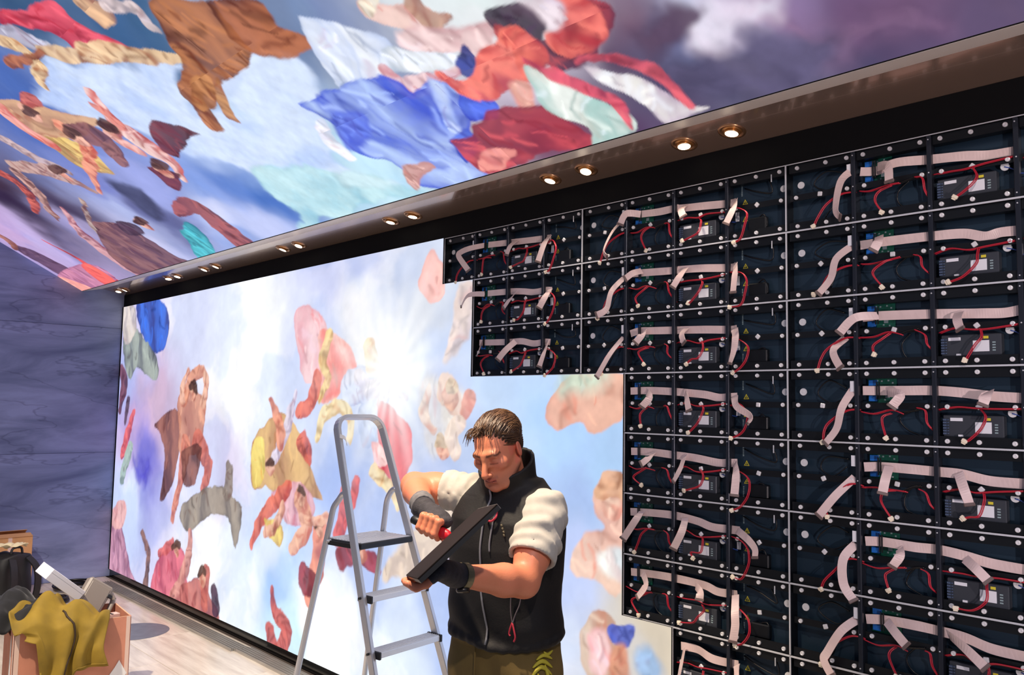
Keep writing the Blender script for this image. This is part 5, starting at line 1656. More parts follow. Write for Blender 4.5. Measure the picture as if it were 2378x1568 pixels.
TORSO = [(0.86, -0.005, 0.0, 0.160, 0.112), (0.98, -0.005, -0.002, 0.166, 0.118), (1.10, 0.0, -0.008, 0.158, 0.112), (1.22, 0.005, -0.014, 0.166, 0.116),
         (1.32, 0.008, -0.014, 0.170, 0.112), (1.385, 0.010, -0.008, 0.156, 0.088), (1.43, 0.014, -0.006, 0.105, 0.066), (1.455, 0.018, -0.012, 0.065, 0.058)]

# ---- body: torso, arms and legs
B = Field((-0.46, -0.50, 0.04), (0.32, 0.20, 1.50), 0.0065)
torso_profile(B, TORSO, 0.03)
B.cap((0.018, -0.015, 1.40), HEAD + HMn @ np.array((0, 0.02, -0.045)), 0.058, 0.050, 0.02)
def arm(F_, S, E, W, k=0.015):
    S, E, W = map(np.array, (S, E, W))
    F_.cap(S, S * 0.35 + E * 0.65, 0.056, 0.050, k)
    F_.cap(S * 0.4 + E * 0.6, E, 0.050, 0.042, k)
    F_.cap(E, E * 0.68 + W * 0.32, 0.043, 0.044, k)
    F_.cap(E * 0.68 + W * 0.32, W, 0.044, 0.027, k)
arm(B, SH_L, EL_L, WR_L)
arm(B, SH_R, EL_R, WR_R)
for s in (-1, 1):
    B.cap((s * 0.085, 0.0, 0.90), (s * 0.10, -0.01, 0.50), 0.085, 0.055, 0.03)
    B.cap((s * 0.10, -0.01, 0.50), (s * 0.105, 0.01, 0.09), 0.053, 0.036, 0.02)
bv, bf = B.nets()
bv = relax(bv, bf, 2)

# ---- head with face
HS = 0.86
Hd = Field((-0.11, -0.15, -0.17), (0.11, 0.14, 0.15), 0.0026)
def hp(x, y, z):
    """head space -> body space"""
    return tuple(HEAD + HMn @ (np.array((x, y, z)) * HS))
def to_body(v):
    return HEAD + (v * HS) @ HMn.T
def to_head(p):
    return (np.array(p) - HEAD) @ HMn / HS
Hd.ell((0, 0.020, 0.043), (0.0745, 0.094, 0.080), 0.01)
Hd.ell((0, -0.030, -0.015), (0.0640, 0.066, 0.082), 0.03)
Hd.ell((0, -0.040, -0.072), (0.0500, 0.050, 0.042), 0.02)
Hd.cap((0.056, 0.005, -0.045), (0.030, -0.066, -0.096), 0.017, 0.016, 0.022)
Hd.cap((-0.056, 0.005, -0.045), (-0.030, -0.066, -0.096), 0.017, 0.016, 0.022)
Hd.ell((0, -0.080, -0.100), (0.024, 0.017, 0.018), 0.014)
for s in (-1, 1):
    Hd.ell((s * 0.043, -0.062, -0.012), (0.022, 0.022, 0.018), 0.018)
Hd.cap((-0.036, -0.080, 0.027), (0.036, -0.080, 0.027), 0.0135, 0.0135, 0.014)
Hd.cap((0, -0.086, 0.026), (0, -0.090, 0.018), 0.012, 0.011, 0.01)
for s in (-1, 1):
    Hd.ell((s * 0.031, -0.104, 0.005), (0.019, 0.017, 0.0125), 0.012, op='sub')
    Hd.ell((s * 0.031, -0.0795, 0.005), (0.0150, 0.0125, 0.0120), 0.004)
    Hd.cap((s * 0.017, -0.0905, 0.0005), (s * 0.045, -0.0845, 0.0015), 0.0032, 0.0028, 0.004)
    Hd.cap((s * 0.016, -0.093, -0.010), (s * 0.044, -0.083, -0.008), 0.003, 0.003, 0.008)
Hd.cap((0, -0.090, 0.016), (0.001, -0.121, -0.030), 0.0085, 0.0115, 0.010)
Hd.ell((0.001, -0.119, -0.033), (0.0125, 0.0105, 0.0100), 0.006)
for s in (-1, 1):
    Hd.ell((s * 0.0125, -0.106, -0.036), (0.0085, 0.0110, 0.0075), 0.005)
    Hd.ell((s * 0.006, -0.112, -0.0445), (0.0035, 0.0050, 0.004), 0.003, op='sub')
Hd.ell((0, -0.074, -0.062), (0.032, 0.026, 0.027), 0.018)
Hd.cap((-0.019, -0.0900, -0.0630), (0, -0.0985, -0.0600), 0.0045, 0.0060, 0.005)
Hd.cap((0.019, -0.0900, -0.0630), (0, -0.0985, -0.0600), 0.0045, 0.0060, 0.005)
Hd.cap((-0.016, -0.0895, -0.0700), (0.016, -0.0895, -0.0700), 0.0058, 0.0058, 0.005)
Hd.cap((0, -0.0960, -0.0710), (0, -0.0962, -0.0710), 0.0058, 0.0058, 0.006)
Hd.cap((-0.022, -0.0970, -0.0655), (0.022, -0.0970, -0.0655), 0.0018, 0.0018, 0.003, op='sub')
Hd.cap((-0.014, -0.0990, -0.0830), (0.014, -0.0990, -0.0830), 0.0060, 0.0060, 0.010, op='sub')
for s in (-1, 1):
    Em = np.array(Matrix.Rotation(s * 0.35, 3, 'Z') @ Matrix.Rotation(0.15, 3, 'X'))
    Hd.ell((s * 0.0765, 0.014, -0.002), (0.0075, 0.019, 0.031), 0.006, Em)
    Hd.ell((s * 0.0860, 0.010, 0.003), (0.0050, 0.0105, 0.018), 0.004, Em, op='sub')
    Hd.ell((s * 0.078, 0.006, -0.006), (0.004, 0.005, 0.006), 0.004, Em)
nb = to_head((0.020, -0.020, 1.415))
Hd.cap((0, 0.020, -0.05), nb, 0.060, 0.066, 0.02)
hv, hf = Hd.nets()
hv = relax(hv, hf, 1, 0.4)
hv = to_body(hv).astype(np.float32)

# ---- hands
def unit(v):
    v = np.array(v, float)
    return v / np.linalg.norm(v)
K0, K1 = np.array((-0.114, -0.299, 1.340)), np.array((0.010, -0.288, 1.306))
ka = unit(K1 - K0)
outw = unit(np.array((1.58, -2.10, 1.67)) - K0)
kc = unit(outw - ka * (outw @ ka))          # across the handle, out into the room
ku = np.cross(ka, kc)
ku = ku if ku[2] > 0 else -ku
def ring(t, ang, rad):
    c = K0 + ka * t
    return c + rad * (math.cos(ang) * kc + math.sin(ang) * ku)
RHD = Field(K0 - 0.10, K1 + 0.11, 0.0026)
RHD_G = Field(K0 - 0.10, K1 + 0.11, 0.0026)
rp = np.array(WR_R)
fing_R = []
for i, (t, ln) in enumerate(((0.036, 0.9), (0.056, 1.0), (0.0755, 1.03), (0.094, 0.95))):
    m = ring(t, 1.95, 0.036 * ln + 0.002)
    p1 = ring(t, 0.72, 0.036 * ln)
    p2 = ring(t, -0.55, 0.0245)
    p3 = ring(t, -1.75, 0.0215)
    fing_R.append((m, p1, p2, p3))
    RHD.chain([m, p1, p2, p3], [0.0108, 0.0100, 0.0090, 0.0078], 0.005)
    RHD_G.chain([m, m * 0.45 + p1 * 0.55], [0.0128, 0.0120], 0.006)
    base = rp * 0.45 + m * 0.55
    RHD.cap(base, m, 0.017, 0.0118, 0.012)
    RHD_G.cap(base, m, 0.0185, 0.0134, 0.012)
pal = (fing_R[1][0] + fing_R[2][0]) / 2
RHD.cap(rp, pal * 0.7 + ring(0.065, 2.9, 0.03) * 0.3, 0.025, 0.026, 0.02)
RHD_G.cap(rp, pal * 0.7 + ring(0.065, 2.9, 0.03) * 0.3, 0.0275, 0.0280, 0.02)
RHD.chain([ring(0.07, 2.9, 0.030), ring(0.10, -2.9, 0.027), ring(0.118, -1.9, 0.020)], [0.014, 0.011, 0.009], 0.008)
arm_dir = unit(np.array(EL_R) - rp)
RHD.cap(rp, rp + arm_dir * 0.035, 0.0260, 0.0275, 0.015)
RHD_G.cap(rp - arm_dir * 0.01, rp + arm_dir * 0.045, 0.0300, 0.0320, 0.012)
rv, rf = RHD.nets()

# left hand closing on the lower end of the panel
PA, PB = np.array((0.060, -0.509, 1.235)), np.array((0.146, -0.372, 1.374))
PB = PA + unit(PB - PA) * 0.25
pu = unit(PB - PA)
OUTW = np.array((1.58, -2.11, 1.67))      # a point out in the room, front left of the person: the LED face is turned this way
PC = np.array((0.288, -0.515, 1.392))
pw = unit(PC - PB)
pw = unit(pw - pu * (pw @ pu))
pn = unit(np.cross(pu, pw))
HAND = 1.0 if pn @ unit(OUTW - (PA + pu * 0.125 + pw * 0.125)) > 0 else -1.0
pn = pn * HAND
wl_ = np.array(WR_L)
LHD = Field((0.00, -0.62, 1.15), (0.22, -0.34, 1.33), 0.0026)
LHD_G = Field((0.00, -0.62, 1.15), (0.22, -0.34, 1.33), 0.0026)
def lp(a, b, c):
    """point near the panel's lower end: a along the long edge from A, b across the panel, c off the face"""
    return PA + pu * a + pw * b + pn * c
kn = [lp(0.075 - 0.004 * i, 0.022 + 0.021 * i, -0.036 - 0.002 * i) for i in range(4)]
for i in range(4):
    p1 = lp(0.030 - 0.004 * i, 0.020 + 0.021 * i, -0.040)
    p2 = lp(-0.006, 0.020 + 0.0205 * i, -0.030)
    p3 = lp(-0.014, 0.020 + 0.0200 * i, -0.008)
    LHD.chain([kn[i], p1, p2, p3], [0.0112, 0.0102, 0.0092, 0.0082], 0.005)
    LHD_G.chain([kn[i], kn[i] * 0.4 + p1 * 0.6], [0.0132, 0.0122], 0.006)
    b_ = wl_ * 0.5 + kn[i] * 0.5
    LHD.cap(b_, kn[i], 0.019, 0.0125, 0.014)
    LHD_G.cap(b_, kn[i], 0.0208, 0.0142, 0.014)
LHD.cap(wl_, (kn[1] + kn[2]) / 2, 0.0265, 0.021, 0.02)
LHD_G.cap(wl_, (kn[1] + kn[2]) / 2, 0.0290, 0.0232, 0.02)
th0 = wl_ * 0.6 + kn[0] * 0.4
th1 = lp(0.040, 0.000, -0.020)
th2 = lp(0.008, -0.002, -0.017)
th3 = lp(-0.012, 0.004, -0.004)
LHD.chain([th0, th1, th2, th3], [0.016, 0.0125, 0.0105, 0.0085], 0.008)
LHD_G.chain([th0, th0 * 0.3 + th1 * 0.7], [0.0178, 0.0145], 0.008)
ad = unit(np.array(EL_L) - wl_)
LHD.cap(wl_, wl_ + ad * 0.03, 0.0270, 0.0280, 0.015)
LHD_G.cap(wl_ - ad * 0.012, wl_ + ad * 0.006, 0.0300, 0.0305, 0.012)
lv, lf = LHD.nets()

def skin_tint(P):
    base = np.array(lin((220, 136, 104)), np.float32)
    c = np.tile(base, (len(P), 1))
    nz = n3(P, 14, 2)
    c *= (1 + 0.35 * nz)[:, None]
    c[:, 1] *= 1 - 0.10 * np.clip(nz * 3, -1, 1)
    q = to_head(P)
    x, y, z = q[:, 0], q[:, 1], q[:, 2]
    inh = (np.abs(x) < 0.1) & (np.abs(y) < 0.13) & (z > -0.125) & (z < 0.14)
    def blend(mask, rgb, a=1.0):
        m = (mask * a * inh)[:, None]
        c[:] = c * (1 - m) + np.array(lin(rgb), np.float32) * m
    g = lambda v, c0, w_: np.exp(-((v - c0) / w_) ** 2)
    blend(g(z, -0.075, 0.030) * (y < -0.0) * np.clip((0.10 - np.abs(x)) * 40, 0, 1), (150, 108, 92), 0.50)   # stubble
    blend(g(z, -0.052, 0.006) * (np.abs(x) < 0.030) * (y < -0.08), (146, 102, 88), 0.45)
    blend(g(z, -0.064, 0.0085) * (np.abs(x) < 0.023) * (y < -0.088), (178, 88, 84), 0.75)
    blend(g(z, -0.0655, 0.0022) * (np.abs(x) < 0.022) * (y < -0.085), (96, 44, 42), 0.8)
    ax = np.abs(x)
    brow = g(z, 0.0285 + 0.006 * np.clip((ax - 0.018) / 0.02, 0, 1) - 0.008 * np.clip((ax - 0.036) / 0.02, 0, 1), 0.0046) * (ax > 0.011) * (ax < 0.052) * (y < -0.062)
    blend(brow, (66, 44, 36), 0.9)
    lid = g(z, -0.001, 0.0020) * (ax > 0.017) * (ax < 0.046) * (y < -0.075)
    blend(lid, (46, 28, 26), 0.9)
    blend(g(z, 0.004, 0.010) * g(ax, 0.031, 0.016) * (y < -0.07), (168, 98, 84), 0.45)
    blend(g(z, -0.030, 0.018) * g(x, 0.0, 0.018) * (y < -0.10), (206, 112, 96), 0.5)
    blend(g(z, -0.015, 0.025) * g(ax, 0.046, 0.020) * (y < -0.04), (212, 122, 104), 0.4)
    blend((ax > 0.066) * (np.abs(z) < 0.045) * (y < 0.05), (222, 116, 100), 0.5)
    return c

SKIN = material('skin', (220, 136, 104), 0.45, attr='tint', bump=0.06, bump_scale=220, spec=0.4, subsurf=0.12)
VV, FF = [], []
o_ = 0
for v, f_ in ((bv, bf), (hv, hf), (rv, rf), (lv, lf)):
    VV.append(v)
    FF.append(f_ + o_)
    o_ += len(v)
VV = np.vstack(VV)
FF = np.vstack(FF)
body = obj('body', field_mesh('body', VV, FF, skin_tint(VV)), SKIN, person)

GLOVE = material('glove_knit', (58, 56, 62), 0.8, var=0.35, scale=70, bump=0.25, bump_scale=300)
for fld, nm in ((RHD_G, 'glove'), (LHD_G, 'glove')):
    v, f_ = fld.nets()
    obj(nm, field_mesh(nm, v, f_), GLOVE, person)
CUFF = material('glove_cuff', (120, 118, 122), 0.7, var=0.3, scale=60)
cf = MB()
for k in range(7):
    c = rp + arm_dir * (0.004 + k * 0.0075)
    q = [c + 0.0335 * (math.cos(a) * unit(np.cross(arm_dir, (0, 0, 1))) + math.sin(a) * np.cross(arm_dir, unit(np.cross(arm_dir, (0, 0, 1))))) * (1 + 0.04 * math.sin(3 * a + k)) for a in np.linspace(0, 2 * math.pi, 17)]
    cf.tube(q, 0.0046, 6, caps=False)
cf.build('cuff', CUFF, person, smooth=True)

# ---- t-shirt (torso and sleeves)
TS = Field((-0.34, -0.24, 1.0), (0.31, 0.18, 1.50), 0.0055)
torso_profile(TS, TORSO, 0.02, 0.008, 1.02, 1.448)
def sleeve(S, E, f, r0, r1):
    S, E = np.array(S), np.array(E)
    end = S * (1 - f) + E * f
    dr = unit(E - S)
    def fn(X, Y, Z):
        px, py, pz = X - S[0], Y - S[1], Z - S[2]
        t = px * dr[0] + py * dr[1] + pz * dr[2]
        L_ = float(np.linalg.norm(end - S))
        qx, qy, qz = px - t * dr[0], py - t * dr[1], pz - t * dr[2]
        rad = np.sqrt(qx * qx + qy * qy + qz * qz)
        tt = np.clip(t / L_, 0, 1)
        r = r0 + (r1 - r0) * tt
        ang = np.arctan2(qz, qx * 0.7 + qy * 0.7)
        wr = 0.0050 * np.sin(t * 150 + 2.2 * np.sin(ang * 1.5) + 1.3 * ang) * (0.35 + tt) + 0.004 * np.sin(t * 70 - 2 * ang)
        neg = np.maximum(-t, 0)
        d = np.sqrt(rad * rad + neg * neg) - r - wr * np.clip((L_ - t) / 0.03 - 0.3, 0.0, 1)
        return np.maximum(d, t - L_)
    m = 0.10
    TS.put(fn, np.minimum(S, end) - m, np.maximum(S, end) + m, 0.03)
    # hollow mouth so the sleeve has a hem
    TS.cap(end + dr * 0.03, end - dr * 0.02, r1 - 0.013, r1 - 0.014, 0.003, op='sub')
sleeve(SH_L, EL_L, 0.68, 0.0635, 0.0700)
sleeve(SH_R, EL_R, 0.42, 0.064, 0.0640)
tv, tf = TS.nets()
tv = relax(tv, tf, 1)
TEE = material('grey_tee_cotton', (186, 182, 174), 0.85, var=0.08, scale=40, bump=0.05, bump_scale=400, sheen=0.2)
obj('t_shirt', field_mesh('t_shirt', tv, tf), TEE, person)

# ---- vest
VS = Field((-0.26, -0.24, 0.93), (0.26, 0.20, 1.56), 0.0050)
VROWS = [(0.945, -0.004, -0.004, 0.182, 0.128), (0.985, -0.004, -0.006, 0.186, 0.134), (1.05, -0.002, -0.008, 0.182, 0.132), (1.14, 0.002, -0.014, 0.181, 0.131), (1.25, 0.008, -0.018, 0.188, 0.134),
         (1.33, 0.010, -0.016, 0.188, 0.126), (1.39, 0.012, -0.010, 0.170, 0.101), (1.435, 0.016, -0.008, 0.120, 0.080), (1.47, 0.020, -0.014, 0.086, 0.080)]
torso_profile(VS, VROWS, 0.02, 0.0, 0.975, 1.455)
# rolled hem
hem = [(0.186 * math.cos(a) * 0.985 - 0.004, 0.132 * math.sin(a) * 0.99 - 0.006, 0.985 + 0.012 * math.sin(2 * a + 0.5)) for a in np.linspace(0, 2 * math.pi, 30)]
for i in range(29):
    VS.cap(hem[i], hem[i + 1], 0.011, 0.011, 0.012)
# arm holes
for S, E in ((SH_L, EL_L), (SH_R, EL_R)):
    S, E = np.array(S), np.array(E)
    dr = unit(E - S)
    out = unit(np.array((np.sign(S[0]), 0, 0)) * 0.8 + dr * 0.6)
    VS.cap(S + out * 0.030 + np.array((0, 0, -0.015)), S + out * 0.14 + np.array((0, 0, -0.03)), 0.076, 0.090, 0.010, op='sub')
# collar
cc = np.array((0.022, -0.030, 1.450))
cdir = unit(np.array(hp(0, 0.02, -0.06)) - np.array((0.020, -0.015, 1.40)))
ce = unit(np.cross((0, 1, 0), cdir))
cg = np.cross(cdir, ce)
def collar(X, Y, Z):
    px, py, pz = X - cc[0], Y - cc[1], Z - cc[2]
    t = px * cdir[0] + py * cdir[1] + pz * cdir[2]
    a = px * ce[0] + py * ce[1] + pz * ce[2]
    b = px * cg[0] + py * cg[1] + pz * cg[2]
    rad = np.sqrt((a / 1.02) ** 2 + (b / 1.12) ** 2)
    R0 = 0.075 + 0.10 * np.maximum(t, 0) * 0.6
    d = np.abs(rad - R0) - 0.0055
    gapf = np.abs(a) - 0.004 - 0.45 * np.maximum(t - 0.012, 0)
    d = np.where(b < 0, np.maximum(d, -gapf), d)
    top = 0.058 + 0.010 * np.clip(b / 0.08, -1, 1)
    return np.maximum(d, np.maximum(t - top, -0.045 - t))
VS.put(collar, cc - 0.13, cc + 0.13, 0.010)
vv, vf = VS.nets()
vv = relax(vv, vf, 1)
# soft creases
vn = 0.006 * np.sin(vv[:, 2] * 46 + 4 * np.sin(vv[:, 0] * 11) + 6 * n3(vv, 6, 4)) * np.clip((1.16 - vv[:, 2]) * 6, 0.15, 1)
ctr = np.stack([np.full(len(vv), 0.004), np.full(len(vv), -0.012)], 1)
rad2 = vv[:, :2] - ctr
rad2 /= np.maximum(np.linalg.norm(rad2, axis=1), 1e-4)[:, None]
vv[:, :2] += rad2 * (vn * (vv[:, 2] < 1.40))[:, None]
VEST = material('black_softshell', (6, 5, 7), 0.7, rgb2=(11, 9, 12), scale=5, bump=0.08, bump_scale=160)
vest = obj('vest', field_mesh('vest', vv, vf), VEST, person)
def front_y(x, z):
    """front surface of the vest at x, z"""
    m = (np.abs(vv[:, 0] - x) < 0.010) & (np.abs(vv[:, 2] - z) < 0.010)
    return float(vv[m][:, 1].min()) if m.any() else -0.14
def on_vest(pts, off=0.003):
    return [(x, front_y(x, z) - off, z) for x, z in pts]
ZIP = material('zip_grey', (118, 120, 128), 0.4)
zp_ = on_vest([(0.022 - 0.02 * math.sin((1.44 - z) * 9) * (0.4 if z > 1.2 else 1.0), z) for z in np.linspace(1.435, 0.985, 34)], 0.0025)
MB().tube(zp_, 0.0032, 6).build('zip', ZIP, vest, smooth=True)
pk = on_vest([(0.058, 1.375), (0.052, 1.345), (0.048, 1.31), (0.046, 1.275), (0.048, 1.25)], 0.0025)
MB().tube(catmull(pk, 4), 0.0028, 6).build('pocket_zip', ZIP, vest, smooth=True)
CORD = material('red_cord', (170, 40, 60), 0.6)
y0 = front_y(0.03, 1.36)
MB().tube(catmull([(0.024, y0 - .006, 1.375), (0.020, y0 - .014, 1.36), (0.006, y0 - .016, 1.348), (-0.010, y0 - .012, 1.344)], 5), 0.0030, 6).build('zip_pull', CORD, vest, smooth=True)
MB().tube(catmull([(0.060, y0 - .006, 1.368), (0.066, y0 - .016, 1.352), (0.052, y0 - .022, 1.338), (0.034, y0 - .018, 1.342), (0.030, y0 - .014, 1.352)], 5), 0.0034, 6).build('zip_pull', CORD, vest, smooth=True)
yc = front_y(0.12, 1.10)
GCORD = material('grey_cord', (96, 88, 96), 0.6)
MB().tube(catmull([(0.118, front_y(.118, 1.16) - .004, 1.165), (0.112, yc - .008, 1.12), (0.114, yc - .010, 1.085), (0.120, yc - .010, 1.055)], 5), 0.0020, 5).build('draw_cord', GCORD, vest, smooth=True)
MB().tube(catmull([(0.138, front_y(.138, 1.17) - .004, 1.175), (0.142, front_y(.14, 1.12) - .010, 1.12), (0.130, yc - .010, 1.08), (0.122, yc - .012, 1.055)], 5), 0.0020, 5).build('draw_cord', GCORD, vest, smooth=True)
MB().tube(catmull([(0.121, yc - .012, 1.057), (0.116, yc - .014, 1.042), (0.112, yc - .014, 1.026), (0.116, yc - .014, 1.020)], 5), 0.0028, 6).tube(
    catmull([(0.122, yc - .012, 1.055), (0.130, yc - .014, 1.035), (0.134, yc - .014, 1.018), (0.129, yc - .014, 1.006)], 5), 0.0028, 6).build('cord_end', CORD, vest, smooth=True)
# small chest logo
lg = MB()
ylg = front_y(0.085, 1.315)
for k, (a, b) in enumerate(((0.080, 1.327), (0.084, 1.318), (0.088, 1.309), (0.090, 1.300))):
    lg.tube([(a, front_y(a, b) - 0.001, b + 0.004), (a + 0.003, front_y(a, b) - 0.001, b - 0.003)], 0.0030, 6)
lg.build('chest_logo', material('faded_logo', (92, 84, 66), 0.7), vest, smooth=True)

# ---- trousers
TR = Field((-0.24, -0.20, 0.05), (0.24, 0.20, 1.03), 0.0070)
torso_profile(TR, [(0.78, -0.004, 0.0, 0.168, 0.118), (0.90, -0.004, -0.002, 0.176, 0.124), (1.02, -0.004, -0.004, 0.174, 0.124)], 0.03)
for s in (-1, 1):
    TR.cap((s * 0.088, 0.0, 0.86), (s * 0.104, -0.010, 0.50), 0.098, 0.078, 0.035)
    TR.cap((s * 0.104, -0.010, 0.50), (s * 0.110, 0.010, 0.10), 0.078, 0.066, 0.02)
trv, trf = TR.nets()
trv = relax(trv, trf, 2)
trn = 0.006 * np.sin(trv[:, 2] * 30 + trv[:, 0] * 25 + 7 * n3(trv, 6, 8)) * (trv[:, 2] < 0.97)
trv[:, 1] += trn
KHAKI = material('khaki_cotton', (112, 92, 46), 0.85, var=0.25, scale=7, bump=0.06, bump_scale=260)
trousers = obj('trousers', field_mesh('trousers', trv, trf), KHAKI, person)
EMB = material('yellow_green_emblem', (188, 176, 52), 0.7)
em = MB()
def hip_pt(a, z):
    """front-left hip surface, a = metres round the side"""
    m = (np.abs(trv[:, 2] - z) < 0.010) & (trv[:, 0] > 0) & (trv[:, 1] < 0.05)
    q = trv[m]
    th = math.radians(-14 + a * 420)
    dr = np.array((math.cos(th), math.sin(th)))
    pr = q[:, :2] @ dr
    k_ = (np.abs(q[:, 0] * dr[1] - q[:, 1] * dr[0]) < 0.012)
    r_ = pr[k_].max() if k_.any() else 0.17
    return np.array((dr[0] * (r_ + 0.002), dr[1] * (r_ + 0.002), z))
for (a0, z0, a1, z1, a2, z2, w0) in ((0.0, 0.965, 0.012, 0.955, 0.03, 0.962, .004), (-0.02, 0.945, 0.0, 0.955, 0.025, 0.940, .005), (-0.03, 0.925, -0.005, 0.94, 0.02, 0.918, .006),
                                    (-0.035, 0.90, -0.01, 0.925, 0.015, 0.90, .006), (-0.04, 0.885, -0.02, 0.90, 0.0, 0.88, .006), (0.0, 0.93, 0.004, 0.90, 0.01, 0.87, .005), (-0.02, 0.91, -0.015, 0.88, -0.02, 0.86, .005)):
    pts = catmull([hip_pt(a0, z0), hip_pt(a1, z1), hip_pt(a2, z2)], 5)
    n_ = len(pts)
    em.tube(pts, [w0 * math.sin(math.pi * (i + 0.6) / (n_ + 0.2)) + 0.0008 for i in range(n_)], 6)
em.build('emblem', EMB, trousers, smooth=True)
fl_ = on_vest([(-0.02, 0.985)], 0.0)[0]
MB().tube(catmull([(-0.015, -0.132, 0.97), (-0.014, -0.134, 0.93), (-0.018, -0.130, 0.88), (-0.02, -0.12, 0.84)], 5), 0.003, 6).build('fly_seam', KHAKI, trousers, smooth=True)
for s in (-1, 1):
    sh = Field((s * 0.11 - 0.08, -0.22, -0.01), (s * 0.11 + 0.08, 0.12, 0.14), 0.006)
    sh.cap((s * 0.11, 0.04, 0.052), (s * 0.115, -0.13, 0.044), 0.046, 0.042, 0.02)
    sh.cap((s * 0.11, 0.03, 0.06), (s * 0.11, 0.02, 0.11), 0.045, 0.046, 0.02)
    def ground(X, Y, Z):
        return Z - 0.004
    sh.put(ground, sh.lo, sh.lo + sh.n * sh.h, 0.004, op='sub')
    v, f_ = sh.nets()
    obj('boot', field_mesh('boot', v, f_), BLACK_PLASTIC, person)

# ---- hair
hx = Field((-0.11, -0.13, -0.09), (0.11, 0.16, 0.16), 0.0032)
hx.ell((0, 0.025, 0.047), (0.0785, 0.0965, 0.0810), 0.01)
hx.ell((0, 0.058, 0.000), (0.064, 0.060, 0.068), 0.02)
def hair_cut(a, b, c):
    # hairline height as a function of depth: high forehead, down in front of the ear, low at the nape
    line = np.interp(b, [-0.11, -0.070, -0.045, -0.030, -0.012, 0.005, 0.035, 0.060, 0.12], [0.104, 0.092, 0.074, 0.034, -0.010, 0.030, 0.026, -0.030, -0.055])
    return c - line - 0.006 * np.sin(a * 90) * (b < -0.03)
hx.put(hair_cut, hx.lo, hx.lo + hx.n * hx.h, 0.006, op='sub')
xv, xf = hx.nets()
q = xv
st = np.sin(np.arctan2(q[:, 0], q[:, 2] + 0.03) * 60 + 8 * n3(xv, 16, 3)) * 0.0018 + n3(xv, 40, 5) * 0.004
nr = q / np.maximum(np.linalg.norm(q, axis=1), 1e-4)[:, None]
xv = to_body(xv + nr * st[:, None]).astype(np.float32)
hc = np.tile(np.array(lin((70, 48, 34)), np.float32), (len(xv), 1))
HAIR = material('brown_hair', (70, 48, 34), 0.42, attr='tint', spec=0.5)
hr = random.Random(9)
VVh, FFh, CCh = [xv], [xf], [hc]
off = len(xv)
def strand(pts, r):
    global off
    mb = MB().tube(pts, r, 4, caps=False)
    v = np.array(mb.v, np.float32)
    f_ = np.array(mb.f, np.int64)
    col = np.array(lin(hr.choice([(62, 43, 30), (78, 54, 37), (92, 65, 44), (70, 48, 34), (104, 76, 52)])), np.float32)
    VVh.append(v)
    FFh.append(f_ + off)
    CCh.append(np.tile(col, (len(v), 1)))
    off += len(v)
def scalp(th, ph, lift):
    """th: angle from the front over the crown to the back, ph: sideways angle"""
    a = (0.0785 + lift) * math.sin(ph)
    b = 0.025 - (0.0965 + lift) * math.cos(th) * math.cos(ph)
    c = 0.047 + (0.0810 + lift) * math.sin(th) * math.cos(ph)
    return hp(a, b, c)
for i in range(950):
    ph0 = hr.uniform(-1.35, 1.35)
    th0_ = hr.uniform(0.45, 2.2)
    ln = hr.uniform(0.6, 1.2)
    dph = hr.uniform(0.05, 0.30) * (1 if ph0 > -0.15 else -1) + hr.uniform(-0.08, 0.08)
    n_ = 7
    lift0 = hr.uniform(0.000, 0.003)
    pts = [scalp(th0_ + ln * k / (n_ - 1), ph0 + dph * (k / (n_ - 1)) ** 1.3, lift0 + 0.0035 * math.sin(math.pi * k / (n_ - 1) * 0.8) + hr.uniform(-.0006, .0006)) for k in range(n_)]
    strand(pts, [0.0006 + 0.0013 * math.sin(math.pi * (k + 0.5) / n_) for k in range(n_)])
# fringe falling over the forehead
for i in range(46):
    ph0 = hr.uniform(-0.85, 0.45)
    st0 = Vector(scalp(hr.uniform(0.62, 0.95), ph0, 0.004))
    side = -1 if ph0 < 0.15 else 1
    fall = hr.uniform(0.004, 0.016) if ph0 > -0.35 else hr.uniform(0.012, 0.040)
    out = HM @ Vector((side * hr.uniform(0.0, 0.016), -hr.uniform(0.012, 0.022), 0.004))
    dn = Vector((side * 0.004, -0.004, -fall))
    pts = [tuple(st0), tuple(st0 + out * 0.7 + Vector((0, 0, 0.003))), tuple(st0 + out + dn * 0.45), tuple(st0 + out * 1.05 + dn)]
    strand(catmull(pts, 3), [0.0010] * 6 + [0.0009, 0.0007, 0.0005, 0.0003])
for i in range(200):
    # side hair combed back above the ear
    s = 1 if i % 3 else -1
    b0 = hr.uniform(-0.045, 0.05)
    c0 = hr.uniform(0.040, 0.09)
    pts = []
    for k in range(5):
        b = b0 + k * 0.013
        c = c0 - k * 0.004 - (0.002 * k)
        u = max(0.0, 1 - ((b - 0.025) / 0.0975) ** 2 - ((c - 0.047) / 0.083) ** 2)
        pts.append(hp(s * (0.0800 * math.sqrt(u) + 0.003), b, c))
    strand(pts, [0.0006, 0.0012, 0.0013, 0.0010, 0.0005])
VVh = np.vstack(VVh)
FFh = np.vstack(FFh)
CCh = np.vstack(CCh)
obj('hair', field_mesh('hair', VVh, FFh, CCh), HAIR, person)

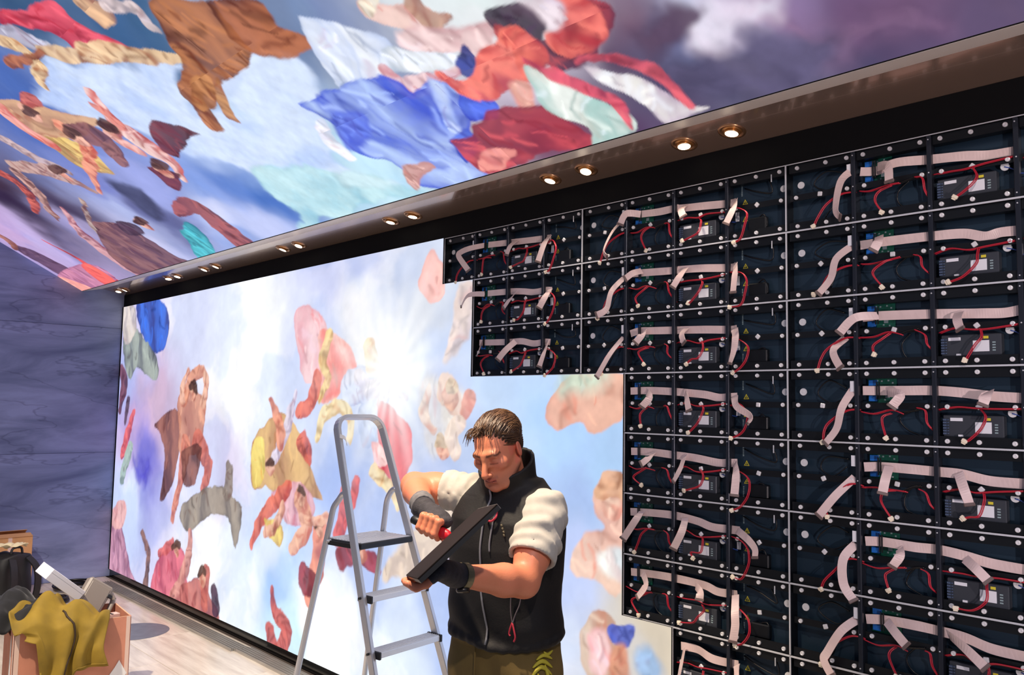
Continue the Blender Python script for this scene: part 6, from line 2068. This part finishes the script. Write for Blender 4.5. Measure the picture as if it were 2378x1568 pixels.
# ---- watch on the left wrist
wa = wl_ + ad * 0.022
e1 = unit(np.cross(ad, (0, 0, 1)))
e2 = np.cross(ad, e1)
wt = MB()
secs = []
for a in np.linspace(0, 2 * math.pi, 25)[:-1]:
    dd = e1 * math.cos(a) + e2 * math.sin(a)
    secs.append([tuple(wa + dd * 0.0315 - ad * 0.010), tuple(wa + dd * 0.0345 - ad * 0.010), tuple(wa + dd * 0.0345 + ad * 0.010), tuple(wa + dd * 0.0315 + ad * 0.010)])
secs.append(secs[0])
wt.loft(secs, cap=False)
wo = wt.build('watch_strap', material('watch_strap_olive', (128, 120, 92), 0.5, metal=0.3), person)
down = unit(np.array((0.2, -0.2, -1.0)))
down = unit(down - ad * (down @ ad))
MB().lathe([(0, -0.004), (0.017, -0.004), (0.0185, 0.004), (0.016, 0.009), (0, 0.0095)], 20, tuple(wa + down * 0.033), tuple(down)).build('watch_case', material('watch_steel', (70, 66, 62), 0.3, metal=0.8), wo, smooth=True)

# ================================================================ HELD THINGS
def world_pt(p):
    c, s = math.cos(PERSON_ROT), math.sin(PERSON_ROT)
    return Vector((1.60 + c * p[0] - s * p[1], -0.98 + s * p[0] + c * p[1], p[2]))
# dark LED module held in the left hand
A_, U_, W__, N_ = PA, pu, pw, pn
pm = Matrix((U_, W__ * HAND, N_)).transposed()
panel_c = PA + pu * 0.125 + pw * 0.125
held = thing('held_led_module', 'dark unlit LED module tilted in the gloved hand of the person', 'LED module', tuple(world_pt(panel_c)))
held.rotation_mode = 'QUATERNION'
held.rotation_quaternion = (Matrix.Rotation(PERSON_ROT, 3, 'Z') @ pm).to_quaternion()
MB().rbox((0, 0, 0.0015), (0.25, 0.25, 0.004), 0.0008).build('led_face', material('unlit_led_face', (26, 15, 11), 0.75, var=0.2, scale=30, spec=0.2), held)
fr = MB()
for (c, s_) in (((0, 0.1205, -0.006), (0.25, 0.009, 0.011)), ((0, -0.1205, -0.006), (0.25, 0.009, 0.011)), ((0.1205, 0, -0.006), (0.009, 0.232, 0.011)), ((-0.1205, 0, -0.006), (0.009, 0.232, 0.011)), ((0, 0, -0.004), (0.232, 0.012, 0.008))):
    fr.box(c, s_)
fr.build('back_frame', BLACK_PLASTIC, held)
MB().box((0.1252, 0, -0.004), (0.0008, 0.25, 0.014)).build('edge_strip', material('pale_module_edge', (150, 140, 134), 0.5), held)  # pale strip along one end edge of the module
# red utility knife
kn_o = thing('utility_knife', 'red and black utility knife gripped in the gloved right fist', 'knife', tuple(world_pt(K0)))
kn_o.rotation_mode = 'QUATERNION'
km = Matrix((ka, kc, np.cross(ka, kc))).transposed()
kn_o.rotation_quaternion = (Matrix.Rotation(PERSON_ROT, 3, 'Z') @ km).to_quaternion()
REDP = material('red_knife_plastic', (200, 26, 40), 0.35)
MB().loft([[(x, w_ * math.cos(a), h_ * math.sin(a)) for a in np.linspace(0, 2 * math.pi, 13)[:-1]] for x, w_, h_ in ((0.012, .008, .010), (0.020, .011, .014), (0.06, .012, .014), (0.105, .012, .016), (0.122, .010, .014), (0.134, .006, .009))]).build('knife_handle', REDP, kn_o, smooth=True)
MB().loft([[(x, w_ * math.cos(a), h_ * math.sin(a)) for a in np.linspace(0, 2 * math.pi, 13)[:-1]] for x, w_, h_ in ((-0.012, .006, .008), (-0.008, .010, .012), (0.014, .0105, .013), (0.020, .009, .011))]).build('end_cap', BLACK_PLASTIC, kn_o, smooth=True)
MB().add([(0.132, -0.0006, -0.006), (0.150, -0.0006, -0.001), (0.132, -0.0006, 0.006), (0.132, 0.0006, -0.006), (0.150, 0.0006, -0.001), (0.132, 0.0006, 0.006)],
         [(0, 1, 2), (5, 4, 3), (0, 3, 4, 1), (1, 4, 5, 2), (2, 5, 3, 0)]).build('blade', ALU, kn_o)

# ================================================================ THINGS ON THE FLOOR
CARD = material('salmon_cardboard', (206, 138, 112), 0.75, var=0.12, scale=10, bump=0.03, bump_scale=90)
CARD_IN = material('cardboard_cut_edge', (222, 176, 140), 0.8)
KRAFT = material('kraft_cardboard', (214, 160, 108), 0.75, var=0.12, scale=9)
TAPE = material('clear_tape', (226, 196, 180), 0.25)
PAPER = material('white_paper', (236, 234, 232), 0.6)
bx = thing('cardboard_box', 'large open salmon cardboard box with jacket hanging over its edge', 'box', (-1.505, -1.337, 0), math.radians(-5.5))
BX, BY, BZ, T = 0.36, 0.545, 0.50, 0.007
MB().box((0, 0, 0.005), (BX, BY, 0.008)).build('bottom', CARD, bx)
for (c, s_) in (((BX / 2, 0, BZ / 2), (T, BY, BZ)), ((-BX / 2, 0, BZ / 2), (T, BY, BZ)), ((0, BY / 2, BZ / 2), (BX - T, T, BZ))):
    w_ = MB().box(c, s_).build('side_panel', CARD, bx)
    MB().box((c[0], c[1], BZ + 0.0006), (s_[0] * 0.9, s_[1] * 0.995, 0.001)).build('cut_edge', CARD_IN, w_)
# near side with a hand-hole notch
nt_ = MB()
yy = -BY / 2
for (x0_, x1_, z0_, z1_) in ((-BX / 2 + T, -0.06, 0, BZ), (0.06, BX / 2 - T, 0, BZ), (-0.06, 0.06, 0, BZ - 0.055)):
    nt_.box(((x0_ + x1_) / 2, yy, (z0_ + z1_) / 2), (x1_ - x0_, T, z1_ - z0_))
nt_.build('side_panel', CARD, bx)
MB().box((BX / 2 + 0.0041, -0.262, 0.25), (0.0008, 0.022, 0.5)).box((BX / 2 - 0.01, -BY / 2 - 0.004, 0.25), (0.024, 0.0008, 0.5)).build('tape_strip', TAPE, bx)
MB().box((BX / 2 + 0.0041, 0.262, 0.25), (0.0008, 0.020, 0.5)).box((BX / 2 - 0.01, BY / 2 + 0.004, 0.25), (0.020, 0.0008, 0.5)).build('tape_strip', TAPE, bx)
tp_ = MB()
tp_.add([(0.187, 0.235, 0.16), (0.187, 0.265, 0.20), (0.187, 0.225, 0.275), (0.187, 0.205, 0.24), (0.187, 0.17, 0.19), (0.187, 0.165, 0.13),
         (0.1845, 0.235, 0.16), (0.1845, 0.265, 0.20), (0.1845, 0.225, 0.275), (0.1845, 0.205, 0.24), (0.1845, 0.17, 0.19), (0.1845, 0.165, 0.13)],
        [(0, 1, 2, 3, 4, 5), (11, 10, 9, 8, 7, 6), (0, 6, 7, 1), (1, 7, 8, 2), (2, 8, 9, 3), (3, 9, 10, 4), (4, 10, 11, 5), (5, 11, 6, 0)])
tp_.build('torn_label', PAPER, bx)
tp2 = MB()
tp2.add([(0.06, -0.278, 0.10), (0.12, -0.278, 0.10), (0.115, -0.278, 0.40), (0.10, -0.278, 0.46), (0.085, -0.278, 0.42), (0.06, -0.2765, 0.10), (0.12, -0.2765, 0.10), (0.115, -0.2765, 0.40), (0.10, -0.2765, 0.46), (0.085, -0.2765, 0.42)],
        [(0, 1, 2, 3, 4), (9, 8, 7, 6, 5), (0, 5, 6, 1), (1, 6, 7, 2), (2, 7, 8, 3), (3, 8, 9, 4), (4, 9, 5, 0)])
tp2.build('torn_label', PAPER, bx)

def cloth(name, fn, na, nb, mat, thick, label, cat):
    """sheet of cloth from fn(a, b) -> point; closed with thickness"""
    A, Bq = np.meshgrid(np.linspace(0, 1, na), np.linspace(0, 1, nb), indexing='ij')
    P = np.stack(fn(A.ravel(), Bq.ravel()), 1).reshape(na, nb, 3)
    ga = np.gradient(P, axis=0)
    gb = np.gradient(P, axis=1)
    N = np.cross(ga, gb)
    N /= np.maximum(np.linalg.norm(N, axis=2), 1e-9)[..., None]
    top = P + N * thick / 2
    bot = P - N * thick / 2
    V = np.vstack([top.reshape(-1, 3), bot.reshape(-1, 3)])
    n = na * nb
    F = []
    i, j = np.meshgrid(np.arange(na - 1), np.arange(nb - 1), indexing='ij')
    a = (i * nb + j).ravel()
    F.append(np.stack([a, a + nb, a + nb + 1, a + 1], 1))
    F.append(np.stack([a + n, a + n + 1, a + n + nb + 1, a + n + nb], 1))
    rim = [k for k in range(nb)] + [q * nb + nb - 1 for q in range(1, na)] + [(na - 1) * nb + k for k in range(nb - 2, -1, -1)] + [q * nb for q in range(na - 2, 0, -1)]
    r0 = np.array(rim)
    r1 = np.roll(r0, -1)
    F.append(np.stack([r0, r1, r1 + n, r0 + n], 1))
    c0 = P.reshape(-1, 3).mean(0)
    c0[2] = 0
    root = thing(name, label, cat, (float(c0[0]), float(c0[1]), float(P[..., 2].min())))
    V = V - np.array(root.location)
    me = field_mesh('shell', V, np.vstack(F))
    sh = obj('shell', me, mat, root)
    return root, P

OLIVE = material('olive_yellow_twill', (150, 122, 34), 0.8, var=0.30, scale=8, bump=0.05, bump_scale=220)
def olive_fn(a, b):
    Y = -1.635 + 0.440 * a
    hem = np.interp(a, [0, 0.15, 0.22, 0.30, 0.45, 0.60, 0.68, 0.85, 1.0], [0.455, 0.44, 0.30, 0.17, 0.16, 0.19, 0.275, 0.278, 0.285])
    peak = np.interp(a, [0, 0.25, 0.45, 0.7, 0.9, 1.0], [0.565, 0.60, 0.628, 0.585, 0.535, 0.512])
    t = [0.0, 0.18, 0.36, 0.52, 0.60, 0.74, 1.0]
    X = np.zeros_like(a)
    Z = np.zeros_like(a)
    xs_ = [-1.63, -1.55, -1.455, -1.365, -1.310, -1.292, -1.286]
    for k in range(len(t) - 1):
        m = (b >= t[k]) & (b <= t[k + 1])
        u = (b[m] - t[k]) / (t[k + 1] - t[k])
        zk = [0.50 + 0 * peak[m], peak[m] * 0.97, peak[m], 0.5 * (peak[m] + 0.53), 0.508 + 0 * peak[m], 0.508 - 0.42 * (0.508 - hem[m]), hem[m]]
        X[m] = xs_[k] + (xs_[k + 1] - xs_[k]) * u
        Z[m] = zk[k] + (zk[k + 1] - zk[k]) * u
    w = np.clip((b - 0.50) * 3, 0, 1)
    fold = 0.022 * np.sin(a * 23 + 2.0 * b + 4 * fbm(a * 3, b * 2, 2, 4)) + 0.012 * np.sin(a * 11 - 3 * b)
    X = X + 0.024 + (fold + 0.012) * w
    Z = Z + (1 - w) * (0.026 * np.sin(a * 17 + b * 16 + 3 * fbm(a * 4, b * 4, 2, 2)) + 0.012 * np.sin(a * 9 - b * 22)) * np.clip(b * 5, 0, 1)
    Y = Y + 0.018 * np.sin(b * 9 + a * 4) + (a - 0.5) * -0.06 * w
    X = X + (a - 0.5) * 0.04
    return X, Y, Z
oj, OP = cloth('olive_jacket', olive_fn, 70, 70, OLIVE, 0.005, 'mustard olive jacket draped over the front of the cardboard box', 'jacket')
oj_loc = np.array(oj.location)
zl = [tuple(OP[int(38 + 3 * math.sin(k * 0.3)), k] + np.array((0.006, 0, 0)) - oj_loc) for k in range(34, 69, 2)]
MB().tube(zl, 0.0055, 6).build('zip_placket', material('dark_brown_tape', (58, 42, 24), 0.7), oj, smooth=True)
MB().tube([tuple(np.array(zl[-1]) + np.array((0.004, 0.0, -0.005))), tuple(np.array(zl[-1]) + np.array((0.006, 0.002, -0.035)))], 0.003, 6).build('zip_pull', CONN, oj, smooth=True)
hemline = [tuple(OP[k, 68] + np.array((0.003, 0, 0.006)) - oj_loc) for k in range(16, 70, 2)]
MB().tube(hemline, 0.004, 6).build('hem', OLIVE, oj, smooth=True)

NAVY = material('dark_navy_fleece', (11, 11, 16), 0.8, var=0.3, scale=9, sheen=0.2)
def navy_fn(a, b):
    Y = -1.78 + 0.40 * a
    X = -1.72 + 0.34 * b
    h = 0.545 + 0.10 * np.exp(-((a - 0.45) / 0.4) ** 2 - ((b - 0.4) / 0.5) ** 2)
    h = h + 0.020 * np.sin(a * 15 + b * 9 + 5 * fbm(a * 3, b * 3, 3, 6)) + 0.03 * (fbm(a * 6, b * 6, 3, 9) - 0.5)
    edge = np.minimum(np.minimum(a, 1 - a), np.minimum(b, 1 - b))
    h = h - 0.06 * np.clip(1 - edge * 8, 0, 1)
    return X, Y, h
cloth('dark_jacket', navy_fn, 48, 48, NAVY, 0.006, 'dark navy jacket crumpled on top of the cardboard box beside the olive one', 'jacket')

# white carton lying tilted on the jackets
wb = thing('white_carton', 'plain white carton lying tilted on top of the cardboard box', 'carton', (-1.585, -1.365, 0.672))
wb.rotation_euler = (math.radians(-40), math.radians(8), math.radians(6))
MB().rbox((0, 0, 0), (0.150, 0.235, 0.062), 0.0015).build('body', material('white_card', (232, 232, 240), 0.55), wb)
MB().box((0, -0.02, 0.0315), (0.150, 0.0015, 0.0006)).build('lid_seam', material('seam_grey', (170, 170, 182), 0.6), wb)
MB().box((0.0752, 0, 0.012), (0.0006, 0.235, 0.0012)).build('lid_seam', bpy.data.materials['seam_grey'], wb)

# grey plastic tool case with a moulded handle
CASE = material('grey_tool_case', (142, 132, 122), 0.45, bump=0.04, bump_scale=140)
tc = thing('tool_case', 'grey brown plastic tool case with moulded handle leaning inside the cardboard box', 'tool case', (-1.625, -1.165, 0.515))
tc.rotation_euler = (math.radians(-36), math.radians(-14), math.radians(10))
bd = MB().rbox((0, -0.035, 0), (0.060, 0.150, 0.230), 0.010).build('body', CASE, tc)
MB().rbox((0.031, -0.035, 0.0), (0.004, 0.118, 0.19), 0.002).build('raised_panel', CASE, bd)
hl = catmull([(0.0, 0.036, 0.085), (0, 0.075, 0.070), (0, 0.086, 0.020), (0, 0.086, -0.030), (0, 0.072, -0.072), (0, 0.036, -0.085)], 5)
MB().tube(hl, 0.014, 10, flat=1.2).build('handle', CASE, tc, smooth=True)
for z in (0.062, -0.062):
    MB().rbox((0.030, 0.038, z), (0.008, 0.030, 0.020), 0.002).build('latch', LADBLK, tc)
sp = thing('small_packet', 'small pale packet lying against the box corner next to the tool case', 'packet', (-1.46, -1.135, 0.478), math.radians(8))
MB().rbox((0, 0, 0), (0.05, 0.085, 0.022), 0.002).build('body', material('pale_packet', (226, 190, 178), 0.5), sp)
MB().box((0, 0, 0.0113), (0.05, 0.014, 0.0008)).build('band', LADBLK, sp)
# things the cardboard box is filled with
fil = thing('packing_carton', 'plain brown carton lying low inside the open cardboard box', 'carton', (-1.505, -1.337, 0.012), math.radians(-5.5))
MB().rbox((0, 0.0, 0.17), (0.32, 0.50, 0.34), 0.003).build('body', KRAFT, fil)
MB().box((0, 0, 0.3404), (0.05, 0.50, 0.0006)).build('tape_strip', TAPE, fil)

# backpack
bp = thing('backpack', 'black backpack standing on the floor between cardboard box and stone wall', 'backpack', (-3.95, -1.08, 0), math.radians(-62))
PACK = material('black_nylon', (22, 22, 26), 0.6, var=0.2, scale=20, bump=0.06, bump_scale=200)
bf_ = Field((-0.24, -0.22, -0.02), (0.24, 0.22, 0.56), 0.008)
def packbody(X, Y, Z):
    w_ = 0.155 - 0.05 * np.clip((Z - 0.36) / 0.14, 0, 1) ** 2
    dd = np.abs(X / w_) ** 3 + np.abs((Y - 0.0) / 0.105) ** 3
    d = (dd ** (1 / 3) - 1) * 0.105
    return np.maximum(d, np.maximum(0.004 - Z, Z - 0.475 + 0.5 * np.abs(X) ** 1.5)) + 0.004 * np.sin(X * 38) * np.sin(Z * 23)
bf_.put(packbody, (-0.18, -0.13, 0), (0.18, 0.13, 0.50), 0.02)
v, f_ = bf_.nets()
v = relax(v, f_, 3)
v[:, 2] -= min(0.0, v[:, 2].min())
obj('body', field_mesh('body', v, f_), PACK, bp)
pf_ = Field((-0.20, -0.22, 0.0), (0.20, -0.02, 0.36), 0.008)
pf_.ell((0, -0.105, 0.17), (0.125, 0.055, 0.135), 0.02)
v, f_ = pf_.nets()
pk_ = obj('front_pocket', field_mesh('front_pocket', v, f_), PACK, bp)
MB().tube(catmull([(-0.10, -0.146, 0.23), (-0.05, -0.156, 0.265), (0.05, -0.156, 0.265), (0.10, -0.146, 0.23)], 5), 0.005, 6).build('zip', ZIP, pk_, smooth=True)
MB().tube(catmull([(-0.13, -0.085, 0.30), (-0.10, -0.10, 0.42), (0.0, -0.07, 0.478), (0.10, -0.10, 0.42), (0.13, -0.085, 0.30)], 6), 0.006, 6).build('zip', ZIP, bp, smooth=True)
for s in (-1, 1):
    Pq = catmull([(s * 0.07, 0.10, 0.44), (s * 0.10, 0.16, 0.36), (s * 0.11, 0.17, 0.22), (s * 0.13, 0.11, 0.06)], 5)
    MB().ribbon(Pq, [(1, 0, 0)] * len(Pq), 0.055, 0.012).build('strap', PACK, bp)
    Pq = catmull([(s * 0.135, -0.06, 0.42), (s * 0.150, -0.085, 0.33), (s * 0.15, -0.09, 0.22), (s * 0.155, -0.075, 0.10)], 5)
    MB().ribbon(Pq, [(0.3, 1, 0)] * len(Pq), 0.032, 0.006).build('side_strap', NAVY, bp)
MB().tube(catmull([(-0.05, 0.06, 0.47), (-0.035, 0.06, 0.515), (0.035, 0.06, 0.515), (0.05, 0.06, 0.47)], 5), 0.009, 8).build('top_handle', PACK, bp, smooth=True)

# kraft cartons against the stone wall
c1 = thing('kraft_carton', 'larger brown carton on the floor behind the backpack by stone wall', 'carton', (-4.74, -1.02, 0), math.radians(3))
MB().rbox((0, 0, 0.165), (0.36, 0.48, 0.33), 0.003).build('body', KRAFT, c1)
MB().box((0.1803, 0, 0.165), (0.0006, 0.05, 0.33)).box((0, 0, 0.3303), (0.36, 0.05, 0.0006)).build('tape_strip', TAPE, c1)
c2 = thing('small_carton', 'small open brown carton stacked behind the backpack against stone wall', 'carton', (-4.72, -0.945, 0.331), math.radians(2))
MB().box((0, 0, 0.003), (0.22, 0.34, 0.006)).build('bottom', KRAFT, c2)
for (c, s_) in (((0.11, 0, 0.085), (0.005, 0.34, 0.17)), ((-0.11, 0, 0.085), (0.005, 0.34, 0.17)), ((0, 0.17, 0.085), (0.215, 0.005, 0.17)), ((0, -0.17, 0.085), (0.215, 0.005, 0.17))):
    MB().box(c, s_).build('side_panel', KRAFT, c2)
MB().box((0.085, 0, 0.176), (0.075, 0.335, 0.004), rot=Matrix.Rotation(0.25, 3, 'Y')).build('flap', KRAFT, c2)
MB().box((-0.075, 0, 0.183), (0.07, 0.335, 0.004), rot=Matrix.Rotation(-0.5, 3, 'Y')).build('flap', KRAFT, c2)
MB().box((0.1129, 0, 0.085), (0.0006, 0.03, 0.17)).build('tape_strip', TAPE, c2)
# crumpled pale cloth on the backpack
def rag_fn(a, b):
    X = -4.03 + 0.16 * b
    Y = -1.24 + 0.26 * a
    Z = 0.535 + 0.016 * np.sin(a * 12 + 3 * b) * np.sin(b * 7) + 0.03 * (fbm(a * 5, b * 5, 3, 3) - 0.5)
    return X, Y, Z
cloth('pale_cloth', rag_fn, 24, 20, material('cream_cloth', (226, 214, 176), 0.8), 0.004, 'crumpled cream cloth lying on top of the black backpack', 'cloth')

# coiled black cables in the corner
CABLE = material('black_rubber_cable', (12, 12, 14), 0.35)
crr = random.Random(21)
COILW = ['loose coil of black cable on the floor in the corner by lit wall', 'tangled black cable coil nearest the steel channels in the corner', 'flat black cable coil nearest the backpack on the floor']
for k, (cx, cy, rad, n_) in enumerate(((-4.62, -0.42, 0.16, 6), (-4.25, -0.36, 0.13, 6), (-4.20, -0.72, 0.14, 5))):
    co = thing('cable_coil', COILW[k], 'cable', (cx, cy, 0), 0, 'black cable coils in the corner')
    pts = []
    for i in range(n_ * 14):
        a = i * 2 * math.pi / 14
        r_ = rad * (1 + 0.14 * math.sin(i * 0.37) + crr.uniform(-0.03, 0.03))
        pts.append((r_ * math.cos(a) * 1.0, r_ * math.sin(a) * 0.9, 0.012 + 0.055 * (0.5 + 0.5 * math.sin(i * 0.23 + k)) * (i / (n_ * 14)) + 0.006 * crr.random()))
    MB().tube(catmull(pts, 2), 0.0085, 7).build('cable', CABLE, co, smooth=True)
    e = pts[-1]
    MB().tube(catmull([e, (e[0] + 0.08, e[1] + 0.04, 0.05), (e[0] + 0.12, e[1] + 0.12, 0.09 if k == 0 else 0.012), (e[0] + 0.17, e[1] + 0.13, 0.10 if k == 0 else 0.012)], 5), 0.006, 7).build('cable_end', CABLE if k else ZIP, co, smooth=True)

# steel channels stacked along the foot of the screen
STEEL = material('galvanised_channel', (184, 180, 174), 0.45, metal=0.35, var=0.25, scale=12, stretch=(0.4, 8, 8))
def channel(L_):
    """open U channel lying on its back, along x"""
    w_, h_, t_ = 0.019, 0.019, 0.0018
    prof = [(-w_ / 2, 0), (w_ / 2, 0), (w_ / 2, h_), (w_ / 2 - t_, h_), (w_ / 2 - t_, t_), (-w_ / 2 + t_, t_), (-w_ / 2 + t_, h_), (-w_ / 2, h_)]
    mb = MB()
    vs = [(x, y, z) for x in (0, L_) for y, z in prof]
    n = len(prof)
    fs = [(k, (k + 1) % n, n + (k + 1) % n, n + k) for k in range(n)]
    for base in (0, n):
        fs += [(base + 0, base + 1, base + 4, base + 5), (base + 1, base + 2, base + 3, base + 4), (base + 0, base + 5, base + 6, base + 7)]
    mb.add(vs, fs)
    return mb
ORD = ['first', 'second', 'third', 'fourth', 'fifth']
for k in range(5):
    o = channel(2.75).build('steel_channel', STEEL, None, (-4.72 + 0.02 * math.sin(k * 2.1) + 0.05 * (k == 2), -0.185 + 0.0215 * k, 0.0))
    o.rotation_euler = (0, 0, 0.004)
    tag(o, 'steel channel in the far bundle by stone wall, %s from the room side' % ORD[k], 'steel channel', 'steel channels along the foot of the screen')
for k in range(5):
    o = channel(2.05).build('steel_channel', STEEL, None, (-1.95 + 0.02 * math.sin(k * 1.7), -0.150 + 0.0215 * k, 0.0))
    o.rotation_euler = (0, 0, -0.004)
    tag(o, 'steel channel in the near bundle behind ladder, %s from the room side' % ORD[k], 'steel channel', 'steel channels along the foot of the screen')
